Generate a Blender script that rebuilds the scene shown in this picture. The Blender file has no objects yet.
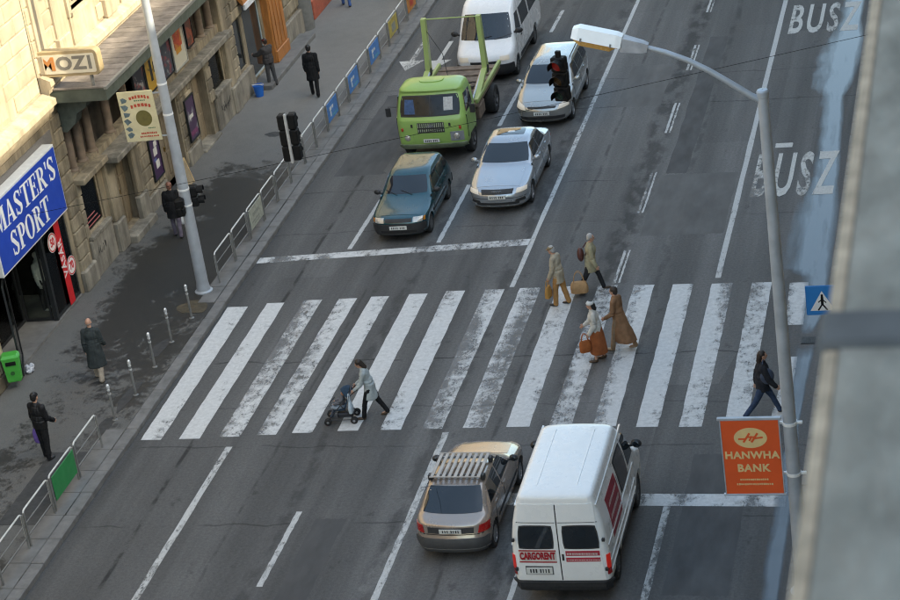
import bpy, bmesh, math, random
from mathutils import Vector, Matrix, noise
random.seed(7)
PI = math.pi
R = math.radians
scene = bpy.context.scene
COL = scene.collection

# ------------------------------------------------------------------ camera
CAM_H = 23.6
YAW, PITCH, ROLL = -0.2783, 0.4264, 0.1503
fwd = Vector((math.sin(YAW)*math.cos(PITCH), math.cos(YAW)*math.cos(PITCH), -math.sin(PITCH)))
rgt = Vector((math.cos(YAW), -math.sin(YAW), 0))
dwn = fwd.cross(rgt)
r2 = rgt*math.cos(ROLL) + dwn*math.sin(ROLL)
d2 = -rgt*math.sin(ROLL) + dwn*math.cos(ROLL)
cam = bpy.data.cameras.new('camera')
cam.sensor_width = 36
cam.lens = 36*2182.1/900
cam.clip_start = 0.1
cam.clip_end = 2000
cam.dof.use_dof = True
cam.dof.focus_distance = 54
cam.dof.aperture_fstop = 3.4
camo = bpy.data.objects.new('camera', cam)
COL.objects.link(camo)
m = Matrix.Identity(4)
for i in range(3):
    m[i][0] = r2[i]; m[i][1] = -d2[i]; m[i][2] = -fwd[i]
m.translation = Vector((0, 0, CAM_H))
camo.matrix_world = m
scene.camera = camo

# ------------------------------------------------------------------ sky, sun, exposure
SUN_AZ = R(-12)            # measured from +X towards +Y
SUN_EL = math.atan(0.66*math.cos(SUN_AZ))
tosun = Vector((math.cos(SUN_EL)*math.cos(SUN_AZ), math.cos(SUN_EL)*math.sin(SUN_AZ), math.sin(SUN_EL)))
w = bpy.data.worlds.new('World'); scene.world = w; w.use_nodes = True
nt = w.node_tree; nt.nodes.clear()
sky = nt.nodes.new('ShaderNodeTexSky'); sky.sky_type = 'NISHITA'; sky.sun_disc = False
sky.sun_elevation = SUN_EL
sky.sun_rotation = math.atan2(tosun.x, tosun.y)
sky.air_density = 1.0; sky.dust_density = 2.0; sky.ozone_density = 1.0
bg = nt.nodes.new('ShaderNodeBackground'); bg.inputs[1].default_value = 0.15
out = nt.nodes.new('ShaderNodeOutputWorld')
nt.links.new(sky.outputs[0], bg.inputs[0]); nt.links.new(bg.outputs[0], out.inputs[0])
sun = bpy.data.lights.new('sun', 'SUN'); sun.energy = 2.0; sun.angle = R(0.6); sun.color = (1.0, 0.90, 0.78)
suno = bpy.data.objects.new('sun', sun); COL.objects.link(suno)
suno.rotation_euler = tosun.to_track_quat('Z', 'Y').to_euler()
suno.location = tosun*200
scene.view_settings.view_transform = 'Standard'
scene.view_settings.look = 'None'
scene.view_settings.gamma = 1
scene.view_settings.use_curve_mapping = False
scene.view_settings.exposure = 2.25
scene.view_settings.use_white_balance = True
scene.view_settings.white_balance_temperature = 7500
scene.view_settings.white_balance_tint = 1
scene.cycles.filter_width = 1.15
scene.render.resolution_x = 1024; scene.render.resolution_y = 683

# ------------------------------------------------------------------ material helpers
def lin(c):
    return tuple((v/12.92 if v <= .04045 else ((v+.055)/1.055)**2.4) for v in c)
def srgb(r, g, b):
    return lin((r/255, g/255, b/255))
class NT:
    """small wrapper around a material's node tree"""
    def __init__(s, name):
        s.m = bpy.data.materials.new(name); s.m.use_nodes = True
        s.t = s.m.node_tree; s.b = s.t.nodes['Principled BSDF']
    def n(s, typ, **kw):
        nd = s.t.nodes.new(typ)
        for k, v in kw.items():
            if hasattr(nd, k): setattr(nd, k, v)
        return nd
    def l(s, a, b): s.t.links.new(a, b)
    def val(s, x):
        return x
    def setin(s, sock, x):
        if hasattr(x, 'is_linked') or hasattr(x, 'node'): s.l(x, sock)
        else:
            if isinstance(x, (tuple, list)) and len(x) == 3 and sock.type == 'RGBA': x = (*x, 1)
            sock.default_value = x
    def pos(s, scale=(1, 1, 1), obj=False, loc=(0, 0, 0)):
        mp = s.n('ShaderNodeMapping')
        mp.inputs['Scale'].default_value = scale; mp.inputs['Location'].default_value = loc
        if obj:
            s.l(s.n('ShaderNodeTexCoord').outputs['Object'], mp.inputs['Vector'])
        else:
            s.l(s.n('ShaderNodeNewGeometry').outputs['Position'], mp.inputs['Vector'])
        return mp.outputs[0]
    def noise(s, vec, scale, detail=4, rough=.55, dist=0):
        nd = s.n('ShaderNodeTexNoise')
        nd.inputs['Scale'].default_value = scale; nd.inputs['Detail'].default_value = detail
        nd.inputs['Roughness'].default_value = rough; nd.inputs['Distortion'].default_value = dist
        s.l(vec, nd.inputs['Vector']); return nd.outputs['Fac']
    def ramp(s, fac, a, b, ca=0., cb=1.):
        nd = s.n('ShaderNodeMapRange'); nd.clamp = True
        nd.inputs['From Min'].default_value = a; nd.inputs['From Max'].default_value = b
        nd.inputs['To Min'].default_value = ca; nd.inputs['To Max'].default_value = cb
        s.l(fac, nd.inputs['Value']); return nd.outputs[0]
    def math(s, op, a, b=0.0, c=None):
        nd = s.n('ShaderNodeMath'); nd.operation = op
        s.setin(nd.inputs[0], a); s.setin(nd.inputs[1], b)
        if c is not None: s.setin(nd.inputs[2], c)
        return nd.outputs[0]
    def mix(s, fac, a, b, blend='MIX'):
        nd = s.n('ShaderNodeMix'); nd.data_type = 'RGBA'; nd.blend_type = blend
        s.setin(nd.inputs[0], fac); s.setin(nd.inputs[6], a); s.setin(nd.inputs[7], b)
        return nd.outputs[2]
    def bump(s, h, strength=.3, dist=.01):
        nd = s.n('ShaderNodeBump'); nd.inputs['Strength'].default_value = strength
        nd.inputs['Distance'].default_value = dist
        s.l(h, nd.inputs['Height']); s.l(nd.outputs[0], s.b.inputs['Normal'])
    def set(s, **kw):
        for k, v in kw.items():
            s.setin(s.b.inputs[k.replace('_', ' ')], v)
_mats = {}
def pm(name, col, rough=.6, metal=0., var=.18, scale=6., bump=0., bscale=80., coat=0., spec=.5, stretch=(1, 1, 1), bdist=.004, rvar=.12):
    """plain procedural paint / cloth / stone: colour mottling, roughness mottling, fine relief"""
    if name in _mats: return _mats[name]
    t = NT(name)
    p = t.pos(stretch)
    n1 = t.noise(p, scale, 5)
    f = t.ramp(n1, .25, .75, 1-var, 1+var)
    c = t.mix(1.0, (*col, 1), (1, 1, 1, 1), 'MULTIPLY')
    vm = t.n('ShaderNodeVectorMath'); vm.operation = 'SCALE'
    t.l(c, vm.inputs[0]); t.l(f, vm.inputs['Scale'])
    t.l(vm.outputs[0], t.b.inputs['Base Color'])
    t.set(Roughness=t.ramp(t.noise(p, scale*2.3, 3), .3, .7, max(.02, rough-rvar*rough), min(1, rough+rvar)), Metallic=metal, Coat_Weight=coat, Specular_IOR_Level=spec)
    if coat: t.set(Coat_Roughness=.06)
    if bump: t.bump(t.noise(p, bscale, 4), bump, bdist)
    _mats[name] = t.m
    return t.m
def emit_mat(name, col, strength, base=None):
    if name in _mats: return _mats[name]
    t = NT(name)
    t.set(Base_Color=(*(base or col), 1), Roughness=.3, Emission_Color=(*col, 1), Emission_Strength=strength)
    _mats[name] = t.m
    return t.m
def glass_dark(name='car_glass', col=(.012, .016, .02)):
    if name in _mats: return _mats[name]
    t = NT(name)
    n = t.noise(t.pos(), 1.6, 3)
    t.set(Base_Color=t.mix(n, (*[c*.5 for c in col], 1), (*[c*1.8 for c in col], 1)), Roughness=.03, Specular_IOR_Level=.6, Coat_Weight=.15, Coat_Roughness=.02)
    _mats[name] = t.m
    return t.m
def glass_clear(name='clear_glass'):
    if name in _mats: return _mats[name]
    t = NT(name)
    tr = t.n('ShaderNodeBsdfTransparent'); gl = t.n('ShaderNodeBsdfGlossy'); gl.inputs['Roughness'].default_value = .03
    tr.inputs['Color'].default_value = (.88, .92, .90, 1)
    fr = t.n('ShaderNodeFresnel'); fr.inputs['IOR'].default_value = 1.35
    mx = t.n('ShaderNodeMixShader'); t.l(fr.outputs[0], mx.inputs[0]); t.l(tr.outputs[0], mx.inputs[1]); t.l(gl.outputs[0], mx.inputs[2])
    t.l(mx.outputs[0], t.t.nodes['Material Output'].inputs['Surface'])
    _mats[name] = t.m
    return t.m

# ------------------------------------------------------------------ mesh helpers
class MB:
    def __init__(s): s.v = []; s.f = []
    def add(s, v, f):
        o = len(s.v); s.v += [tuple(p) for p in v]; s.f += [tuple(i+o for i in q) for q in f]; return s
    def box(s, x0, x1, y0, y1, z0, z1):
        v = [(x, y, z) for x in (x0, x1) for y in (y0, y1) for z in (z0, z1)]
        return s.add(v, [(0, 1, 3, 2), (4, 6, 7, 5), (0, 4, 5, 1), (2, 3, 7, 6), (0, 2, 6, 4), (1, 5, 7, 3)])
    def cbox(s, c, d):
        return s.box(c[0]-d[0]/2, c[0]+d[0]/2, c[1]-d[1]/2, c[1]+d[1]/2, c[2]-d[2]/2, c[2]+d[2]/2)
    def bbox(s, x0, x1, y0, y1, z0, z1, b):
        """box with chamfered edges (24 verts)"""
        X, Y, Z = (x0, x1), (y0, y1), (z0, z1)
        bm = bmesh.new()
        vs = [bm.verts.new((x, y, z)) for x in X for y in Y for z in Z]
        for q in [(0, 1, 3, 2), (4, 6, 7, 5), (0, 4, 5, 1), (2, 3, 7, 6), (0, 2, 6, 4), (1, 5, 7, 3)]: bm.faces.new([vs[i] for i in q])
        bmesh.ops.bevel(bm, geom=bm.edges[:], offset=b, segments=1, affect='EDGES')
        bm.verts.index_update()
        s.add([v.co[:] for v in bm.verts], [[v.index for v in f.verts] for f in bm.faces]); bm.free()
        return s
    def loft(s, rings, cap=True, closed=True):
        o = len(s.v); n = len(rings[0])
        for r in rings: s.v += [tuple(p) for p in r]
        for i in range(len(rings)-1):
            for j in range(n if closed else n-1):
                a = o+i*n+j; b = o+i*n+(j+1) % n
                s.f.append((a, b, b+n, a+n))
        if cap:
            s.f.append(tuple(o+j for j in reversed(range(n))))
            s.f.append(tuple(o+(len(rings)-1)*n+j for j in range(n)))
        return s
    def tube(s, pts, r, n=8, cap=True):
        pts = [Vector(p) for p in pts]
        rr = r if isinstance(r, (list, tuple)) else [r]*len(pts)
        rings = []
        t0 = (pts[1]-pts[0]).normalized()
        u = t0.orthogonal().normalized()
        for i, p in enumerate(pts):
            if i == 0: t = t0
            elif i == len(pts)-1: t = (pts[i]-pts[i-1]).normalized()
            else: t = ((pts[i]-pts[i-1]).normalized()+(pts[i+1]-pts[i]).normalized()).normalized()
            u = (u-t*u.dot(t))
            if u.length < 1e-5: u = t.orthogonal()
            u.normalize(); v = t.cross(u)
            rings.append([p+(u*math.cos(2*PI*k/n)+v*math.sin(2*PI*k/n))*rr[i] for k in range(n)])
        return s.loft(rings, cap)
    def lathe(s, prof, n=24, axis='z', c=(0, 0, 0), cap=False):
        """prof: list of (r, h)"""
        rings = []
        for r, h in prof:
            ring = []
            for k in range(n):
                a = 2*PI*k/n; p, q = r*math.cos(a), r*math.sin(a)
                pt = {'z': (p, q, h), 'x': (h, p, q), 'y': (p, h, q)}[axis]
                ring.append((pt[0]+c[0], pt[1]+c[1], pt[2]+c[2]))
            rings.append(ring)
        return s.loft(rings, cap)
    def ell(s, c, r, nu=12, nv=8, rot=None):
        rings = []
        for i in range(nv+1):
            t = PI*i/nv
            ring = []
            for k in range(nu):
                a = 2*PI*k/nu
                p = Vector((max(.02, math.sin(t))*math.cos(a)*r[0], max(.02, math.sin(t))*math.sin(a)*r[1], -math.cos(t)*r[2]))
                if rot: p = rot @ p
                ring.append(p+Vector(c))
            rings.append(ring)
        return s.loft(rings, True)
    def poly(s, pts, d):
        """extrude planar polygon pts by vector d"""
        n = len(pts); d = Vector(d)
        v = [Vector(p) for p in pts]+[Vector(p)+d for p in pts]
        f = [tuple(range(n)), tuple(reversed(range(n, 2*n)))]+[(i, i+n, (i+1) % n+n, (i+1) % n) for i in range(n)]
        return s.add(v, f)
    def xf(s, M):
        s.v = [tuple(M @ Vector(p)) for p in s.v]; return s
    def build(s, name, mat, parent=None, smooth=False, loc=None, fix=True):
        me = bpy.data.meshes.new(name)
        me.from_pydata(s.v, [], s.f); me.update()
        if fix:
            bm = bmesh.new(); bm.from_mesh(me)
            bmesh.ops.recalc_face_normals(bm, faces=bm.faces[:]); bm.to_mesh(me); bm.free()
        if mat: me.materials.append(mat)
        if smooth:
            me.polygons.foreach_set('use_smooth', [True]*len(me.polygons))
            if smooth != 'full': 
                try: me.set_sharp_from_angle(angle=R(smooth if smooth is not True else 40))
                except Exception: pass
        o = bpy.data.objects.new(name, me); COL.objects.link(o)
        if parent: o.parent = parent
        if loc: o.location = loc
        return o
def meshobj(name, me, parent=None, loc=(0, 0, 0), rz=0, scale=None):
    o = bpy.data.objects.new(name, me); COL.objects.link(o)
    if parent: o.parent = parent
    o.location = loc; o.rotation_euler[2] = rz
    if scale: o.scale = scale
    return o
def tag(o, label=None, cat=None, group=None, kind=None):
    if label: o['label'] = label
    if cat: o['category'] = cat
    if group: o['group'] = group
    if kind: o['kind'] = kind
    return o
def thing(name, label, cat, loc=(0, 0, 0), rz=0, group=None):
    o = bpy.data.objects.new(name, None); COL.objects.link(o)
    o.location = loc; o.rotation_euler[2] = rz; o.empty_display_size = .3
    return tag(o, label, cat, group)
def kids(o): return list(o.children)
def copy_tree(o, parent=None, loc=None, label=None, group=None):
    c = o.copy(); COL.objects.link(c); c.parent = parent
    if loc is not None: c.location = loc
    if label: c['label'] = label
    if group: c['group'] = group
    for ch in kids(o): copy_tree(ch, c)
    return c
_TMP = bpy.data.scenes.new('workbench')
def baked(o):
    """mesh of one object with its modifiers applied, evaluated alone in an empty side scene (fast)"""
    ext = [m_.object for m_ in o.modifiers if getattr(m_, 'object', None)] if o.type == 'MESH' else []
    for q in [o]+ext: _TMP.collection.objects.link(q)
    vl = _TMP.view_layers[0]; vl.update(); dg = vl.depsgraph; dg.update()
    me = bpy.data.meshes.new_from_object(o.evaluated_get(dg), preserve_all_data_layers=False, depsgraph=dg)
    for q in [o]+ext: _TMP.collection.objects.unlink(q)
    return me
def evalmesh(o, name=None):
    """bake an object's modifiers into its mesh"""
    par = o.parent; o.parent = None
    me = baked(o); o.parent = par
    o.modifiers.clear(); old = o.data; o.data = me
    if old.users == 0: bpy.data.meshes.remove(old)
    me.name = name or o.name
    return o
def text_mesh(txt, size, extrude=.004, offset=0., spacing=1.0, sx=1.0):
    cu = bpy.data.curves.new('t', 'FONT'); cu.body = txt; cu.size = size; cu.extrude = extrude
    cu.offset = offset; cu.space_character = spacing; cu.align_x = 'CENTER'; cu.align_y = 'CENTER'
    cu.resolution_u = 3
    o = bpy.data.objects.new('t', cu)
    me = baked(o)
    bpy.data.objects.remove(o); bpy.data.curves.remove(cu)
    if sx != 1:
        for v in me.vertices: v.co.x *= sx
    return me
def text_obj(name, txt, size, mat, parent, loc, rot, **kw):
    me = text_mesh(txt, size, **kw); me.name = name
    me.materials.clear(); me.materials.append(mat)
    o = bpy.data.objects.new(name, me); COL.objects.link(o); o.parent = parent
    o.location = loc; o.rotation_euler = rot
    return o
# ------------------------------------------------------------------ ground materials
KL, KR, XF = -20.5, -4.45, -24.95        # left kerb, right kerb, left facade line
PZ = .13                                 # pavement level
def asphalt_mat():
    t = NT('asphalt')
    p = t.pos()
    sep = t.n('ShaderNodeSeparateXYZ'); t.l(p, sep.inputs[0])
    X, Y = sep.outputs[0], sep.outputs[1]
    wob = t.noise(t.pos((.25, .25, 1)), 1.0, 3)
    streak = t.noise(t.pos((1.1, .035, 1)), 1.0, 5, .6)
    fine = t.noise(p, 55, 3, .7)
    med = t.noise(t.pos((.9, .5, 1)), 1.0, 6, .62)
    big = t.noise(t.pos((.12, .09, 1)), 1.0, 2)
    vo = t.n('ShaderNodeTexVoronoi'); vo.feature = 'F1'; vo.distance = 'CHEBYCHEV'
    vo.inputs['Scale'].default_value = 1; vo.inputs['Randomness'].default_value = .8
    t.l(t.pos((.30, .055, 1)), vo.inputs['Vector'])
    sepc = t.n('ShaderNodeSeparateColor'); t.l(vo.outputs['Color'], sepc.inputs[0])
    patch = sepc.outputs[0]
    k = t.math('MULTIPLY', t.ramp(streak, .3, .7, .72, 1.30), t.ramp(med, .3, .7, .86, 1.14))
    k = t.math('MULTIPLY', k, t.ramp(big, .35, .65, .90, 1.08))
    k = t.math('MULTIPLY', k, t.ramp(patch, 0, 1, .80, 1.18))
    k = t.math('MULTIPLY', k, t.ramp(fine, .3, .7, .76, 1.24))
    k = t.math('MULTIPLY', k, t.ramp(t.noise(p, 14, 4, .8), .3, .7, .74, 1.26))
    # tyre-polished darker tracks and tar seams, each along its own x
    def seam(x0, wdt, s, wig=.25, ny=.6):
        nonlocal k
        nn = t.noise(t.pos((.3, ny, 1), loc=(x0, 0, 0)), 1.0, 4)
        xx = t.math('ADD', X, t.math('MULTIPLY', t.math('SUBTRACT', nn, .5), wig))
        d = t.math('ABSOLUTE', t.math('SUBTRACT', xx, x0))
        mk = t.ramp(d, wdt*.4, wdt, 1, 0)
        br = t.ramp(t.noise(t.pos((2.5, 1.1, 1), loc=(0, x0, 0)), 1.0, 4), .42, .55)
        k = t.math('MULTIPLY', k, t.math('SUBTRACT', 1, t.math('MULTIPLY', t.math('MULTIPLY', mk, br), s)))
    seam(-10.2, .50, .50, .6); seam(-13.0, .30, .40, .3); seam(-15.65, .22, .35, .4); seam(-8.9, .12, .3, .5); seam(-11.6, .07, .4, .3, .3)
    seam(-18.95, .07, .65, .12, .2); seam(-16.75, .05, .3, .2, .2)
    # soft oily track in each lane
    for x0 in (-19.2, -16.6, -14.1, -11.4, -8.6, -6.2):
        d = t.math('ABSOLUTE', t.math('SUBTRACT', X, x0))
        k = t.math('MULTIPLY', k, t.ramp(d, .1, .9, .88, 1.03))
    # cross cracks
    def cross(y0, slope, s):
        nonlocal k
        nn = t.noise(t.pos((.8, .8, 1), loc=(y0, 3, 0)), 1.0, 5)
        yy = t.math('ADD', t.math('ADD', Y, t.math('MULTIPLY', X, slope)), t.math('MULTIPLY', t.math('SUBTRACT', nn, .5), .5))
        d = t.math('ABSOLUTE', t.math('SUBTRACT', yy, y0))
        br = t.ramp(t.noise(t.pos((.5, .5, 1), loc=(0, y0, 0)), 1.0, 2), .42, .5)
        k = t.math('MULTIPLY', k, t.math('SUBTRACT', 1, t.math('MULTIPLY', t.math('MULTIPLY', t.ramp(d, .015, .04, 1, 0), br), s)))
    for y0, sl, s in ((46.6, 0, .6), (41.9, .02, .4), (39.1, -.02, .45), (57.6, .01, .45), (63.6, .015, .55), (66.4, 0, .4), (54.9, -.01, .35), (44.0, .01, .3)): cross(y0, sl, s)
    k = t.math('MULTIPLY', k, t.ramp(X, -13.4, -12.3, .96, 1.12))
    # oil drips and pale worn smears
    oil = t.ramp(t.noise(t.pos((1.2, .8, 1), loc=(7, 3, 0)), 1.3, 5, .7), .63, .70)
    k = t.math('MULTIPLY', k, t.math('SUBTRACT', 1, t.math('MULTIPLY', oil, .35)))
    pale = t.ramp(t.noise(t.pos((1.6, .10, 1), loc=(2, 9, 0)), 1.0, 5, .65), .58, .72)
    k = t.math('ADD', k, t.math('MULTIPLY', pale, .30))
    gut = t.ramp(t.math('ABSOLUTE', t.math('SUBTRACT', X, KL+.1)), .05, .4, .72, 1)
    k = t.math('MULTIPLY', k, gut)
    vm = t.n('ShaderNodeVectorMath'); vm.operation = 'SCALE'
    vm.inputs[0].default_value = (.084, .082, .079); t.l(k, vm.inputs['Scale'])
    t.l(vm.outputs[0], t.b.inputs['Base Color'])
    t.set(Roughness=t.ramp(med, .3, .7, .72, .9), Specular_IOR_Level=.35)
    t.bump(t.noise(p, 70, 4, .8), .5, .008)
    return t.m
def pavement_mat():
    t = NT('pavement_asphalt')
    p = t.pos()
    sep = t.n('ShaderNodeSeparateXYZ'); t.l(p, sep.inputs[0])
    X, Y = sep.outputs[0], sep.outputs[1]
    fine = t.noise(p, 40, 3, .7)
    med = t.math('ADD', t.math('MULTIPLY', t.noise(p, 2.0, 5, .65, .5), .50), t.math('MULTIPLY', t.noise(t.pos((1.5, .8, 1)), 9.0, 7, .8, .8), .50))
    big = t.noise(t.pos((.35, .22, 1)), 1.0, 3)
    # where water stands: along the shop fronts near the crossing, thinning out up the street
    yy = t.math('ABSOLUTE', t.math('SUBTRACT', Y, 54.0))
    zone = t.ramp(yy, 2.5, 7.5, .20, -.02)
    xx = t.ramp(X, -24.3, -23.4, -.16, .0)
    near = t.ramp(Y, 47.0, 50.5, .06, 0)
    wetn = t.math('ADD', t.math('ADD', t.math('ADD', med, t.math('MULTIPLY', t.math('SUBTRACT', big, .5), .5)), t.math('ADD', zone, xx)), near)
    far = t.ramp(Y, 60, 64, 0, -.14)
    wet = t.ramp(t.math('ADD', wetn, far), .51, .58)
    k = t.math('MULTIPLY', t.ramp(fine, .3, .7, .85, 1.15), t.ramp(big, .3, .7, .9, 1.1))
    k = t.math('MULTIPLY', k, t.ramp(med, .3, .7, .86, 1.12))
    k = t.math('MULTIPLY', k, t.ramp(Y, 58, 65, .92, 1.28))
    dry = t.n('ShaderNodeVectorMath'); dry.operation = 'SCALE'
    dry.inputs[0].default_value = (.135, .130, .120); t.l(k, dry.inputs['Scale'])
    wc = t.n('ShaderNodeVectorMath'); wc.operation = 'SCALE'
    wc.inputs[0].default_value = (.040, .038, .034); t.l(k, wc.inputs['Scale'])
    t.l(t.mix(wet, dry.outputs[0], wc.outputs[0]), t.b.inputs['Base Color'])
    t.set(Roughness=t.ramp(wet, 0, 1, .85, .48), Specular_IOR_Level=.35)
    t.bump(t.noise(p, 50, 4, .8), .45, .008)
    return t.m
def paint_mat(name='road_paint', col=(.58, .58, .565), wear0=.30, stretch=(1, 1, 1)):
    t = NT(name)
    oi = t.n('ShaderNodeObjectInfo')
    p = t.pos(stretch)
    n1 = t.noise(p, 2.6, 7, .68, .4); n2 = t.noise(t.pos((1.3, .25, 1)), 1.0, 4); n3 = t.noise(p, 28, 3, .7)
    a = t.math('ADD', t.math('ADD', t.math('MULTIPLY', n1, .55), t.math('MULTIPLY', n2, .35)), t.math('MULTIPLY', n3, .16))
    tyre = t.noise(t.pos((.55, .12, 1), loc=(11, 0, 0)), 1.0, 3)
    th = t.math('ADD', t.math('ADD', t.math('MULTIPLY', oi.outputs['Random'], .15), wear0), t.math('MULTIPLY', t.math('SUBTRACT', tyre, .5), .45))
    # tyres scrub the paint along two tracks per lane
    sx = t.n('ShaderNodeSeparateXYZ'); t.l(t.pos(), sx.inputs[0])
    for lc in (-19.2, -16.65, -14.1, -11.35, -8.65, -6.2):
        dd = t.math('ABSOLUTE', t.math('SUBTRACT', t.math('ABSOLUTE', t.math('SUBTRACT', sx.outputs[0], lc)), .72))
        th = t.math('ADD', th, t.ramp(dd, .05, .42, .13, 0))
    th = t.math('SUBTRACT', th, .045)
    chip = t.ramp(t.noise(t.pos((1, .45, 1)), 11, 6, .75, .5), .50, .62, 0, .16)
    a = t.math('SUBTRACT', a, t.math('MULTIPLY', chip, t.ramp(t.math('SUBTRACT', a, th), .02, .22, 1, .15)))
    fac = t.ramp(t.math('SUBTRACT', a, th), -.06, .14, .12, .95)
    k = t.ramp(t.noise(p, 9, 5, .7), .3, .7, .80, 1.12)
    vm = t.n('ShaderNodeVectorMath'); vm.operation = 'SCALE'
    vm.inputs[0].default_value = col; t.l(k, vm.inputs['Scale'])
    t.l(vm.outputs[0], t.b.inputs['Base Color'])
    t.set(Alpha=fac, Roughness=.7)
    return t.m
def water_mat():
    t = NT('gutter_water')
    n1 = t.noise(t.pos((2.2, .22, 1)), 1.3, 5, .6, .4)
    n2 = t.noise(t.pos((5, 1.2, 1)), 2.0, 4, .6)
    at = t.n('ShaderNodeAttribute'); at.attribute_name = 'depth'
    d = t.math('ADD', at.outputs['Fac'], t.math('ADD', t.math('MULTIPLY', t.math('SUBTRACT', n1, .5), 1.3), t.math('MULTIPLY', t.math('SUBTRACT', n2, .5), .25)))
    t.set(Base_Color=(.040, .043, .046, 1), Roughness=t.ramp(n2, .3, .7, .03, .10), Specular_IOR_Level=.9,
          Alpha=t.ramp(d, .18, .95, 0, .90))
    t.bump(t.noise(t.pos((1, .6, 1)), 14, 2), .05, .004)
    return t.m
M_ASPH = asphalt_mat(); M_PAVE = pavement_mat(); M_PAINT = paint_mat(); M_WATER = water_mat()
M_PAINT2 = paint_mat('lane_paint', (.50, .50, .48), .34, (2.5, 1.2, 1))
M_PAINTB = paint_mat('bus_lettering_paint', (.55, .54, .50), .27, (2, 1, 1))
M_KERB = pm('granite_kerb', (.155, .150, .142), .8, var=.3, scale=3.5, bump=.4, bscale=60)
M_SLAB = pm('concrete_slab', (.150, .146, .138), .85, var=.28, scale=2.2, bump=.3, bscale=50)
M_GROUND = pm('ground_soil', (.10, .098, .092), .9, var=.2, scale=.3)

def sheet(name, x0, x1, y0, y1, z, mat, parent=None, th=.0):
    b = MB()
    if th: b.box(x0, x1, y0, y1, z-th, z)
    else: b.add([(x0, y0, z), (x1, y0, z), (x1, y1, z), (x0, y1, z)], [(0, 1, 2, 3)])
    return b.build(name, mat, parent)
tag(sheet('ground', -900, 900, -900, 900, -.05, M_GROUND), kind='structure')
road = tag(sheet('road', KL, KR, -60, 260, 0, M_ASPH), kind='structure')
pav_l = tag(sheet('left_pavement', XF-3.5, KL-.30, -60, 260, PZ, M_PAVE, th=.17), kind='structure')
pav_r = tag(sheet('right_pavement', KR+.32, 1.3, -60, 260, PZ, M_SLAB, th=.17), kind='structure')
# kerbs: dressed stones, one by one where the picture shows them
kb = MB(); kb.bbox(-.15, .15, -.492, .492, -.16, PZ+.012, .02)
kme = kb.build('kerb_stone', M_KERB).data
bpy.data.objects.remove(bpy.data.objects['kerb_stone'])
def kerb(name, xc, y0, y1):
    b = MB(); b.box(xc-.14, xc+.14, -60, y0, -.1, PZ); b.box(xc-.14, xc+.14, y1, 260, -.1, PZ); b.box(xc-.135, xc+.135, y0, y1, -.12, PZ-.02)
    o = tag(b.build(name, M_KERB), kind='structure')
    for i in range(int(y1-y0)):
        s = meshobj('kerb_stone', kme, o, (xc+random.uniform(-.006, .006), y0+.5+i, random.uniform(-.006, .006)))
        s.rotation_euler[2] = random.uniform(-.006, .006)
    return o
kerb('left_kerb', KL-.15, 33, 79)
kerb('right_kerb', KR+.15, 33, 79)
sb = MB(); sb.bbox(-.24, .24, -.49, .49, -.05, .012, .008)
sme = sb.build('paving_slab', M_SLAB).data; bpy.data.objects.remove(bpy.data.objects['paving_slab'])
for i in range(46):
    if 42.6 < 33.5+i < 50: continue
    meshobj('paving_slab', sme, pav_l, (KL-.30-.26, 33.5+i, PZ+random.uniform(-.004, .004)), random.uniform(-.004, .004))
for i in range(26):
    for k in range(2):
        meshobj('paving_slab', sme, pav_r, (KR+.32+.26+k*.5, 34.5+i+.5*k, PZ+random.uniform(-.003, .004)))
# trench patches and iron covers in the left pavement
M_PATCH = pm('dark_asphalt_patch', (.045, .044, .042), .8, var=.25, scale=3, bump=.4, bscale=50)
def blob(name, cx, cy, rx, ry, z, mat, parent, seed, n=28, amp=.25, th=.004):
    rnd = random.Random(seed); ph = [rnd.uniform(0, 6.28) for _ in range(4)]
    ring = []
    for i in range(n):
        a = 2*PI*i/n
        k = 1+amp*(math.sin(2*a+ph[0])*.5+math.sin(3*a+ph[1])*.4+math.sin(5*a+ph[2])*.3+math.sin(9*a+ph[3])*.15)
        ring.append((cx+rx*k*math.cos(a), cy+ry*k*math.sin(a), z))
    b = MB(); b.poly(ring, (0, 0, -th)); return b.build(name, mat, parent)
for i, (x, y, rx, ry) in enumerate([(-21.35, 44.7, .16, .75), (-21.45, 47.3, .17, .6), (-20.98, 40.9, .13, .6), (-20.95, 55.6, .12, .55), (-20.92, 66.8, .13, .6), (-22.9, 62.6, .28, .2), (-21.4, 43.2, .2, .4)]):
    blob('asphalt_patch', x, y, rx, ry, PZ+.006, M_PATCH, pav_l, i)
blob('earth_patch', -21.35, 49.75, .42, .42, PZ+.006, pm('brown_earth', (.075, .060, .036), .9, var=.4, scale=6, bump=.6, bscale=30), pav_l, 44, amp=.18)
tag(sheet('asphalt_patch', -22.3, -21.3, 38.6, 41.9, PZ+.007, M_PATCH, pav_l, .004))
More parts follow.
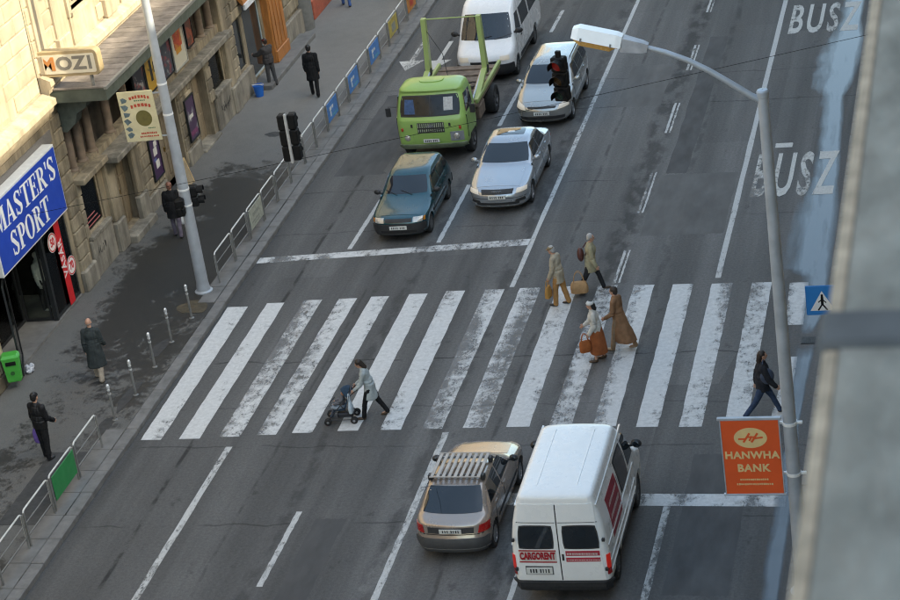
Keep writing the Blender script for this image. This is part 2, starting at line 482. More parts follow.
# ---------------------------------------------------------------- painted markings (thin sheets on the road)
MZ = .004
def strip(name, q, mat=None, z=MZ):
    """q: 4 corner (x, y) points, ragged edges along its length"""
    b = MB(); n = 26; rnd = random.Random(str(q))
    L = []; Rr = []
    (x0, y0), (x1, y1), (x2, y2), (x3, y3) = q     # near-left, near-right, far-right, far-left
    for i in range(n+1):
        t = i/n
        L.append((x0+(x3-x0)*t+rnd.uniform(-.009, .009), y0+(y3-y0)*t, z)); Rr.append((x1+(x2-x1)*t+rnd.uniform(-.009, .009), y1+(y2-y1)*t, z))
    b.add(L+Rr, [(i, i+n+1, i+n+2, i+1) for i in range(n)])
    return b.build(name, mat or M_PAINT, road)
zb = [(-20.32, -19.80, 42.67), (-19.35, -18.83, 42.69), (-18.36, -17.84, 42.76), (-17.43, -16.95, 42.82), (-16.58, -16.08, 42.89), (-15.48, -14.96, 42.95), (-14.43, -13.93, 42.96), (-13.42, -12.94, 42.97), (-12.44, -11.90, 42.99), (-11.42, -10.87, 43.0), (-10.4, -9.88, 42.99), (-9.38, -8.85, 42.95), (-8.38, -7.87, 42.89), (-7.39, -6.88, 42.86), (-6.38, -5.87, 42.87), (-5.41, -4.95, 42.9)]
zt = [(-20.44, -19.86, 49.95), (-19.37, -18.88, 50.12), (-18.36, -17.86, 50.23), (-17.39, -16.89, 50.25), (-16.51, -16.02, 50.31), (-15.48, -14.98, 50.39), (-14.5, -13.98, 50.5), (-13.44, -12.92, 50.51), (-12.51, -11.95, 50.53), (-11.5, -10.97, 50.54), (-10.43, -9.91, 50.52), (-9.48, -8.95, 50.47), (-8.46, -7.94, 50.45), (-7.46, -6.92, 50.41), (-6.44, -5.93, 50.39), (-5.47, -5.0, 50.31)]
for (a, b_, y), (c, d, y2) in list(zip(zb, zt))[:15]:
    strip('zebra_stripe', ((a, y), (b_, y), (d, y2), (c, y2)))
strip('zebra_stripe', ((-5.41, 47.9), (-4.97, 47.9), (-5.0, 50.31), (-5.47, 50.31)))
strip('zebra_stripe', ((-5.38, 42.9), (-4.97, 42.9), (-4.98, 46.2), (-5.2, 46.2)))
def line(x0, y0, x1, y1, wd=.13, mat=None):
    strip('lane_line', ((x0-wd/2, y0), (x0+wd/2, y0), (x1+wd/2, y1), (x1-wd/2, y1)), mat or M_PAINT2)
line(-12.74, 50.62, -12.68, 82, .13)
line(-12.76, 35.0, -12.80, 42.8, .15); line(-12.75, 20, -12.76, 35.0, .15)
line(-7.34, 50.75, -7.36, 85, .15)
line(-7.28, 20, -7.22, 39.4, .15)
for y in [(50.65, 52.7), (55.2, 58.15), (61.25, 63.8), (66.8, 69.26), (72.7, 75.2), (78, 80.5)]:
    line(-10.02, y[0], -10.02, y[1], .075); line(-9.90, y[0], -9.90, y[1], .05)
line(-15.43, 53.7, -15.42, 57.85, .13); line(-15.45, 62.6, -15.42, 66.8, .13); line(-15.37, 71.6, -15.35, 74.0, .13)
line(-17.96, 53.5, -17.91, 57.0, .13)
line(-15.38, 36.29, -15.36, 39.3, .13); line(-18.0, 30, -17.95, 42.27, .16)
line(-15.38, 26, -15.38, 31, .13)
line(-9.95, 30, -9.95, 38, .12)
strip('stop_line', ((-20.49, 52.75), (-12.78, 53.3), (-12.78, 53.72), (-20.49, 53.12)))
strip('stop_line', ((-12.0, 39.55), (-4.75, 39.35), (-4.75, 39.85), (-12.0, 40.05)))
# trench repairs and resurfaced squares
M_REP1 = pm('asphalt_repair_pale', (.102, .100, .096), .85, var=.22, scale=1.6, bump=.5, bscale=60, stretch=(1, .3, 1)); M_REP2 = pm('asphalt_repair_dark', (.062, .061, .060), .82, var=.25, scale=1.6, bump=.5, bscale=60, stretch=(1, .3, 1))
for (x0, x1, y0, y1, m_) in ((-9.75, -7.5, 53.6, 57.9, M_REP1), (-6.9, -5.6, 36, 41.6, M_REP2), (-11.9, -10.5, 63.7, 67.5, M_REP1), (-19.9, -18.4, 59, 66, M_REP2), (-9.6, -9.0, 58, 70, M_REP2), (-14.9, -14.2, 35, 39, M_REP2)):
    rn_ = random.Random(str(x0)); n_ = 16; pts_ = []
    for (ax, ay), (cx_, cy_) in zip([(x0, y0), (x1, y0), (x1, y1), (x0, y1)], [(x1, y0), (x1, y1), (x0, y1), (x0, y0)]):
        for q in range(n_): pts_.append((ax+(cx_-ax)*q/n_+rn_.uniform(-.02, .02), ay+(cy_-ay)*q/n_+rn_.uniform(-.03, .03), .0022))
    MB().add(pts_, [tuple(range(len(pts_)))]).build('asphalt_repair', m_, road)
# bus lane lettering, two panels
for (y0, sc) in ((57.55, 1.0), (71.3, .95)):
    me = text_mesh('BUSZ', 1.0, 0.0, .022, 1.25)
    me.name = 'bus_lettering'; me.materials.clear(); me.materials.append(M_PAINTB)
    xs = [v.co.x for v in me.vertices]; ys = [v.co.y for v in me.vertices]
    w_, h_ = max(xs)-min(xs), max(ys)-min(ys)
    cx_, cy_ = (max(xs)+min(xs))/2, (max(ys)+min(ys))/2
    for v in me.vertices: v.co = ((v.co.x-cx_)*2.3/w_, (v.co.y-cy_)*3.25*sc/h_, 0)
    o = bpy.data.objects.new('bus_lettering', me); COL.objects.link(o); o.parent = road; o.location = (-5.86, y0, .010)
strip('bus_lettering', ((-6.6, 59.6), (-6.1, 59.6), (-6.1, 59.95), (-6.6, 59.95)), M_PAINTB)
# turn arrows painted at the far end of the left lanes
for (x, y) in ((-19.9, 71.0), (-18.9, 70.9)):
    b = MB()
    b.add([(x-.08, y-1.6, MZ), (x+.08, y-1.6, MZ), (x+.08, y+.4, MZ), (x-.08, y+.4, MZ)], [(0, 1, 2, 3)])
    b.add([(x-.45, y-1.6, MZ+.004), (x+.45, y-1.6, MZ+.004), (x, y-2.6, MZ+.004)], [(0, 1, 2)])
    b.build('lane_arrow', M_PAINTB, road)
# ---------------------------------------------------------------- gutter water along the right kerb
def ribbon(name, pts, z, mat, seed):
    """film of water; the colour attribute holds how deep it stands (thin towards its rim)"""
    fine = []
    for i in range(len(pts)-1):
        y0, a0, b0 = pts[i]; y1, a1, b1 = pts[i+1]
        k = max(2, int((y1-y0)/.2))
        for j in range(k):
            t = j/k; fine.append((y0+(y1-y0)*t, a0+(a1-a0)*t, b0+(b1-b0)*t))
    fine.append(pts[-1])
    V = []; D = []; nc = 6; n = len(fine)
    for r_, (y, a, b_) in enumerate(fine):
        a2 = a+.10*noise.noise(Vector((y*.9, seed, 0)))+.05*noise.noise(Vector((y*3.5, seed, 7)))-.12
        for q in range(nc+1):
            t = q/nc; V.append((a2+(b_-a2)*t, y, z))
            e = min(1, t*2.2)*min(1, (1-t)*6+.2)*min(1, r_/4, (n-1-r_)/4); D.append(e)
    mb = MB(); m_ = nc+1
    mb.add(V, [(i*m_+j, i*m_+j+1, (i+1)*m_+j+1, (i+1)*m_+j) for i in range(n-1) for j in range(nc)])
    o = mb.build(name, mat); at = o.data.color_attributes.new('depth', 'FLOAT_COLOR', 'POINT')
    for i, d in enumerate(D): at.data[i].color = (d, d, d, 1)
    return tag(o, kind='structure')
ribbon('gutter_water', [(47.2, -5.0, -4.75), (48.5, -5.0, -4.5), (50.6, -5.1, -4.47), (51.2, -5.75, -4.47), (54.5, -5.75, -4.47), (56.5, -5.4, -4.6), (59, -5.35, -4.65), (62.5, -5.45, -4.75), (63.6, -5.5, -4.8), (64.6, -5.9, -4.6), (65.6, -5.95, -4.5), (67, -5.9, -4.47), (69, -5.6, -4.47), (71, -5.3, -4.6), (76, -5.4, -4.6), (90, -5.2, -4.6)], .0055, M_WATER, 3)
ribbon('gutter_water', [(30, -4.75, -4.55), (35, -4.86, -4.6), (38, -4.9, -4.6), (41.5, -4.95, -4.6), (42.8, -4.9, -4.7), (46.9, -5.05, -4.6)], .0055, M_WATER, 5)
# drain grate in the right gutter
b = MB(); b.box(-4.95, -4.62, 46.85, 47.2, -.02, .014)
gr = b.build('drain_grate', pm('cast_iron', (.05, .05, .05), .6, .6, bump=.3), road)
for k in range(6):
    b = MB(); b.box(-4.92+k*.05, -4.90+k*.05, 46.88, 47.17, .014, .024); b.build('grate_bar', _mats['cast_iron'], gr)
# ================================================================== buildings
M_STONE = pm('facade_stone', (.285, .235, .16), .85, var=.32, scale=1.3, bump=.35, bscale=30, bdist=.01)
M_BLOCK = pm('rusticated_block', (.31, .26, .18), .85, var=.36, scale=2.3, bump=.6, bscale=24, bdist=.015)
M_PLINTH = pm('plinth_stone', (.25, .225, .18), .85, var=.35, scale=1.8, bump=.5, bscale=30, bdist=.012)
M_PLASTER = pm('cream_plaster', (.37, .305, .215), .85, var=.22, scale=1.0, bump=.2, bscale=40)
M_TRIM = pm('pale_trim', (.41, .34, .24), .8, var=.22, scale=2, bump=.15, bscale=40)
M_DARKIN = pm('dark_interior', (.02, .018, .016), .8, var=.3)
M_FRAMEW = pm('window_frame_paint', (.34, .28, .20), .5, var=.2)
M_DFRAME = pm('dark_metal_frame', (.025, .028, .03), .4, .3, var=.2)
M_WOODDOOR = pm('door_wood', (.24, .19, .125), .6, var=.3, scale=4, stretch=(6, 6, .6), bump=.2, bscale=30)
M_GLASSW = glass_dark('window_glass', (.02, .024, .026))
M_AWN = pm('awning_metal', (.20, .172, .15), .7, var=.25, scale=1.6, bump=.15, bscale=30)
M_AWNEDGE = pm('awning_edge', (.075, .085, .065), .6, var=.25, scale=3)
M_ROOF = pm('roof_tiles_far', (.20, .09, .06), .8, var=.25, scale=2)
M_LEDGE = pm('weathered_concrete_ledge', (.168, .157, .132), .9, var=.42, scale=5.0, bump=.8, bscale=9, bdist=.03, spec=.1, stretch=(1, .5, 1))
M_LIP = pm('plaster_lip', (.27, .215, .155), .9, var=.35, scale=9, bump=.6, bscale=20, spec=.1)

def vary(m, amt=.35):
    t = m.node_tree; b_ = t.nodes['Principled BSDF']; src = b_.inputs['Base Color'].links[0].from_socket
    oi = t.nodes.new('ShaderNodeObjectInfo'); mr = t.nodes.new('ShaderNodeMapRange'); mr.inputs['To Min'].default_value = 1-amt; mr.inputs['To Max'].default_value = 1+amt*.6
    vm = t.nodes.new('ShaderNodeVectorMath'); vm.operation = 'SCALE'
    t.links.new(oi.outputs['Random'], mr.inputs['Value']); t.links.new(src, vm.inputs[0]); t.links.new(mr.outputs[0], vm.inputs['Scale']); t.links.new(vm.outputs[0], b_.inputs['Base Color'])
vary(M_BLOCK); vary(M_AWN, .22)
def grime(m, lo=.5):
    """rain streaks and soot with their own shapes"""
    t = m.node_tree; b_ = t.nodes['Principled BSDF']; src = b_.inputs['Base Color'].links[0].from_socket
    ge = t.nodes.new('ShaderNodeNewGeometry'); mp = t.nodes.new('ShaderNodeMapping'); mp.inputs['Scale'].default_value = (1.6, 1.6, .22)
    nz = t.nodes.new('ShaderNodeTexNoise'); nz.inputs['Scale'].default_value = 1.5; nz.inputs['Detail'].default_value = 7; nz.inputs['Roughness'].default_value = .68
    mr = t.nodes.new('ShaderNodeMapRange'); mr.inputs['From Min'].default_value = .36; mr.inputs['From Max'].default_value = .62; mr.inputs['To Min'].default_value = lo; mr.inputs['To Max'].default_value = 1.08
    vm = t.nodes.new('ShaderNodeVectorMath'); vm.operation = 'SCALE'
    t.links.new(ge.outputs['Position'], mp.inputs[0]); t.links.new(mp.outputs[0], nz.inputs['Vector']); t.links.new(nz.outputs['Fac'], mr.inputs['Value'])
    t.links.new(src, vm.inputs[0]); t.links.new(mr.outputs[0], vm.inputs['Scale']); t.links.new(vm.outputs[0], b_.inputs['Base Color'])
grime(M_STONE, .45); grime(M_BLOCK, .5); grime(M_PLINTH, .5); grime(M_TRIM, .7); grime(M_PLASTER, .75); grime(M_AWN, .6); grime(M_WOODDOOR, .5)
def wall_grid(b, x, y0, y1, z0, z1, holes, depth):
    """street wall facing +X at x with rectangular openings and their reveals"""
    ys = sorted({y0, y1, *[h[0] for h in holes], *[h[1] for h in holes]})
    zs = sorted({z0, z1, *[h[2] for h in holes], *[h[3] for h in holes]})
    ys = [y for y in ys if y0 <= y <= y1]; zs = [z for z in zs if z0 <= z <= z1]
    for i in range(len(ys)-1):
        for j in range(len(zs)-1):
            cy, cz = (ys[i]+ys[i+1])/2, (zs[j]+zs[j+1])/2
            if any(h[0] < cy < h[1] and h[2] < cz < h[3] for h in holes): continue
            b.add([(x, ys[i], zs[j]), (x, ys[i+1], zs[j]), (x, ys[i+1], zs[j+1]), (x, ys[i], zs[j+1])], [(0, 1, 2, 3)])
    for (a, c, e, f) in holes:
        for q in ([(x, a, e), (x-depth, a, e), (x-depth, a, f), (x, a, f)], [(x, c, e), (x, c, f), (x-depth, c, f), (x-depth, c, e)],
                  [(x, a, f), (x-depth, a, f), (x-depth, c, f), (x, c, f)], [(x, a, e), (x, c, e), (x-depth, c, e), (x-depth, a, e)]):
            b.add(q, [(0, 1, 2, 3)])
def upper_window(bld, y0, y1, z0, z1, x, wall, frame_m=None, n=2):
    """sash window set back in its reveal: frame, mullions, panes, sill, curtain"""
    fr = MB(); t = .07; xb = x-.20
    fr.box(xb-.05, xb, y0, y1, z0, z0+t); fr.box(xb-.05, xb, y0, y1, z1-t, z1)
    fr.box(xb-.05, xb, y0, y0+t, z0+t, z1-t); fr.box(xb-.05, xb, y1-t, y1, z0+t, z1-t)
    fr.box(xb-.045, xb+.005, (y0+y1)/2-.05, (y0+y1)/2+.05, z0+t, z1-t)
    zt_ = z0+(z1-z0)*.68
    fr.box(xb-.045, xb+.003, y0+t, y1-t, zt_-.035, zt_+.035)
    wn = fr.build('window', frame_m or M_FRAMEW, bld)
    ym = (y0+y1)/2
    for (a, c, e, f) in ((y0+t, ym-.05, z0+t, zt_-.035), (ym+.05, y1-t, z0+t, zt_-.035), (y0+t, ym-.05, zt_+.035, z1-t), (ym+.05, y1-t, zt_+.035, z1-t)):
        p = MB(); p.box(xb-.035, xb-.025, a, c, e, f); p.build('pane', M_GLASSW, wn)
    s = MB(); s.box(x-.2, x+.14, y0-.12, y1+.12, z0-.10, z0); s.build('sill', M_TRIM, wn)
    bk = MB(); bk.box(x-.6, x-.5, y0-.05, y1+.05, z0-.05, z1+.05); bk.build('backing', M_DARKIN, wn)  # near-black board behind the panes, in the dark-interior colour

# ---------------------------------------------------------------- the house the view is taken from
HB = thing('corner_house', 'grey stone house on the right with a broad blurred cornice ledge close to the viewer', 'building', (1.2, 40, 0))
def lb(mb, name, mat, par=HB, off=(1.2, 40, 0), **k):
    mb.xf(Matrix.Translation((-off[0], -off[1], -off[2]))); return mb.build(name, mat, par, **k)
b = MB(); b.box(1.3, 14, -70, 190, 0, 20.6); lb(b, 'wall', M_STONE)
LZ = CAM_H-2.6
LX = -.1876*2.6
b = MB(); b.box(LX+.045, 1.4, -70, 5.15, LZ-.35, LZ); b.box(LX+.045, 1.4, 5.31, 190, LZ-.35, LZ); ledge = lb(b, 'cornice_ledge', M_LEDGE)
b = MB(); b.bbox(LX, LX+.043, -70, 190, LZ-.28, LZ-.006, .008); lb(b, 'ledge_lip', M_LIP)
b = MB()
b.bbox(LX-.015, 1.35, 5.13, 5.33, LZ-.25, LZ+.02, .018); lb(b, 'joint_cover', pm('lead_flashing', (.075, .075, .074), .9, .0, var=.2, spec=.1), smooth=True)
b = MB(); b.box(1.2, 1.6, -70, 190, LZ, 22.56); lb(b, 'parapet', M_STONE)
b = MB(); b.add([(1.6, -70, 22.4), (1.6, 190, 22.4), (7, 190, 25.2), (7, -70, 25.2), (14, 190, 20.6), (14, -70, 20.6)], [(0, 1, 2, 3), (3, 2, 4, 5)]); lb(b, 'roof', M_ROOF)
for k in range(14):
    for zz in (1.0, 5.2, 9.2, 13.2):
        wy = 22+k*4.2
        b = MB(); b.box(1.27, 1.285, wy, wy+1.3, zz, zz+2.2); p = lb(b, 'window_pane', M_GLASSW)
        f = MB(); f.box(1.22, 1.30, wy-.1, wy, zz-.1, zz+2.3); f.box(1.22, 1.30, wy+1.3, wy+1.4, zz-.1, zz+2.3); f.box(1.2, 1.30, wy, wy+1.3, zz-.1, zz); f.box(1.2, 1.30, wy, wy+1.3, zz+2.2, zz+2.3)
        lb(f, 'window_frame', M_FRAMEW)

# ---------------------------------------------------------------- left row: shared bits
def row_house(name, label, y0, y1, holes, ztop=18.5, up=None, mat=None, upmat=None, zsplit=5.55):
    B = thing(name, label, 'building')
    b = MB(); wall_grid(b, XF, y0, y1, 0, zsplit, holes, .30)
    wall = b.build('wall', mat or M_STONE, B)
    b = MB(); b.box(XF-11, XF-.62, y0, y1, 5.0, ztop)
    uh = up or []
    wall_grid(b, XF, y0, y1, zsplit, ztop, uh, .25)
    b.add([(XF, y0, 0), (XF-11, y0, 0), (XF-11, y0, ztop), (XF, y0, ztop)], [(0, 1, 2, 3)])
    b.add([(XF, y1, 0), (XF-11, y1, 0), (XF-11, y1, ztop), (XF, y1, ztop)], [(0, 1, 2, 3)])
    b.add([(XF, y0, ztop), (XF-11, y0, ztop), (XF-11, y1, ztop), (XF, y1, ztop)], [(0, 1, 2, 3)])
    b.build('upper_wall', upmat or M_PLASTER, B, fix=False)
    rf = MB(); rf.add([(XF+.4, y0, ztop+.02), (XF+.4, y1, ztop+.02), (XF-6, y1, ztop+3.5), (XF-6, y0, ztop+3.5)], [(0, 1, 2, 3)]); rf.build('roof', M_ROOF, B)
    for h in uh: upper_window(B, *h, XF, wall)
    return B, wall
_blk = {}
def block(parent, y0, y1, z0, z1, x=XF, proud=.075, mat=None, j=.020):
    key = (round(y1-y0, 2), round(z1-z0, 2), round(proud, 3), (mat or M_BLOCK).name)
    if key not in _blk:
        h, w_ = key[1]/2-j, key[0]/2-j
        b = MB(); b.bbox(-.04, key[2], -w_, w_, -h, h, .022); o = b.build('stone_block', mat or M_BLOCK); _blk[key] = o.data; bpy.data.objects.remove(o)
    o = meshobj('stone_block', _blk[key], parent, (x+random.uniform(-.012, .012), (y0+y1)/2, (z0+z1)/2))
    return o
def quoins(parent, y0, y1, z0, z1, h=.42, cut=None, **k):
    n = max(1, round((z1-z0)/h)); hh = (z1-z0)/n
    for i in range(n):
        za, zb_ = z0+i*hh, z0+(i+1)*hh
        if cut: 
            sp = cut[i % len(cut)]
            ys = [y0]+[y0+(y1-y0)*s for s in sp]+[y1]
        else:
            L = y1-y0; m_ = max(1, round(L/.85)); ys = [y0+L*q/m_ for q in range(m_+1)]
            if i % 2 and m_ > 1: ys = [y0]+[y0+L*(q+.5)/m_ for q in range(m_)]+[y1]
        for a, c in zip(ys[:-1], ys[1:]):
            if c-a > .1: block(parent, a, c, za, zb_, **k)
def pane_in(parent, y0, y1, z0, z1, name='shop_window', fm=None, depth=.07, glass=None, t=.06):
    b = MB(); xb = XF-depth
    b.box(xb-.04, xb+.02, y0, y1, z0, z0+t); b.box(xb-.04, xb+.02, y0, y1, z1-t, z1); b.box(xb-.04, xb+.02, y0, y0+t, z0+t, z1-t); b.box(xb-.04, xb+.02, y1-t, y1, z0+t, z1-t)
    w_ = b.build(name, fm or M_FRAMEW, parent)
    g_ = MB(); g_.box(xb-.01, xb, y0+t, y1-t, z0+t, z1-t); g_.build('pane', glass or glass_clear(), w_)
    return w_
def moulding(parent, name, y0, y1, prof, mat, x=XF):
    """horizontal profile (dx, z) pulled along the street"""
    b = MB(); b.loft([[(x+dx, y0, z) for dx, z in prof], [(x+dx, y1, z) for dx, z in prof]], True)
    return b.build(name, mat, parent)
CORN = [(-.05, 5.25), (.10, 5.25), (.16, 5.42), (.30, 5.50), (.34, 5.62), (.44, 5.70), (.44, 5.86), (.10, 5.98), (-.05, 5.98)]

# ---------------------------------------------------------------- A: house of the sport shop
up = [(y, y+1.25, z, z+2.5) for z in (7.2, 11.6) for y in (36.3, 40.0, 43.7, 47.4)]
A, Aw = row_house('sport_shop_house', 'sunlit cream house over the blue sport shop sign, at left edge', 24, 51.0, [(45.6, 50.75, 0, 4.55), (40.0, 44.0, .9, 4.2), (33, 38.5, .9, 4.2)], up=up)
moulding(A, 'cornice', 24, 50.95, CORN, M_TRIM)
for y in (38.9, 42.6, 46.3):
    b = MB(); b.bbox(XF-.02, XF+.10, y-.32, y+.32, 5.98, 15.0, .03); b.build('pilaster', M_PLASTER, A)
    b = MB(); b.bbox(XF-.02, XF+.16, y-.40, y+.40, 5.98, 6.5, .03); b.build('pilaster_base', M_TRIM, A)
for (y0, y1, z0, z1) in up:
    b = MB(); b.box(XF, XF+.09, y0-.26, y0-.02, z0-.1, z1+.1); b.box(XF, XF+.09, y1+.02, y1+.26, z0-.1, z1+.1); b.box(XF, XF+.13, y0-.3, y1+.3, z1+.1, z1+.42); b.box(XF, XF+.05, y0-.2, y1+.2, z0-1.05, z0-.12)
    b.build('window_surround', M_TRIM, A)
quoins(Aw, 44.1, 45.55, PZ, 4.6, mat=M_BLOCK)
quoins(Aw, 38.6, 39.9, PZ, 4.6)
for a, c in ((40.0, 44.0), (33, 38.5)):
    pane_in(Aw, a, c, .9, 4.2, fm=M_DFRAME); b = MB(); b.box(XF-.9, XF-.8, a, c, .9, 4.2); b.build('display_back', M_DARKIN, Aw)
b = MB(); b.box(XF-.02, XF+.09, 45.55, 51.0, 4.56, 5.22); b.build('lintel_band', M_STONE, A)
b = MB(); b.box(XF-.02, XF+.14, 45.6, 50.8, 4.70, 5.02); b.build('shutter_box', pm('shutter_grey', (.16, .15, .14), .6, stretch=(1, 1, 18), var=.25), A)
M_ASHLAR = pm('plaster_block', (.38, .31, .22), .85, var=.25, scale=1.6, bump=.3, bscale=30); vary(M_ASHLAR, .2)
def ashlar(parent, y0, y1, z0, z1, holes, h=.46):
    n = int((z1-z0)/h)
    for i in range(n):
        za = z0+i*h; y = y0; off = .45 if i % 2 else 0
        ys = [y0]+[v for v in [y0+off+.9*q for q in range(1, 60)] if v < y1-.2]+[y1]
        for a, c in zip(ys[:-1], ys[1:]):
            if any(a < hb+.3 and c > ha-.3 and za < hd+.45 and za+h > hc-1.0 for ha, hb, hc, hd in holes): continue
            block(parent, a, c, za, za+h, proud=.035, mat=M_ASHLAR, j=.016)
ashlar(A, 44.0, 50.95, 6.02, 10.2, up)
# recessed entrance under the sign
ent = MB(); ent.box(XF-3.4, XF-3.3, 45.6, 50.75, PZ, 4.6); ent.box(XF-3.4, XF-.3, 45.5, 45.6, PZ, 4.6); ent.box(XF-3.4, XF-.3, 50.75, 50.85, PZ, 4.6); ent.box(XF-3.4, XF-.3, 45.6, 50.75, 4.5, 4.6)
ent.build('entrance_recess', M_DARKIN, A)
b = MB(); b.box(XF-3.3, XF+.05, 45.62, 50.73, PZ-.02, PZ+.08); b.build('entrance_floor', M_SLAB, A)
# fixed glass front to the right of the entrance, glass door leaves left of it
def glass_leaf(parent, name, p0, p1, z0, z1, t=.05, mid=True):
    p0, p1 = Vector((*p0, 0)), Vector((*p1, 0)); d = (p1-p0).normalized(); n_ = Vector((-d.y, d.x, 0)); L = (p1-p0).length
    def slab(s0, s1, za, zb_, th, m_, nm, par):
        b = MB(); c = [p0+d*s0+n_*th, p0+d*s1+n_*th, p0+d*s1-n_*th, p0+d*s0-n_*th]
        b.poly([(q.x, q.y, za) for q in c], (0, 0, zb_-za)); return b.build(nm, m_, par)
    b = MB()
    for (s0, s1, za, zb_) in ((0, t, z0, z1), (L-t, L, z0, z1), (t, L-t, z0, z0+t*1.6), (t, L-t, z1-t, z1)):
        c = [p0+d*s0+n_*.025, p0+d*s1+n_*.025, p0+d*s1-n_*.025, p0+d*s0-n_*.025]; b.poly([(q.x, q.y, za) for q in c], (0, 0, zb_-za))
    f = b.build(name, M_DFRAME, parent)
    slab(t, L-t, z0+t*1.6, z1-t, .006, glass_clear(), 'pane', f)
    return f
glass_leaf(A, 'shop_window', (XF-.02, 49.1), (XF-.02, 50.7), PZ+.1, 3.1)
glass_leaf(A, 'shop_door', (XF-.15, 46.9), (XF+.35, 45.75), PZ+.1, 2.75)
glass_leaf(A, 'shop_door', (XF-.9, 49.0), (XF-.15, 49.05), PZ+.1, 2.9)
glass_leaf(A, 'shop_window', (XF-.95, 47.1), (XF-.95, 48.95), PZ+.1, 2.9)
b = MB(); b.box(XF-.1, XF+.02, 49.0, 49.1, PZ, 4.5); b.box(XF-.2, XF-.02, 45.6, 50.74, 3.1, 3.35); b.build('door_post', M_DFRAME, A)
# ---------------------------------------------------------------- B: cinema house
M_COLUMN = pm('column_stone', (.20, .15, .11), .7, var=.35, scale=3, bump=.3)
BY0, BY1 = 51.05, 65.0
Bh = [(52.05, 53.35, 1.35, 2.95), (54.5, 55.75, .35, 2.55), (58.1, 59.9, .13, 2.5), (61.4, 62.7, .13, 2.5), (63.35, 64.75, 1.25, 2.75),
      (51.75, 57.2, 3.25, 5.2), (57.2, 64.8, 3.25, 5.2)]
upB = [(y, y+1.3, z, z+2.6) for z in (7.3, 11.8) for y in (53.9, 57.6, 61.3)]
Bd, Bw = row_house('cinema_house', 'cream stone cinema house with plank-covered canopy and film posters', BY0, BY1, Bh, up=upB)
moulding(Bd, 'cornice', BY0, BY1, [(dx*.75, z+.42) for dx, z in CORN], M_TRIM)
for y in (51.6, 52.9, 56.4, 60.1, 63.8):
    b = MB(); b.bbox(XF-.02, XF+.12, y-.30, y+.30, 6.4, 16, .03); b.build('pilaster', M_PLASTER, Bd)
    b = MB(); b.bbox(XF-.02, XF+.19, y-.38, y+.38, 6.4, 6.95, .03); b.build('pilaster_base', M_TRIM, Bd)
for (y0, y1, z0, z1) in upB:
    b = MB(); b.box(XF, XF+.08, y0-.24, y0-.02, z0-.1, z1+.1); b.box(XF, XF+.08, y1+.02, y1+.24, z0-.1, z1+.1); b.box(XF, XF+.13, y0-.3, y1+.3, z1+.1, z1+.42); b.box(XF, XF+.06, y0-.2, y1+.2, z0-.9, z0-.12)
    b.build('window_surround', M_TRIM, Bd)
ashlar(Bd, 51.1, 64.9, 6.45, 9.8, upB)
# pier with rusticated blocks between the two shops, and the other block courses
quoins(Bw, 51.0, 51.72, PZ+.5, 5.2, .40)
b = MB(); b.bbox(XF-.02, XF+.16, 50.95, 51.85, PZ-.02, PZ+.6, .04); b.build('pier_base', M_PLINTH, Bw)
quoins(Bw, 51.72, 52.03, PZ+1.2, 3.05, .40)
quoins(Bw, 55.95, 57.95, PZ+.1, 2.75, .40)
quoins(Bw, 60.0, 61.35, PZ+.1, 2.75, .40)
quoins(Bw, 62.8, 63.3, 1.2, 2.75, .40)
# plinths under the windows
for a, c in ((51.9, 53.5), (63.2, 64.9)):
    b = MB(); b.bbox(XF-.02, XF+.10, a, c, PZ-.02, 1.22, .03); b.build('plinth', M_PLINTH, Bw)
    b = MB(); b.bbox(XF-.15, XF+.15, a+.05, c-.05, 1.222, 1.345, .02); b.build('window_sill', M_PLINTH, Bw)
# pilasters at door and at the far end
for y, zt_ in ((53.95, 2.86), (56.0-.1, 2.7), (65.05, 5.6)):
    b = MB(); b.bbox(XF-.02, XF+.14, y-.26, y+.26, PZ+.9, zt_, .03); b.build('pilaster', M_STONE, Bw)
    b = MB(); b.bbox(XF-.02, XF+.20, y-.33, y+.33, PZ-.02, PZ+.9, .04); b.build('pilaster_base', M_PLINTH, Bw)
# ledges: the broad shelf under the gallery, door hood
b = MB(); b.bbox(XF-.6, XF+.34, 51.75, 53.62, 2.98, 3.16, .025); b.build('ledge', M_STONE, Bd)
b = MB(); b.bbox(XF-.6, XF+.62, 53.64, 56.1, 2.86, 3.06, .03); b.build('door_hood', M_PLINTH, Bd)
b = MB(); b.bbox(XF-.6, XF+.40, 56.12, 65.0, 2.78, 2.98, .03); b.build('ledge', M_PLINTH, Bd)
b = MB(); b.box(XF-.25, XF+.10, 56.12, 65.0, 2.56, 2.775); b.build('ledge_moulding', M_STONE, Bd)
# gallery: dark back wall, floor, columns
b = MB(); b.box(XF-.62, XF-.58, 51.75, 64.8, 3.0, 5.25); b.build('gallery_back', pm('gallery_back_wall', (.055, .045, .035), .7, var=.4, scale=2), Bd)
for k, y in enumerate((52.3, 53.0, 53.75, 55.2, 56.6, 62.5, 63.6, 64.5)):
    c = MB(); c.lathe([(.17, 3.17), (.17, 3.27), (.13, 3.33), (.135, 4.2), (.115, 5.0), (.17, 5.1), (.17, 5.2)], 16, 'z', (XF-.16, y, 0), True); c.build('column', M_COLUMN, Bd, smooth=30)
# stucco bracket at the near end of the canopy
b = MB(); b.poly([(XF, 51.78, 5.55), (XF+.95, 51.78, 5.55), (XF+.85, 51.78, 5.25), (XF+.55, 51.78, 5.08), (XF+.45, 51.78, 4.8), (XF+.15, 51.78, 4.55), (XF, 51.78, 4.6)], (0, .42, 0)); b.build('canopy_bracket', pm('bracket_green_grey', (.09, .10, .08), .7, var=.3), Bd)
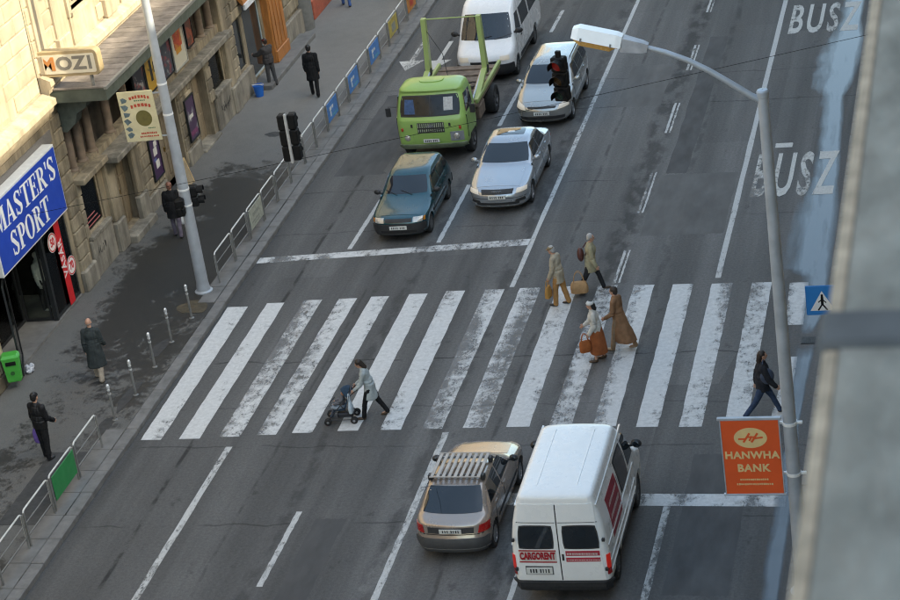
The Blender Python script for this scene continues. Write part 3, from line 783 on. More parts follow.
# canopy with cover boards one by one
CY0, CY1, CX = 51.3, 64.9, -23.22
cb = MB(); cb.box(XF, CX, CY0, CY1, 5.58, 5.93); can = cb.build('canopy', M_AWNEDGE, Bd)
y = CY0-.04; i = 0
while y < CY1:
    wd = random.uniform(.40, .50)
    if y+wd > CY1+.1: break
    pb = MB(); zt_ = 5.985+random.uniform(0, .012)
    pb.v = []; pb.bbox(XF+.02, CX+.05+random.uniform(-.008, .012), y+.016, y+wd-.016, 5.935, zt_, .010)
    pb.build('plank', M_AWN, can); y += wd; i += 1
b = MB(); b.box(CX-.002, CX+.035, CY0-.045, CY1, 5.60, 5.91); b.build('canopy_fascia', M_AWNEDGE, can)
b = MB(); b.box(CX-.01, CX+.075, CY0-.06, CY1, 5.905, 5.99); b.build('canopy_rim', pm('rim_grey', (.19, .19, .17), .5), can)
# window 1 with a red display, door 1, door 2 and 3, window 2
def display(parent, y0, y1, z0, z1, cols, depth=.13):
    xb = XF-depth
    n = len(cols); 
    for k, (fy0, fy1, fz0, fz1, c) in enumerate(cols):
        b = MB(); b.box(xb-.03+k*.003, xb+k*.003, y0+(y1-y0)*fy0, y0+(y1-y0)*fy1, z0+(z1-z0)*fz0, z0+(z1-z0)*fz1)
        b.build('display_panel', pm('display_%d_%d_%d' % tuple(int(v*255) for v in c), c, .5, var=.35, scale=9), parent)
w1 = pane_in(Bw, 52.05, 53.35, 1.35, 2.95)
display(w1, 52.1, 53.3, 1.4, 2.9, [(0, 1, 0, 1, (.05, .045, .04)), (.02, .98, .02, .36, (.36, .025, .03)), (.40, .98, .37, .56, (.65, .07, .035)), (.55, .95, .52, .95, (.16, .14, .11)), (.12, .42, .66, .92, (.06, .10, .13)), (.05, .25, .35, .5, (.20, .03, .04)), (.3, .5, .36, .5, (.14, .16, .15))])
for k in range(3):
    b = MB(); b.box(XF-.067, XF-.062, 52.2, 53.15-.15*k, 1.50+.13*k, 1.535+.13*k); b.build('lettering_bar', pm('pale_red_print', (.40, .12, .12), .5), w1)
w2 = pane_in(Bw, 63.35, 64.75, 1.25, 2.75)
display(w2, 63.4, 64.7, 1.3, 2.7, [(0, 1, 0, 1, (.07, .06, .05)), (.02, .3, .3, .95, (.35, .12, .08)), (.32, .62, .3, .98, (.25, .22, .19)), (.64, .98, .35, .98, (.22, .10, .07)), (.02, .98, .02, .2, (.02, .02, .03)), (.05, .45, .04, .2, (.08, .35, .55)), (.1, .25, .22, .36, (.45, .5, .45))])
def door(parent, y0, y1, z0, z1, leaves=2):
    xb = XF-.24
    b = MB(); b.box(xb-.05, xb, y0, y1, z0, z1); d = b.build('door', M_WOODDOOR, parent)
    L = (y1-y0)/leaves
    for k in range(leaves):
        a = y0+k*L
        for (e, f) in ((.08, .38), (.42, .66), (.70, .94)):
            b = MB(); b.bbox(xb-.004, xb+.022, a+.10, a+L-.10, z0+(z1-z0)*e, z0+(z1-z0)*f, .012); b.build('door_panel', M_WOODDOOR, d)
    b = MB(); b.bbox(xb+.0, xb+.07, y0+L-.09, y0+L-.06, z0+1.0, z0+1.15, .008); b.build('door_handle', pm('brass', (.35, .25, .1), .35, .9), d)
    f = MB(); f.box(XF-.1, XF+.05, y0-.12, y0-.002, z0, z1+.12); f.box(XF-.1, XF+.05, y1+.002, y1+.12, z0, z1+.12); f.box(XF-.1, XF+.055, y0-.12, y1+.12, z1+.003, z1+.14); f.build('door_frame', M_STONE, d)
door(Bw, 54.5, 55.75, .35, 2.55); door(Bw, 58.1, 59.9, .13, 2.5); door(Bw, 61.4, 62.7, .13, 2.5)
b = MB(); b.bbox(XF-.25, XF+.42, 54.25, 56.0, PZ-.02, .34, .025); b.build('door_step', M_PLINTH, Bw)
b = MB(); b.bbox(XF-.25, XF+.22, 61.25, 62.9, PZ-.02, .20, .02); b.build('door_step', M_PLINTH, Bw)
# plinth run along the base
for a, c in ((56.3, 57.95), (60.1, 61.25)):
    b = MB(); b.bbox(XF-.02, XF+.13, a, c, PZ-.02, .62, .03); b.build('plinth', M_PLINTH, Bw)
# ---------------------------------------------------------------- C: house with orange shop front
M_ORANGE = pm('orange_varnish_wood', (.38, .15, .04), .45, var=.35, scale=3, stretch=(5, 5, .5), bump=.2, bscale=25)
CY = (65.3, 73.8)
Ch = [(66.1, 66.9, 1.1, 2.8), (67.2, 69.0, .35, 3.0)]
upC = [(y, y+1.25, z, z+2.5) for z in (7.3, 11.8) for y in (66.5, 69.5, 72)]
Cd, Cw = row_house('corner_shop_house', 'stone house with orange wooden shop front behind the window cleaner', 65.3, 73.8, Ch, up=upC)
moulding(Cd, 'cornice', 65.3, 73.8, CORN, M_TRIM)
quoins(Cw, 65.35, 66.05, PZ+.9, 4.6, .36); quoins(Cw, 66.05, 67.15, 2.85, 4.6, .36)
quoins(Cw, 70.8, 73.7, PZ+1.0, 4.8, .44, cut=[(.33, .7), (.2, .5, .85)])
for a, c in ((65.35, 67.1), (70.85, 73.7)):
    b = MB(); b.bbox(XF-.02, XF+.16, a, c, PZ-.02, 1.02, .04); b.build('plinth', M_PLINTH, Cw)
pane_in(Cw, 66.1, 66.9, 1.1, 2.8, fm=M_DFRAME, glass=M_GLASSW)
w3 = pane_in(Cw, 67.2, 69.0, .35, 3.0, fm=pm('pale_blue_frame', (.38, .45, .47), .4), glass=M_GLASSW)
b = MB(); b.box(XF-.2, XF-.13, 68.05, 68.12, .4, 2.95); b.box(XF-.2, XF-.13, 67.26, 68.95, 2.3, 2.36); b.build('mullion', _mats['pale_blue_frame'], w3)
b = MB(); b.bbox(XF-.05, XF+.28, 69.2, 70.7, PZ+.15, 3.6, .04)
oc = b.build('orange_column', M_ORANGE, Cd)
for k in range(4):
    b = MB(); b.bbox(XF+.28, XF+.31, 69.28+k*.36, 69.55+k*.36, .8, 3.4, .01); b.build('board', M_ORANGE, oc)
b = MB(); b.bbox(XF+.28, XF+.33, 69.22, 70.68, .30, .72, .02); b.build('base_board', M_ORANGE, oc)
b = MB(); b.bbox(XF-.05, XF+.75, 66.9, 72.4, PZ-.03, PZ+.17, .02); b.build('shop_step', M_SLAB, Cd)
# sloping orange fascia with a pale blind rolled under it
b = MB(); b.poly([(XF, 66.75, 3.55), (XF+.30, 66.75, 3.15), (XF+.30, 66.75, 3.35), (XF, 66.75, 3.95)], (0, 2.4, 0)); b.build('orange_fascia', M_ORANGE, Cd)
b = MB(); b.box(XF+.28, XF+.36, 66.75, 69.15, 3.05, 3.24); b.build('blind', pm('blind_cloth', (.62, .64, .66), .7), Cd)
# grey rounded buttress by the door
b = MB(); b.lathe([(.36, PZ), (.36, 1.5), (.30, 1.68), (.15, 1.78), (.01, 1.8)], 18, 'z', (XF+.06, 73.45, 0)); b.build('stone_stub', pm('grey_stub', (.14, .14, .13), .8), Cd, smooth=40)
# ---------------------------------------------------------------- D: far house with the red shop front
upD = [(y, y+1.25, z, z+2.5) for z in (7.3, 11.8) for y in (76, 79.5, 83, 87)]
Dd, Dw = row_house('red_shop_house', 'far stone house with dark red shop front at top of view', 74.0, 110, [(74.5, 77.5, .9, 3.2), (79, 83, .9, 3.2)], up=upD)
moulding(Dd, 'cornice', 74.0, 110, CORN, M_TRIM)
M_REDP = pm('brick_red_paint', (.36, .09, .05), .6, var=.25)
for a, c in ((74.4, 77.6), (78.9, 83.1)):
    b = MB(); b.bbox(XF-.02, XF+.17, a, c, PZ-.02, .88, .03); b.build('red_plinth', M_REDP, Dw)
    w_ = pane_in(Dw, a+.1, c-.1, .9, 3.2, fm=M_REDP, glass=M_GLASSW)
    b = MB(); b.box(XF-.45, XF-.4, a+.15, c-.15, .95, 3.1); b.build('display_panel', pm('plum_cloth', (.12, .015, .03), .7), w_)
quoins(Dw, 73.85, 74.35, PZ+.2, 4.6, .42); quoins(Dw, 77.7, 78.8, PZ+.2, 4.6, .42)
# house further down, out of view to the left of the shop
E_, Ew = row_house('plain_cream_house', 'plain cream house beyond the sport shop, left of view', -40, 23.8, [(0, 3, 1, 3)], up=[(y, y+1.2, z, z+2.4) for z in (7.3, 11.8) for y in (2, 6, 10, 14, 18)])
# ================================================================== street furniture and signs
M_GALV = pm('galvanised_steel', (.40, .43, .46), .45, .25, var=.16, scale=3, bump=.1, bscale=20)
M_RAIL = pm('pale_paint_rail_sheen', (.60, .60, .57), .45, var=.15, scale=6)  # pale tone on the top rails stands in for light reflecting off them
M_POSTG = pm('railing_post_grey', (.20, .20, .19), .5, .2, var=.25, scale=6)
M_BLACK = pm('signal_black', (.007, .007, .007), .6, var=.3, spec=.2)
M_WHITE = pm('white_enamel', (.75, .75, .73), .4, var=.06)

# ---- railing sections along the left kerb (each one lifts out on its own)
def board_mat(name, col, mark):
    t = NT(name)
    n = t.noise(t.pos((1, 6, 6)), 1.3, 3, .5)
    f = t.ramp(n, .50, .56, 0, 1)
    t.set(Base_Color=t.mix(f, (*col, 1), (*mark, 1)), Roughness=.5)
    return t.m
def railing(y0, y1, label, board=None):
    L = y1-y0; xc = -21.08+.002*(y0-40)
    t_ = thing('railing_section', label, 'railing', (xc, (y0+y1)/2, PZ), 0, 'railing sections along the left kerb')
    h = L/2-.03; top = .90; rr = .10
    pts = [(0, -h, .30), (0, -h, top-rr)]+[(0, -h+rr*(1-math.cos(a)), top-rr+rr*math.sin(a)) for a in (R(30), R(60), R(90))]
    pts += [(0, h-rr*(1-math.cos(a)), top-rr+rr*math.sin(a)) for a in (R(90), R(60), R(30))]+[(0, h, top-rr), (0, h, .30)]
    b = MB(); b.tube(pts, .021, 8); b.build('top_rail', M_RAIL, t_, smooth=True)
    b = MB(); b.tube([(0, -h+.02, .28), (0, h-.02, .28)], .016, 8); b.build('bottom_rail', M_POSTG, t_, smooth=True)
    for s in (-1, 1):
        b = MB(); b.tube([(0.012, s*h, -.1), (0.012, s*h, .86)], .026, 8); b.build('post', M_POSTG, t_, smooth=True)
    if board:
        b = MB(); b.bbox(.03, .05, -h+.06, h-.06, .24, .84, .004); b.build('board', board[0], t_)
        for k, (py, pz, sy, sz, col) in enumerate(board[1]):
            b = MB(); b.box(.0515, .054, py-sy/2, py+sy/2, pz-sz/2, pz+sz/2); b.build('board_print', col, t_)
    else:
        b = MB(); b.tube([(0, -h+.02, .58), (0, h-.02, .58)], .013, 8); b.build('middle_rail', M_POSTG, t_, smooth=True)
MB_GREEN = pm('green_board', (.02, .22, .06), .4, var=.12, scale=2)
MB_BLUE = pm('blue_board', (.06, .19, .46), .4, var=.25, scale=5)
MB_YEL = pm('yellow_board', (.42, .33, .08), .5, var=.3, scale=5)
MB_ORG = pm('orange_board', (.48, .20, .05), .5, var=.3, scale=5)
MB_CRM = pm('cream_board', (.36, .36, .29), .5, var=.3, scale=8)
M_PRW = pm('print_white', (.6, .62, .62), .5); M_PRG = pm('print_grey', (.25, .26, .22), .5); M_PRR = pm('print_red', (.45, .05, .03), .5)
blu = [(-.25, .62, .22, .12, M_PRW), (-.27, .45, .12, .16, M_PRW), (.15, .35, .5, .05, pm('print_teal', (.10, .35, .40), .5)), (.0, .62, .16, .1, M_PRW)]
crm = [(0, .6, .6, .1, M_PRG), (-.1, .42, .7, .05, M_PRG), (0, .34, .5, .04, M_PRG)]
railing(33.6, 36.0, 'plain grey railing section at bottom left corner of view, mostly outside it')
railing(36.1, 37.62, 'plain bright topped railing section, third below the green board')
railing(37.66, 39.12, 'plain bright topped railing section just below the green board')
railing(39.16, 40.62, 'railing section carrying a plain green board', (MB_GREEN, []))
railing(40.66, 42.14, 'plain bright topped railing section just above the green board, nearest the crossing')
railing(51.2, 52.68, 'plain railing section beside the tall lamp post, first past the crossing')
railing(52.72, 54.1, 'plain railing section between lamp post and cream board')
railing(54.15, 55.5, 'railing section carrying a cream printed board', (MB_CRM, crm))
railing(55.54, 56.85, 'plain railing section just beyond the cream board')
railing(56.9, 58.3, 'plain railing section next but one beyond the cream board, below the double signal')
railing(58.34, 59.85, 'plain railing section behind the double black signal head')
railing(59.9, 61.15, 'plain railing section next but one before the first blue board')
railing(61.2, 62.55, 'plain railing section just before the first blue board')
railing(62.6, 63.9, 'railing section with blue board, nearest of the three blue boards', (MB_BLUE, blu))
railing(63.95, 65.2, 'plain railing section between the nearest and middle blue boards')
railing(65.25, 66.6, 'railing section with blue board, middle one of three', (MB_BLUE, blu))
railing(66.65, 68.0, 'plain railing section between the middle and farthest blue boards')
railing(68.05, 69.45, 'railing section with blue board, farthest of the three blue boards', (MB_BLUE, blu))
railing(69.5, 70.75, 'plain railing section between blue and yellow boards')
railing(70.8, 72.15, 'railing section carrying a faded yellow board', (MB_YEL, [(0, .5, .5, .3, M_PRG)]))
railing(72.2, 73.5, 'plain railing section between yellow and orange boards')
railing(73.55, 74.9, 'railing section carrying an orange board at top of view', (MB_ORG, [(0, .5, .5, .25, M_PRR)]))
railing(74.95, 76.4, 'plain railing section beyond the orange board')

# ---- bollards
def bollard(x, y, label):
    t_ = thing('bollard', label, 'bollard', (x, y, PZ), 0, 'bollards at the left end of the crossing')
    b = MB(); b.tube([(0, 0, -.1), (0, 0, .80)], .032, 10); b.build('post', M_POSTG, t_, smooth=True)
    b = MB(); b.lathe([(.034, .80), (.040, .81), (.040, .835), (.032, .85), (.040, .88), (.044, .92), (.038, .96), (.02, .98), (.004, .985)], 14); b.build('cap', pm('polished_cap', (.75, .75, .74), .25, .6), t_, smooth=True)
    b = MB(); b.lathe([(.034, .70), (.04, .70), (.04, .74), (.034, .74)], 12); b.build('ring', _mats['polished_cap'], t_)
    b = MB(); b.lathe([(.07, 0), (.07, .015), (.034, .03)], 12); b.build('foot', M_POSTG, t_)
bollard(-21.25, 43.47, 'thin grey bollard with silver cap, nearest the railing with the green board')
bollard(-21.17, 44.75, 'thin grey bollard with silver cap, second from the green-board railing')
bollard(-21.2, 46.26, 'thin grey bollard with silver cap, third from green-board railing, middle of five')
bollard(-21.23, 47.67, 'thin grey bollard with silver cap, second from the tall lamp post')
bollard(-21.15, 49.08, 'thin grey bollard with silver cap, nearest the tall lamp post')

# ---- left lamp post with board and pedestrian signals
LP = (-21.36, 50.76)
t_ = thing('lamp_post', 'tall pale steel post at left end of crossing carrying signals', 'lamp post', (LP[0], LP[1], PZ))
b = MB(); b.tube([(0, 0, -.1), (0, 0, .25), (0, 0, 3), (0, 0, 7), (0, 0, 11.5)], [.17, .165, .15, .118, .085], 20); b.build('post', M_GALV, t_, smooth=True)
b = MB(); b.lathe([(.25, 0), (.25, .03), (.19, .06), (.17, .25)], 20); b.build('base', M_GALV, t_, smooth=30)
b = MB(); b.tube([(0, 0, 11.4), (.15, 0, 11.9), (.6, 0, 12.2), (1.4, 0, 12.4), (2.2, 0, 12.5)], [.07, .065, .06, .055, .05], 12); b.build('arm', M_GALV, t_, smooth=True)
b = MB(); b.bbox(2.1, 3.1, -.17, .17, 12.42, 12.62, .05); b.build('lamp_head', M_WHITE, t_)
for z in (2.55, 3.0, 5.15, 6.0):
    rr = .16-.009*z+.012
    b = MB(); b.lathe([(rr, z), (rr+.014, z), (rr+.014, z+.05), (rr, z+.05)], 18); b.build('clamp_band', M_WHITE, t_)
def signal(name, label, loc, rz, lamps, lit=None, scale=1., group=None, wk=1.):
    s_ = thing(name, label, 'traffic light', loc, rz, group)
    n = len(lamps); hh = .34*scale
    for k, c in enumerate(lamps):
        z = -hh*(k+.5)
        b = MB(); b.bbox(-.165*scale*wk, .165*scale*wk, -.12, .12, z-hh/2+.004, z+hh/2-.004, .03); h_ = b.build('lamp_housing', M_BLACK, s_)
        b = MB(); b.lathe([(.001, -.135), (.08*scale*wk, -.134), (.125*scale*wk, -.124), (.13*scale*wk, -.118)], 18, 'y', (0, 0, z))
        mat = {'r': pm('lens_red_off', (.10, .008, .006), .25), 'y': pm('lens_amber_off', (.05, .025, .006), .25), 'g': pm('lens_green_off', (.006, .022, .015), .25)}[c]
        if lit == c: mat = emit_mat('lens_lit_'+c, {'r': (1, .03, .015), 'g': (.05, 1, .4), 'y': (1, .5, .05)}[c], .008, (.13, .009, .008))
        b.build('lens', mat, h_, smooth=True)
        b = MB(); rings = []
        for (yy, r_) in ((-.115, .138*scale*wk), (-.34*scale*wk, .15*scale*wk)):
            rings.append([(r_*math.cos(a), yy, z+r_*math.sin(a)) for a in [R(-25)+R(230)*q/12 for q in range(13)]])
        b.loft(rings, False, False); b.build('visor', M_BLACK, h_)
    return s_
sg = signal('pedestrian_signal', 'black pedestrian signal box on tall post, facing the crossing', (LP[0]+.16, LP[1]+.22, 3.15), R(100), 'rg', scale=.85)
b = MB(); b.bbox(-.05, .05, .10, .25, -.4, -.2, .01); b.build('bracket', M_BLACK, sg)
sg2 = signal('pedestrian_signal', 'second black signal on tall post, turned to the pavement', (LP[0]-.05, LP[1]-.34, 3.0), R(190), 'rg', scale=.7)
b = MB(); b.bbox(-.05, .05, .10, .22, -.4, -.2, .01); b.build('bracket', M_BLACK, sg2)
# cream poster board on the post
t_ = thing('poster_board', 'cream board with red lettering and dark round disc on lamp post', 'sign', (-22.14, LP[1]-.06, 5.30))
t_.rotation_euler = (0, R(-1.5), 0)
b = MB(); b.bbox(-.50, .50, -.02, .02, -.70, .70, .006); b.build('board', pm('cream_enamel', (.56, .50, .31), .5, var=.15, scale=4), t_)
M_PRED = pm('sign_red_print', (.42, .06, .03), .5); M_PGRN = pm('sign_green_print', (.06, .16, .08), .5); M_PBLU = pm('sign_blue_print', (.10, .20, .28), .5)
def bars(parent, x0, x1, z, h, mat, n, rnd, y=-.0215, gap=.3, arch=0):
    w_ = (x1-x0)/n; b = MB()
    for k in range(n):
        zz = z-arch*((k+.5)/n*2-1)**2
        b.box(x0+k*w_, x0+k*w_+w_*(1-gap*rnd.uniform(.6, 1.4)), y-.002, y, zz-h/2*rnd.uniform(.7, 1), zz+h/2*rnd.uniform(.7, 1))
    b.build('lettering', mat, parent)
rn = random.Random(4)
bars(t_, -.18, .42, .55, .10, M_PRED, 7, rn, arch=.06); bars(t_, -.05, .28, .44, .04, M_PGRN, 6, rn); bars(t_, -.18, .42, .32, .11, M_PRED, 6, rn, arch=.06)
bars(t_, -.05, .40, -.48, .06, M_PRED, 9, rn); bars(t_, -.10, .44, -.57, .05, M_PRED, 10, rn); bars(t_, .18, .40, -.34, .03, M_PGRN, 5, rn)
for k in range(6):
    b = MB(); z = .5-k*.2; rr = random.Random(k); q = lambda: rr.uniform(-.03, .03)
    b.poly([(-.45+q(), -.0215, z+q()), (-.34+q(), -.0215, z+.05+q()), (-.25+q(), -.0215, z-.02+q()), (-.30+q(), -.0215, z-.09), (-.40+q(), -.0215, z-.12+q())], (0, -.002, 0)); b.build('ornament', pm('sign_slate_print', (.10, .14, .15), .5, var=.5, scale=20), t_)
b = MB(); b.lathe([(.001, -.0225), (.225, -.0225), (.225, -.0205)], 28, 'y', (.12, 0, -.06)); b.build('disc', pm('olive_disc', (.13, .11, .03), .5), t_)
for z in (.6, -.6):
    b = MB(); b.box(.46, .80, .022, .04, z-.02, z+.02); b.build('bracket', M_GALV, t_)

# ---- right lamp post with arm, lamp and bank banner
RP = (-4.12, 35.96)
t_ = thing('lamp_post', 'tall grey lamp post with curved arm at right of the crossing', 'lamp post', (RP[0], RP[1], PZ))
b = MB(); b.tube([(0, 0, -.1), (0, 0, 2), (0, 0, 6), (0, 0, 10.27)], [.15, .135, .115, .095], 24); b.build('post', M_GALV, t_, smooth=True)
b = MB(); b.lathe([(.098, 10.2), (.108, 10.21), (.108, 10.30), (.09, 10.33), (.01, 10.34)], 20); b.build('post_cap', M_GALV, t_, smooth=30)
b = MB(); b.lathe([(.25, 0), (.25, .03), (.17, .06), (.155, .3)], 20); b.build('base', M_GALV, t_, smooth=30)
arm = [(-.05, 0, 10.14), (-.20, 0, 10.23), (-.55, 0, 10.49), (-.90, 0, 10.74), (-1.25, 0, 10.95), (-1.62, 0, 11.12), (-1.97, 0, 11.24)]
b = MB(); b.tube(arm, [.062, .058, .055, .052, .049, .046, .044], 14); b.build('arm', M_GALV, t_, smooth=True)
Mr = Matrix.Translation((-1.94, 0, 11.23)) @ Matrix.Rotation(R(15.5), 4, 'Y')
b = MB(); b.loft([[(x, s*w_, z) for s, z in ((-1, z0), (1, z0), (1, z1), (-1, z1))] for x, w_, z0, z1 in ((.02, .07, -.07, .07), (-.08, .09, -.10, .09), (-.40, .12, -.14, .11), (-.44, .12, -.14, .11))]); b.xf(Mr); b.build('gear_housing', pm('housing_grey', (.38, .38, .39), .5), t_)
b = MB(); b.loft([[(x, s*w_, z) for s, z in ((-1, z0), (-.62, z1), (.62, z1), (1, z0))] for x, w_, z0, z1 in ((-.445, .17, -.06, .13), (-.55, .185, -.06, .15), (-1.22, .185, -.06, .15), (-1.33, .14, -.06, .10))]); b.xf(Mr); lh = b.build('lamp_head', pm('lamp_white', (.85, .84, .80), .35, var=.05), t_)
b = MB(); b.loft([[(x, s*w_, z) for s, z in ((-1, z0), (1, z0), (.96, z1), (-.96, z1))] for x, w_, z0, z1 in ((-.50, .13, -.065, -.09), (-.62, .17, -.15, -.065), (-1.15, .17, -.15, -.065), (-1.28, .12, -.09, -.065))]); b.xf(Mr); b.build('lamp_bowl', pm('amber_bowl', (.42, .22, .05), .2, var=.1, coat=.4), lh)
for x in (-.62, -1.15):
    b = MB(); b.cbox((x, -.185, -.04), (.03, .02, .06)); b.xf(Mr); b.build('clip', M_POSTG, lh)
for z in (2.62, 3.70):
    b = MB(); b.lathe([(.12, z), (.145, z), (.145, z+.06), (.12, z+.06)], 18); b.build('clamp_band', M_WHITE, t_)
    b = MB(); b.bbox(-.30, .24, -.03, .03, z+.005, z+.055, .008); b.build('clamp_arm', M_WHITE, t_)
t_ = thing('bank_sign', 'red orange hanging bank sign with oval emblem on right lamp post', 'sign', (-4.86, 35.88, 3.17))
M_BANK = pm('bank_red', (.70, .095, .02), .45, var=.08, scale=2); M_BANKY = pm('bank_cream', (.70, .52, .24), .5, var=.08)
b = MB(); b.bbox(-.545, .545, -.025, .025, -.78, .80, .008); b.build('panel', M_BANK, t_)
for (z0, z1) in ((.80, .86), (-.82, -.78)):
    b = MB(); b.bbox(-.60, .60, -.035, .035, z0, z1, .01); b.build('frame_bar', M_GALV, t_)
for s in (-1, 1):
    b = MB(); b.box(s*.55-.01, s*.55+.01, -.03, .03, -.80, .80); b.build('frame_side', M_GALV, t_)
rings = [[(.31*k*math.cos(2*PI*q/32), y_, .43+.215*k*math.sin(2*PI*q/32)) for q in range(32)] for y_, k in ((-.024, 1), (-.029, 1))]
b = MB(); b.loft(rings); em = b.build('emblem', M_BANKY, t_)
def stroke(b, pts, w_, y0, y1):
    for (ax, az), (cx_, cz) in zip(pts[:-1], pts[1:]):
        d = Vector((cx_-ax, 0, cz-az)); L = d.length; d.normalize(); n_ = Vector((-d.z, 0, d.x))*w_/2; e = d*w_*.35
        p0, p1 = Vector((ax, y0, az))-e, Vector((cx_, y0, cz))+e
        b.poly([p0-n_, p1-n_, p1+n_, p0+n_], (0, y1-y0, 0))
b = MB()
stroke(b, [(-.22, .41), (-.10, .41), (-.06, .45), (.06, .45)], .035, -.029, -.032); stroke(b, [(-.13, .35), (-.02, .52)], .04, -.0292, -.0325); stroke(b, [(.02, .35), (.13, .52)], .04, -.0294, -.0328); stroke(b, [(.06, .42), (.22, .44)], .035, -.0296, -.033); stroke(b, [(-.02, .38), (.02, .46)], .035, -.0298, -.0334)
b.build('emblem_mark', M_BANK, em)
text_obj('lettering', 'HANWHA', .212, M_BANKY, t_, (0, -.027, .055), (R(90), 0, 0), offset=.007, spacing=1.08)
text_obj('lettering', 'BANK', .22, M_BANKY, t_, (.01, -.027, -.225), (R(90), 0, 0), offset=.007, spacing=1.08)
rn = random.Random(9)
bars(t_, -.26, .28, -.47, .045, M_BANKY, 14, rn, y=-.0265); bars(t_, -.33, .36, -.57, .045, M_BANKY, 18, rn, y=-.0265)

# ---- blue crossing sign on the right pavement
SP = (-4.12, 44.15)
t_ = thing('crossing_sign', 'blue square sign with white triangle and walking figure at right kerb', 'sign', (SP[0], SP[1], PZ))
b = MB(); b.tube([(.32, .03, -.05), (.32, .03, 2.75)], .03, 10); b.build('post', M_POSTG, t_, smooth=True)
b = MB(); b.bbox(-.36, .36, -.012, .012, 1.95, 2.67, .02); b.build('panel', pm('sign_blue', (.012, .17, .46), .35, var=.06), t_)
b = MB(); b.box(-.34, .34, -.0135, -.0122, 1.97, 2.65); b.build('border', pm('sign_blue2', (.02, .19, .50), .35, var=.06), t_)
b = MB(); b.poly([(-.27, -.014, 2.06), (.27, -.014, 2.06), (0, -.014, 2.54)], (0, -.002, 0)); b.build('triangle', M_WHITE, t_)
b = MB(); stroke(b, [(0, 2.40), (0, 2.44)], .05, -.016, -.018); stroke(b, [(.0, 2.22), (.0, 2.37)], .06, -.0162, -.0182); stroke(b, [(-.09, 2.08), (0, 2.22)], .035, -.0164, -.0184); stroke(b, [(.10, 2.08), (0, 2.22)], .035, -.0166, -.0186); stroke(b, [(-.08, 2.27), (.0, 2.34), (.08, 2.26)], .025, -.0168, -.0188); b.build('walking_figure', M_BLACK, t_)
sg = signal('pedestrian_signal', 'small black pedestrian signal under the blue crossing sign', (SP[0]+.32, SP[1]-.14, PZ+1.9), R(-40), 'rg', scale=.7)

# ---- span wire with hanging signals over the crossing
WA, WB = Vector((XF, 47.9, 3.72)), Vector((1.25, 48.3, 7.9))
def wire_at(t, sag=.10): p = WA.lerp(WB, t); return p-Vector((0, 0, sag*4*t*(1-t)))
def wt(x): return (x-WA.x)/(WB.x-WA.x)
t_ = tag(MB().tube([wire_at(k/24) for k in range(25)], .0065, 6).build('span_wire', M_BLACK), 'thin dark cable strung across the street under the hanging signals', 'cable')
p = wire_at(wt(-17.15))
s1 = signal('hanging_signal', 'left half of the double black signal seen from behind above the railing', (p.x-.125, p.y-.02, p.z+1.24), R(180), 'ryg', scale=1.2, group='double hanging signal', wk=.5)
s2 = signal('hanging_signal', 'right half of double black signal seen from behind above the railing', (p.x+.125, p.y+.02, p.z+1.24), R(180), 'ryg', scale=1.2, group='double hanging signal', wk=.5)
b = MB(); b.bbox(.095, .155, .10, .19, -1.26, .03, .01); b.build('mounting_tube', pm('pale_tube', (.40, .40, .39), .5), s2)
p = wire_at(wt(-10.25))
s3 = signal('hanging_signal', 'black hanging signal with red lamp lit in front of silver estate car', (p.x+.02, p.y, p.z+1.16), R(-12), 'ryg', lit='r', scale=1.08)
b = MB(); b.bbox(-.06, .06, -.05, .05, -.005, .14, .01); b.build('hanger_box', M_BLACK, s3)

# ---- litter bin on the shop wall
t_ = thing('litter_bin', 'bright green plastic litter bin beside the sport shop entrance', 'litter bin', (-24.62, 45.32, PZ))
t_.rotation_euler[2] = R(20)
M_BIN = pm('bin_green', (.06, .36, .05), .4, var=.1)
rings = [[(x*k, y*k2, z) for x, y in ((-.19, -.16), (.19, -.16), (.22, 0), (.19, .16), (-.19, .16), (-.22, 0))] for z, k, k2 in ((.22, .82, .8), (.26, .9, .9), (.80, 1.08, 1.08), (.86, 1.1, 1.1))]
b = MB(); b.loft(rings); b.build('bin_body', M_BIN, t_)
b = MB(); b.loft([[(x*k, y*k2, z) for x, y in ((-.19, -.16), (.19, -.16), (.22, 0), (.19, .16), (-.19, .16), (-.22, 0))] for z, k, k2 in ((.862, 1.16, 1.16), (.90, 1.16, 1.16), (.96, .9, .85))]); b.build('bin_lid', M_BIN, t_)
b = MB(); b.box(-.13, .13, -.19, -.165, .70, .80); b.build('bin_slot', M_BLACK, t_)
b = MB(); b.lathe([(.001, -.182), (.055, -.182), (.055, -.172)], 16, 'y', (0, 0, .48)); b.build('bin_emblem', pm('bin_print', (.02, .10, .02), .5), t_)
b = MB(); b.tube([(0, .10, -.05), (0, .10, .9)], .03, 8); b.build('bin_post', M_POSTG, t_)

# ---- blue bucket
t_ = thing('bucket', 'blue plastic bucket standing at the feet of the window cleaner', 'bucket', (-24.5, 66.35, PZ))
b = MB(); b.lathe([(.001, .012), (.13, .012), (.135, .0), (.185, .37), (.20, .37), (.20, .395), (.178, .395), (.125, .03), (.001, .03)], 22); b.build('bucket_body', pm('bucket_blue', (.01, .12, .48), .35, var=.08), t_, smooth=30)
b = MB(); b.tube([(.19*math.cos(a), -.06, .38+.19*math.sin(a)*.25) for a in [PI*q/10 for q in range(11)]], .007, 6); b.build('bucket_handle', M_RAIL, t_)
b = MB(); b.box(-.22, .2, -.02, .02, .40, .415); tag(b.build('squeegee', M_RAIL), 'pale wiper bar laid across the blue bucket', 'wiper').location = (-24.5, 66.35, PZ)

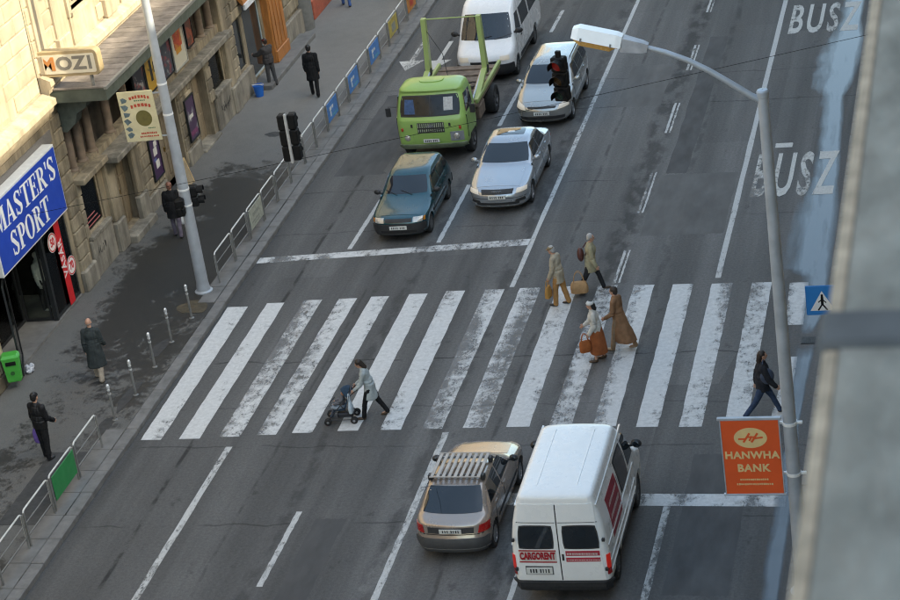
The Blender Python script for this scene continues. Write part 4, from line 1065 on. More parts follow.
# ---- shop signs
def serif_text(txt, W, H_):
    """bold condensed serif capitals as flat polygons, unit box each, then scaled into W x H_"""
    def ring(cx, cz, rx, rz, tx, tz, a0, a1, n=14):
        o_ = [(cx+rx*math.cos(a0+(a1-a0)*k/n), cz+rz*math.sin(a0+(a1-a0)*k/n)) for k in range(n+1)]
        i_ = [(cx+(rx-tx)*math.cos(a0+(a1-a0)*k/n), cz+(rz-tz)*math.sin(a0+(a1-a0)*k/n)) for k in range(n+1)]
        return [[o_[k], o_[k+1], i_[k+1], i_[k]] for k in range(n)]
    def r_(x0, x1, z0, z1): return [[(x0, z0), (x1, z0), (x1, z1), (x0, z1)]]
    T = .20
    def glyph(c):
        if c == 'M': return 1.05, r_(.06, .14, 0, 1)+r_(.74, .95, 0, 1)+[[(.06, 1), (.28, 1), (.56, .12), (.46, .0)]]+[[(.46, 0), (.52, .05), (.80, 1), (.72, 1)]]+r_(0, .22, 0, .05)+r_(.66, 1.03, 0, .05)+r_(0, .2, .95, 1)+r_(.74, 1.03, .95, 1)
        if c == 'A': return .88, [[(.06, 0), (.14, 0), (.44, .92), (.38, 1)]]+[[(.36, 1), (.50, 1), (.80, 0), (.56, 0)]]+r_(.2, .62, .30, .37)+r_(-.02, .26, 0, .05)+r_(.48, .88, 0, .05)
        if c == 'S': return .68, ring(.33, .74, .30, .27, T*.9, .06, R(30), R(215))+ring(.33, .26, .30, .27, T*.9, .06, R(-150), R(35))+[[(.10, .60), (.26, .72), (.58, .38), (.42, .28)]]+r_(.54, .60, .68, .96)+r_(.04, .10, .04, .34)
        if c == 'T': return .80, r_(.30, .50, 0, 1)+r_(0, .80, .93, 1)+r_(0, .06, .72, .95)+r_(.74, .80, .72, .95)+r_(.18, .62, 0, .05)
        if c == 'E': return .74, r_(.10, .31, 0, 1)+r_(0, .68, .94, 1)+r_(0, .70, 0, .06)+r_(.3, .52, .48, .55)+r_(.62, .68, .72, .97)+r_(.64, .70, .03, .28)+r_(.47, .53, .38, .65)
        if c == 'R': return .84, r_(.10, .31, 0, 1)+r_(0, .40, .95, 1)+ring(.38, .745, .34, .255, T, .06, R(-90), R(90))+r_(.3, .4, .49, .55)+[[(.34, .50), (.52, .52), (.86, 0), (.62, 0)]]+r_(0, .42, 0, .05)+r_(.6, .9, 0, .05)
        if c == 'P': return .74, r_(.10, .31, 0, 1)+r_(0, .40, .95, 1)+ring(.38, .72, .34, .28, T, .06, R(-90), R(90))+r_(.3, .4, .44, .50)+r_(0, .42, 0, .05)
        if c == 'O': return .86, ring(.42, .5, .42, .52, T*1.05, .06, 0, 2*PI, 26)
        if c == "'": return .24, [[(.05, 1), (.20, 1), (.15, .68), (.10, .68)]]
        return .4, []
    b = []; x = 0
    for c in txt:
        adv, ps = glyph(c)
        b += [[(x+px, pz) for px, pz in p] for p in ps]; x += adv+.05
    sx, sz = W/x, H_
    return [[((px)*sx, pz*sz) for px, pz in p] for p in b], x
SX = XF+.45
t_ = thing('shop_sign', 'big blue sign box with white serif lettering over the sport shop', 'sign', (SX, 48.0, 3.9))
# panel spans y 45.8 .. 50.15, z 2.98 .. 4.85 ; local y along the street
b = MB(); b.bbox(-.43, 0, -2.20, 2.15, -.93, .96, .01); b.build('sign_box', pm('sign_side_white', (.62, .62, .60), .5, var=.1), t_)
b = MB(); b.bbox(0, .012, -2.15, 2.10, -.88, .90, .004); b.build('sign_face', pm('sign_face_blue', (.012, .055, .40), .35, var=.12, scale=1.5), t_)
for nm, txt, y0, z0, W, H_ in (('lettering', "MASTER'S", -2.06, .13, 4.0, .62), ('lettering', 'SPORT', -1.42, -.70, 2.55, .64)):
    ps, _ = serif_text(txt, W, H_)
    b = MB()
    for k, p in enumerate(ps): b.poly([(.013, y0+px, z0+pz) for px, pz in p], (.004+.00006*(k % 40), 0, 0))
    b.build(nm, pm('letter_white', (.80, .80, .78), .5, var=.05), t_)
# sale banner and discs on the shop glass
bx = XF+.045
t_ = thing('sale_banner', 'tall red sale banner with white vertical lettering on shop window', 'banner', (bx, 50.05, 1.65))
b = MB(); b.box(-.004, .004, -.17, .17, -1.40, 1.40); b.build('banner_strip', pm('banner_red', (.55, .012, .018), .5, var=.1), t_)
text_obj('lettering', 'VÁSÁR', .34, M_WHITE, t_, (.006, -.02, -.05), (R(90), R(-90), R(90)), offset=.006, extrude=.002, spacing=1.1)
for (y, z, txt, lab) in ((49.60, 2.25, '50', 'upper round white disc with red 50 beside sale banner'), (50.43, 1.20, '70', 'lower round white disc with red 70 beside sale banner')):
    t_ = thing('discount_disc', lab, 'sign', (bx+.006, y, z), 0, 'round discount discs')
    b = MB(); b.lathe([(.001, .004), (.27, .004), (.27, -.004), (.001, -.004)], 28, 'x'); b.build('disc', M_WHITE, t_)
    b = MB(); b.lathe([(.22, .0045), (.22, .007), (.255, .007), (.255, .0045)], 28, 'x'); b.build('ring', _mats['banner_red'], t_)
    text_obj('lettering', txt, .30, _mats['banner_red'], t_, (.007, 0, 0), (R(90), 0, R(90)), offset=.012, extrude=.002, sx=.85)
# cinema sign: rounded cream box standing on the near edge of the canopy
t_ = thing('cinema_sign', 'cream lightbox sign reading MOZI standing on the canopy edge', 'sign', (-24.17, 51.42, 6.68))
def rrect(hw, hh, r_, n=6):
    pts = []
    for cx_, cz, a0 in ((hw-r_, hh-r_, 0), (-hw+r_, hh-r_, 90), (-hw+r_, -hh+r_, 180), (hw-r_, -hh+r_, 270)):
        for k in range(n+1):
            a = R(a0+90*k/n); pts.append((cx_+r_*math.cos(a), cz+r_*math.sin(a)))
    return pts
b = MB(); b.loft([[(x*k, y_, z*k) for x, z in rrect(.95, .36, .14)] for y_, k in ((-.16, .97), (-.12, 1), (.12, 1), (.16, .97))]); b.build('sign_box', pm('mozi_ochre', (.33, .25, .14), .6, var=.15), t_, smooth=30)
b = MB(); b.loft([[(x, y_, z) for x, z in rrect(.85, .265, .05)] for y_ in (-.158, -.172)]); b.build('sign_panel', pm('mozi_cream', (.62, .56, .44), .5, var=.08), t_)
for ch, x, mt in (('M', -.50, pm('letter_orange', (.50, .20, .06), .5)), ('O', -.03, pm('letter_grey', (.17, .16, .14), .5)), ('Z', .40, _mats['letter_grey']), ('I', .70, _mats['letter_grey'])):
    text_obj('lettering', ch, .50, mt, t_, (x, -.175, 0), (R(90), 0, 0), offset=.02, sx=1.12 if ch != 'I' else 1)
for x in (-.6, .6):
    b = MB(); b.box(x-.03, x+.03, -.05, .05, -.70, -.355); b.build('leg', M_POSTG, t_)
# film posters
def poster_mat(name, bg_, blotches):
    t = NT(name); p = t.pos((1, 1, 1), obj=True)
    col = (*bg_, 1)
    for k, (c, sc, th, loc) in enumerate(blotches):
        n = t.noise(t.pos((1, 1, 1), obj=True, loc=loc), sc, 3, .55, .6)
        col = t.mix(t.ramp(n, th, th+.04), col, (*c, 1))
    t.set(Base_Color=col, Roughness=.35)
    return t.m
def poster(name, label, y0, y1, z0, z1, mat, frame, x=XF+.07, extra=(), tilt=0):
    hy, hz = (y1-y0)/2, (z1-z0)/2
    t_ = thing(name, label, 'poster', (x, (y0+y1)/2, (z0+z1)/2), 0, 'film posters on the cinema front')
    t_.rotation_euler = (0, tilt, 0)
    b = MB(); b.box(-.03, .015, -hy, hy, -hz, hz); b.build('poster_sheet', mat, t_)
    f = MB(); t = .045; f.box(-.03, .035, -hy-t, -hy-.002, -hz-t, hz+t); f.box(-.03, .035, hy+.002, hy+t, -hz-t, hz+t); f.box(-.03, .036, -hy, hy, -hz-t, -hz-.002); f.box(-.03, .036, -hy, hy, hz+.002, hz+t)
    f.build('poster_frame', frame, t_)
    for (fy0, fy1, fz0, fz1, m_) in extra:
        b = MB(); b.box(.0155, .018, -hy+2*hy*fy0, -hy+2*hy*fy1, -hz+2*hz*fz0, -hz+2*hz*fz1); b.build('poster_print', m_, t_)
F_D = M_DFRAME; F_S = pm('poster_frame_silver', (.42, .42, .40), .4, .4)
pw = pm('poster_white', (.6, .58, .52), .5); pk = pm('poster_black', (.02, .02, .02), .5)
poster('film_poster', 'dark film poster with pale figures left of the yellow poster', 57.0, 57.85, 3.3, 4.6, poster_mat('poster_dark', (.03, .03, .04), [((.25, .07, .06), 2.2, .56, (0, 0, 0)), ((.28, .27, .26), 3.0, .62, (3, 1, 2))]), F_D)
poster('film_poster', 'mustard yellow film poster under the canopy beside the lamp post', 58.0, 59.2, 3.35, 4.65, poster_mat('poster_yellow', (.46, .27, .03), [((.10, .08, .02), 2.6, .60, (0, 0, 0)), ((.50, .36, .08), 2.0, .55, (4, 1, 2))]), F_D, extra=[(.3, .45, .2, .7, pk), (.55, .62, .35, .6, pk)])
poster('film_poster', 'murky blue-red film poster between the yellow and white ones', 59.32, 60.25, 3.3, 4.6, poster_mat('poster_murk', (.05, .06, .08), [((.22, .05, .06), 2.8, .54, (0, 0, 0)), ((.22, .24, .25), 3.5, .60, (2, 5, 2))]), F_D)
poster('film_poster', 'white framed film poster with orange red blaze under the canopy', 60.42, 61.5, 3.2, 4.6, poster_mat('poster_white_m', (.55, .52, .42), []), F_S, extra=[(.18, .82, .42, .88, poster_mat('poster_blaze', (.50, .07, .03), [((.55, .22, .03), 2.6, .5, (0, 0, 0)), ((.30, .02, .02), 3.1, .58, (4, 2, 1))])), (.25, .7, .30, .42, pm('poster_orange', (.55, .27, .04), .5))])
poster('film_poster', 'narrow red brown film poster deep under the canopy beyond the white one', 61.75, 62.3, 3.5, 4.7, poster_mat('poster_brown', (.12, .05, .03), [((.30, .08, .04), 2.8, .5, (0, 0, 0))]), F_D)
poster('film_poster', 'dark purple poster with white patches on stone blocks near cinema door', 57.08, 57.8, .92, 2.15, poster_mat('poster_purple', (.05, .02, .07), []), F_D, x=XF+.11, extra=[(.3, .7, .55, .75, pw), (.35, .75, .22, .42, pw), (.2, .5, .42, .5, pm('poster_blue', (.10, .12, .3), .5)), (.45, .8, .76, .9, pw)])
poster('film_poster', 'dark purple poster with grey print between block wall and far cinema door', 60.45, 61.2, .85, 2.15, poster_mat('poster_purple2', (.06, .03, .07), [((.24, .23, .24), 2.5, .55, (1, 0, 0))]), F_D, x=XF+.11, extra=[(.2, .7, .5, .6, pw), (.1, .9, .08, .2, pm('poster_plum', (.16, .04, .10), .5))])
# sandwich board by the wall
t_ = thing('pavement_sign', 'empty wooden framed board leaning on cinema wall beyond lamp post', 'sign', (XF+.62, 58.5, PZ))
t_.rotation_euler = (0, R(-14), 0); t_.scale = (.7, .7, .68)
b = MB(); b.box(-.02, .02, -.38, .38, .05, 1.15); b.build('board', pm('tan_board', (.30, .23, .14), .7), t_)
f = MB(); f.box(-.03, .035, -.44, -.382, 0, 1.25); f.box(-.03, .035, .382, .44, 0, 1.25); f.box(-.03, .034, -.38, .38, 1.155, 1.25); f.build('board_frame', pm('pale_wood', (.52, .36, .18), .6), t_)
# graffiti tags on plinths (paint on the wall)
def graffiti(parent, y0, z0, n, seed, s=1.0):
    rnd = random.Random(seed)
    for k in range(n):
        y = y0+k*.16*s; pts = [(y+rnd.uniform(-.06, .09)*s, z0+rnd.uniform(-.16, .16)*s) for _ in range(4)]
        b = MB()
        for (a, c), (d, e) in zip(pts[:-1], pts[1:]):
            v = Vector((0, d-a, e-c)); v.normalize(); nn = Vector((0, -v.z, v.y))*.014*s
            p0, p1 = Vector((XF+.103, a, c)), Vector((XF+.103, d, e)); b.poly([p0-nn, p1-nn, p1+nn, p0+nn], (.002+.0004*k, 0, 0))
        b.build('graffiti', pm('spray_black', (.03, .03, .03), .6), parent)
graffiti(Bw, 63.6, .75, 6, 1); graffiti(Bw, 52.2, .8, 5, 2, .8)
for k in range(3):
    graffiti(Cw, 65.5+.1*k, .55+.15*k, 5, 5+k, .7)
# ================================================================== vehicles
def pchip(xs, ys, x):
    n = len(xs)
    if x <= xs[0]: return ys[0]
    if x >= xs[-1]: return ys[-1]
    h = [xs[i+1]-xs[i] for i in range(n-1)]; d = [(ys[i+1]-ys[i])/h[i] for i in range(n-1)]
    m_ = [0]*n
    m_[0], m_[-1] = d[0], d[-1]
    for i in range(1, n-1):
        if d[i-1]*d[i] <= 0: m_[i] = 0
        else:
            w1, w2 = 2*h[i]+h[i-1], h[i]+2*h[i-1]; m_[i] = (w1+w2)/(w1/d[i-1]+w2/d[i])
    i = max(k for k in range(n-1) if xs[k] <= x)
    t = (x-xs[i])/h[i]
    return (1+2*t)*(1-t)**2*ys[i]+t*(1-t)**2*h[i]*m_[i]+t*t*(3-2*t)*ys[i+1]+t*t*(t-1)*h[i]*m_[i+1]
class Hull:
    """body as a stack of rounded outlines: rows (z, front, rear, halfwidth, front corner radius, rear corner radius, front bow, rear bow).
    local axes: +Y forward, X across, Z up"""
    def __init__(s, rows, side=.02):
        s.rows = rows; s.zs = [r[0] for r in rows]; s.side = side; s.cache = {}; s.cols = list(zip(*rows))
    def at(s, z):
        key = round(z, 5)
        if key not in s.cache: s.cache[key] = [pchip(s.zs, s.cols[k], z) for k in range(1, 8)]
        return s.cache[key]
    def hw(s, y, z, p=None):
        f, r, w_, rf, rr, bf, br = p or s.at(z)
        ym, hl = (f+r)/2, max(.05, (f-r)/2)
        return w_*(1-s.side*((y-ym)/hl)**2)
    def front(s, x, z):
        f, r, w_, rf, rr, bf, br = s.at(z); ax = abs(x); ww = w_*(1-s.side); e = max(0, ww-rf)
        y = f-bf*(min(ax, e)/max(w_, .01))**2
        if ax > e: y -= rf-math.sqrt(max(0, rf*rf-(min(ax, ww)-e)**2))
        return y
    def rear(s, x, z):
        f, r, w_, rf, rr, bf, br = s.at(z); ax = abs(x); ww = w_*(1-s.side); e = max(0, ww-rr)
        y = r+br*(min(ax, e)/max(w_, .01))**2
        if ax > e: y += rr-math.sqrt(max(0, rr*rr-(min(ax, ww)-e)**2))
        return y
    def ring(s, z, nf=7, nc=6, ns=16):
        p = s.at(z); f, r, w_, rf, rr, bf, br = p; ww = w_*(1-s.side)
        half = []
        ef, er = max(0, ww-rf), max(0, ww-rr)
        for k in range(nf): x = ef*k/nf; half.append((x, s.front(x, z)))
        for k in range(nc): a = PI/2*k/nc; x = ef+(ww-ef)*math.sin(a); half.append((x, s.front(x, z)))
        y0, y1 = s.front(ww, z), s.rear(ww, z)
        for k in range(ns+1): y = y0+(y1-y0)*k/ns; half.append((s.hw(y, z, p), y))
        for k in range(nc-1, -1, -1): a = PI/2*k/nc; x = er+(ww-er)*math.sin(a); half.append((x, s.rear(x, z)))
        for k in range(nf-1, -1, -1): x = er*k/nf; half.append((x, s.rear(x, z)))
        left = [(-x, y) for x, y in reversed(half[1:-1])]
        return [(x, y, z) for x, y in half+left]
    def mesh(s, sub=3):
        zz = []
        for a, c in zip(s.zs[:-1], s.zs[1:]): zz += [a+(c-a)*k/sub for k in range(sub)]
        zz.append(s.zs[-1])
        b = MB(); b.loft([s.ring(z) for z in zz], False)
        n = len(s.ring(zz[0])); o = len(b.v)
        for z, idx, rev in ((zz[0], 0, True), (zz[-1], (len(zz)-1)*n, False)):
            ys = [b.v[idx+j][1] for j in range(n)]
            b.v.append((0, (max(ys)+min(ys))/2, z+(.012 if not rev else 0))); c = len(b.v)-1
            for j in range(n):
                q = (idx+j, idx+(j+1) % n, c); b.f.append(q if not rev else q[::-1])
        return b
    def ztop(s, x, y):
        lo, hi = s.zs[0], s.zs[-1]
        for _ in range(16):
            mid = (lo+hi)/2
            ok = s.rear(x, mid) <= y <= s.front(x, mid) and abs(x) <= s.hw(y, mid)
            if ok: lo = mid
            else: hi = mid
        return lo
    def pt(s, kind, a, c, sgn=1):
        if kind == 'front': return Vector((a, s.front(a, c), c))
        if kind == 'rear': return Vector((a, s.rear(a, c), c))
        if kind == 'side': return Vector((sgn*s.hw(a, c), a, c))
        if kind == 'top': return Vector((a, c, s.ztop(a, c)))
    def patch(s, kind, q, d1=.006, d0=-.02, nu=6, nv=4, sgn=1, rnd=0.):
        """panel lying on the hull; q: 4 corners in (x,z) or (y,z) or (x,y)"""
        b = MB(); outer = []; inner = []
        for i in range(nv+1):
            for j in range(nu+1):
                u, v = j/nu, i/nv
                if rnd:
                    # pull the corners in for a rounded outline
                    uu, vv = 2*u-1, 2*v-1
                    k1 = 1-rnd*(abs(vv)**4); k2 = 1-rnd*(abs(uu)**4)
                    u, v = (uu*k1+1)/2, (vv*k2+1)/2
                a = (q[0][0]*(1-u)+q[1][0]*u)*(1-v)+(q[3][0]*(1-u)+q[2][0]*u)*v
                c = (q[0][1]*(1-u)+q[1][1]*u)*(1-v)+(q[3][1]*(1-u)+q[2][1]*u)*v
                P = s.pt(kind, a, c, sgn); e = .01
                t1 = s.pt(kind, a+e, c, sgn)-s.pt(kind, a-e, c, sgn); t2 = s.pt(kind, a, c+e, sgn)-s.pt(kind, a, c-e, sgn)
                n_ = t1.cross(t2)
                if n_.length < 1e-9: n_ = Vector((0, 0, 1))
                n_.normalize()
                want = {'front': Vector((0, 1, .3)), 'rear': Vector((0, -1, .3)), 'side': Vector((sgn, 0, 0)), 'top': Vector((0, 0, 1))}[kind]
                if n_.dot(want) < 0: n_ = -n_
                outer.append(P+n_*d1); inner.append(P+n_*d0)
        m_ = nu+1; N = len(outer)
        b.add(outer, [(i*m_+j, i*m_+j+1, (i+1)*m_+j+1, (i+1)*m_+j) for i in range(nv) for j in range(nu)])
        b.add(inner, [(i*m_+j, (i+1)*m_+j, (i+1)*m_+j+1, i*m_+j+1) for i in range(nv) for j in range(nu)])
        edge = [j for j in range(m_)]+[i*m_+nu for i in range(1, nv+1)]+[nv*m_+j for j in range(nu-1, -1, -1)]+[i*m_ for i in range(nv-1, 0, -1)]
        for k in range(len(edge)):
            a, c = edge[k], edge[(k+1) % len(edge)]; b.f.append((a, c, c+N, a+N))
        return b
M_TYRE = pm('tyre_rubber', (.018, .018, .018), .8, var=.25, scale=12, bump=.3, bscale=60)
M_RIM = pm('alloy_rim', (.35, .35, .36), .35, .7, var=.12)
M_RIMS = pm('steel_rim', (.12, .12, .12), .5, .5, var=.2)
M_BLKPL = pm('black_plastic', (.022, .022, .023), .55, var=.25, scale=8)
M_CARGLASS = glass_dark()
M_CHROME = pm('chrome', (.55, .55, .55), .15, .95, var=.05)
M_HEADL = pm('headlamp_glass', (.50, .47, .42), .12, .3, var=.25, scale=25, coat=.6)
M_HEADON = emit_mat('headlamp_on', (1, .78, .50), .03, (.58, .55, .50))
M_TAIL = pm('tail_lamp_red', (.33, .012, .012), .2, var=.15, coat=.6)
M_PLATE = pm('number_plate', (.62, .62, .58), .4, var=.05)
M_PLINK = pm('plate_characters', (.03, .03, .03), .5)
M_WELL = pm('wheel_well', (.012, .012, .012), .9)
def paint(name, col, metal=.0, rough=.32, coat=.7, var=.07):
    t = NT(name); p = t.pos()
    dirt = t.ramp(t.noise(p, 2.4, 6, .65), .45, .75, 0, .22)
    fl = t.ramp(t.noise(p, 900, 1), .3, .7, 1-var, 1+var)
    vm = t.n('ShaderNodeVectorMath'); vm.operation = 'SCALE'; vm.inputs[0].default_value = col; t.l(fl, vm.inputs['Scale'])
    g = .6*sum(col)/3+.03
    t.set(Base_Color=t.mix(t.math('MULTIPLY', dirt, .5), vm.outputs[0], (g, g*.95, g*.86, 1)), Metallic=metal, Roughness=t.math('ADD', t.math('MULTIPLY', dirt, .5), rough*.7), Coat_Weight=coat, Coat_Roughness=.08)
    return t.m
def wheel(parent, x, y, r, wd, rim_m=None, spokes=5, sgn=1):
    b = MB(); h = wd/2
    b.lathe([(r*.62, -h*.9), (r*.80, -h), (r*.93, -h*.92), (r, -h*.6), (r, h*.6), (r*.93, h*.92), (r*.80, h), (r*.62, h*.9)], 28, 'x'); 
    w_ = b.build('wheel', M_TYRE, parent, smooth=35); w_.location = (x, y, r)
    b = MB(); b.lathe([(r*.64, -h*.8), (r*.64, h*.86), (r*.58, h*.86), (r*.54, h*.45), (r*.16, h*.55), (r*.13, h*.75), (.001, h*.78)], 24, 'x')
    for k in range(spokes):
        a = 2*PI*k/spokes; c, s_ = math.cos(a), math.sin(a)
        q = []
        for rr_, hw_, hx in ((r*.12, .04, h*.78), (r*.58, .028, h*.84)):
            q.append([(hx-.03, rr_*c-hw_*s_, rr_*s_+hw_*c), (hx, rr_*c-hw_*s_, rr_*s_+hw_*c), (hx, rr_*c+hw_*s_, rr_*s_-hw_*c), (hx-.03, rr_*c+hw_*s_, rr_*s_-hw_*c)])
        b.loft(q)
    if sgn < 0: b.xf(Matrix.Scale(-1, 4, (1, 0, 0)))
    b.build('rim', rim_m or M_RIM, w_, smooth=35)
def cut_arches(body, axles, r, hwid):
    for y in axles:
        c = MB(); c.lathe([(r, -hwid*1.3), (r, hwid*1.3)], 32, 'x', (0, y, r*.86), True); co = c.build('cutter', None)
        md = body.modifiers.new('b', 'BOOLEAN'); md.object = co; md.operation = 'DIFFERENCE'; md.solver = 'EXACT'
        evalmesh(body); me = co.data; bpy.data.objects.remove(co); bpy.data.meshes.remove(me)
    for p in body.data.polygons: p.use_smooth = True
    try: body.data.set_sharp_from_angle(angle=R(32))
    except Exception: pass
def plate(parent, y, z, face, w_=.50, h=.11, tilt=0):
    """face: +1 front, -1 rear"""
    b = MB(); b.bbox(-w_/2, w_/2, -.008, .008, -h/2, h/2, .003); p = b.build('number_plate', M_PLATE, parent); p.location = (0, y, z); p.rotation_euler[0] = tilt
    b = MB(); rn = random.Random(int(abs(y)*100)); k = 0; x = -w_*.36
    while x < w_*.38:
        ww = w_*.065
        b.box(x, x+ww*rn.uniform(.6, .95), face*.0085-.001, face*.0085+.001, -h*.30, h*.30); x += w_*.105 if k != 2 else w_*.17; k += 1
    b.build('plate_characters', M_PLINK, p)
def mirror(parent, x, y, z, mat, sgn, s=1.):
    rot = Matrix.Rotation(sgn*R(-12), 3, 'Z')
    b = MB(); b.ell((x+sgn*.10*s, y, z+.02), (.105*s, .06*s, .075*s), 12, 8, rot); b.tube([(x-sgn*.04, y, z-.03), (x+sgn*.08*s, y, z)], .025*s, 8); m_ = b.build('wing_mirror', mat, parent, smooth='full')
    b = MB(); b.ell((x+sgn*.10*s, y-.05*s, z+.02), (.085*s, .018*s, .058*s), 10, 6, rot); b.build('mirror_glass', M_CARGLASS, m_, smooth='full')
class Car:
    def __init__(s, name, label, cat, loc, rz, rows, side=.02):
        s.t = thing(name, label, cat, loc, rz); s.h = Hull(rows, side)
    def body(s, mat, axles, wr, hwid, sub=3, name='body', arch=1.16):
        o = s.h.mesh(sub).build(name, mat, s.t, smooth=32); s.bo = o
        cut_arches(o, axles, wr*arch, hwid)
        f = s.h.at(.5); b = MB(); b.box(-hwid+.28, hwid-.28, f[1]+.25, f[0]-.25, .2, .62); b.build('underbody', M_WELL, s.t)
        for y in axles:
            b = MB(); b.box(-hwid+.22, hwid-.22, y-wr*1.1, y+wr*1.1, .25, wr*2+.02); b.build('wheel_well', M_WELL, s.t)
        return o
    def wheels(s, axles, wr, hwid, wd=.19, rim=None, spokes=5):
        for y in axles:
            for sg in (-1, 1): wheel(s.t, sg*(hwid-wd/2-.015), y, wr, wd, rim, spokes, sg)
    def p(s, name, kind, q, mat, par=None, sgn=1, **k):
        return s.h.patch(kind, q, sgn=sgn, **k).build(name, mat, par or s.t, smooth=35)
    def both(s, name, kind, q, mat, par=None, **k):
        r_ = []
        for sg in (-1, 1):
            if kind == 'side': r_.append(s.p(name, kind, q, mat, par, sg, **k))
            else: r_.append(s.p(name, kind, [(sg*a, c) for a, c in q], mat, par, **k))
        return r_
    def door_set(s, doors, z0, z1, mat, handle_z, handle_m=None):
        """doors: list of (y_front, y_rear); panel a hair proud with handle, each a part"""
        for (a, c) in doors:
            for sg in (-1, 1):
                d = s.p('door', 'side', [(a-.012, z0), (c+.012, z0), (c+.012, z1), (a-.012, z1)], mat, sgn=sg, d1=.007, nu=8, nv=5)
                hb = s.h.patch('side', [(c+.08, handle_z-.02), (c+.24, handle_z-.02), (c+.24, handle_z+.02), (c+.08, handle_z+.02)], d1=.026, d0=0, sgn=sg, nu=3, nv=1); hb.build('door_handle', handle_m or mat, d)
        for y in {v for d_ in doors for v in d_}:
            s.both('door_gap', 'side', [(y-.007, z0), (y+.007, z0), (y+.007, z1), (y-.007, z1)], M_WELL, d1=.003, nu=1, nv=4)

# ---------------------------------------------------------------- teal hatchback (towards the viewer)
def teal():
    P = paint('teal_paint', (.006, .058, .074), .3, .30)
    rows = [(.20, 1.86, -1.88, .70, .30, .25, .10, .05), (.30, 1.93, -1.93, .775, .34, .28, .12, .05), (.55, 1.925, -1.93, .795, .34, .28, .12, .05), (.66, 1.87, -1.91, .80, .32, .28, .10, .05),
            (.72, 1.74, -1.89, .80, .30, .27, .09, .05), (.80, 1.25, -1.87, .785, .26, .26, .07, .05), (.885, .86, -1.84, .765, .22, .25, .07, .05), (.93, .72, -1.82, .752, .2, .24, .08, .05),
            (1.15, .36, -1.70, .68, .18, .22, .09, .05), (1.31, .06, -1.58, .615, .17, .2, .09, .05), (1.375, -.16, -1.42, .55, .17, .2, .08, .05), (1.395, -.40, -1.15, .40, .2, .2, .05, .04), (1.40, -.6, -.95, .15, .1, .1, 0, 0)]
    c = Car('hatchback', 'dark teal hatchback waiting at stop line in front of green truck', 'car', (-16.55, 55.72, 0), R(180.5), rows)
    ax = (1.19, -1.18); c.body(P, ax, .275, .80); c.wheels(ax, .275, .79, .165, M_RIMS, 8)
    c.p('windscreen', 'front', [(-.63, .955), (.63, .955), (.52, 1.29), (-.52, 1.29)], M_CARGLASS, nu=10, rnd=.04)
    c.p('rear_window', 'rear', [(-.58, 1.0), (.58, 1.0), (.50, 1.29), (-.50, 1.29)], M_CARGLASS)
    c.both('side_window', 'side', [(.42, .965), (-.36, .965), (-.36, 1.28), (.10, 1.27)], M_CARGLASS)
    c.both('side_window', 'side', [(-.44, .965), (-1.05, .965), (-1.02, 1.28), (-.44, 1.28)], M_CARGLASS)
    c.both('side_window', 'side', [(-1.12, .98), (-1.52, .99), (-1.42, 1.25), (-1.10, 1.27)], M_CARGLASS)
    c.door_set([(.72, -.40), (-.42, -1.10)], .36, .93, P, .80, M_BLKPL)
    bm_ = c.p('front_bumper', 'front', [(-.74, .27), (.74, .27), (.74, .56), (-.74, .56)], M_BLKPL, d1=.035, nu=16)
    c.p('rear_bumper', 'rear', [(-.74, .27), (.74, .27), (.74, .56), (-.74, .56)], M_BLKPL, d1=.035, nu=16)
    c.both('side_moulding', 'side', [(.85, .50), (-.85, .50), (-.85, .57), (.85, .57)], M_BLKPL, d1=.016, nv=1)
    c.both('headlamp', 'front', [(.42, .59), (.68, .59), (.68, .70), (.42, .70)], M_HEADL, d1=.012)
    c.p('grille', 'front', [(-.38, .60), (.38, .60), (.38, .685), (-.38, .685)], M_BLKPL, d1=.009)
    c.p('bumper_slot', 'front', [(-.5, .31), (.5, .31), (.5, .38), (-.5, .38)], M_WELL, d1=.037)
    c.both('indicator', 'front', [(.70, .60), (.745, .60), (.745, .69), (.70, .69)], pm('indicator_amber', (.45, .16, .02), .2), d1=.009)
    plate(c.t, 1.975, .47, 1)
    for sg in (-1, 1): mirror(c.t, sg*.77, .52, .97, M_BLKPL, sg)
    c.p('bonnet', 'top', [(-.60, .88), (.60, .88), (.60, 1.66), (-.60, 1.66)], P, d1=.006, nu=8, nv=8)
    for x in (-.2, .25):
        b = MB(); b.tube([c.h.pt('front', x, .94)+Vector((0, .02, .01)), c.h.pt('front', x+.35, 1.02)+Vector((0, .015, .015))], .008, 6); b.build('wiper', M_BLKPL, c.t)
teal()
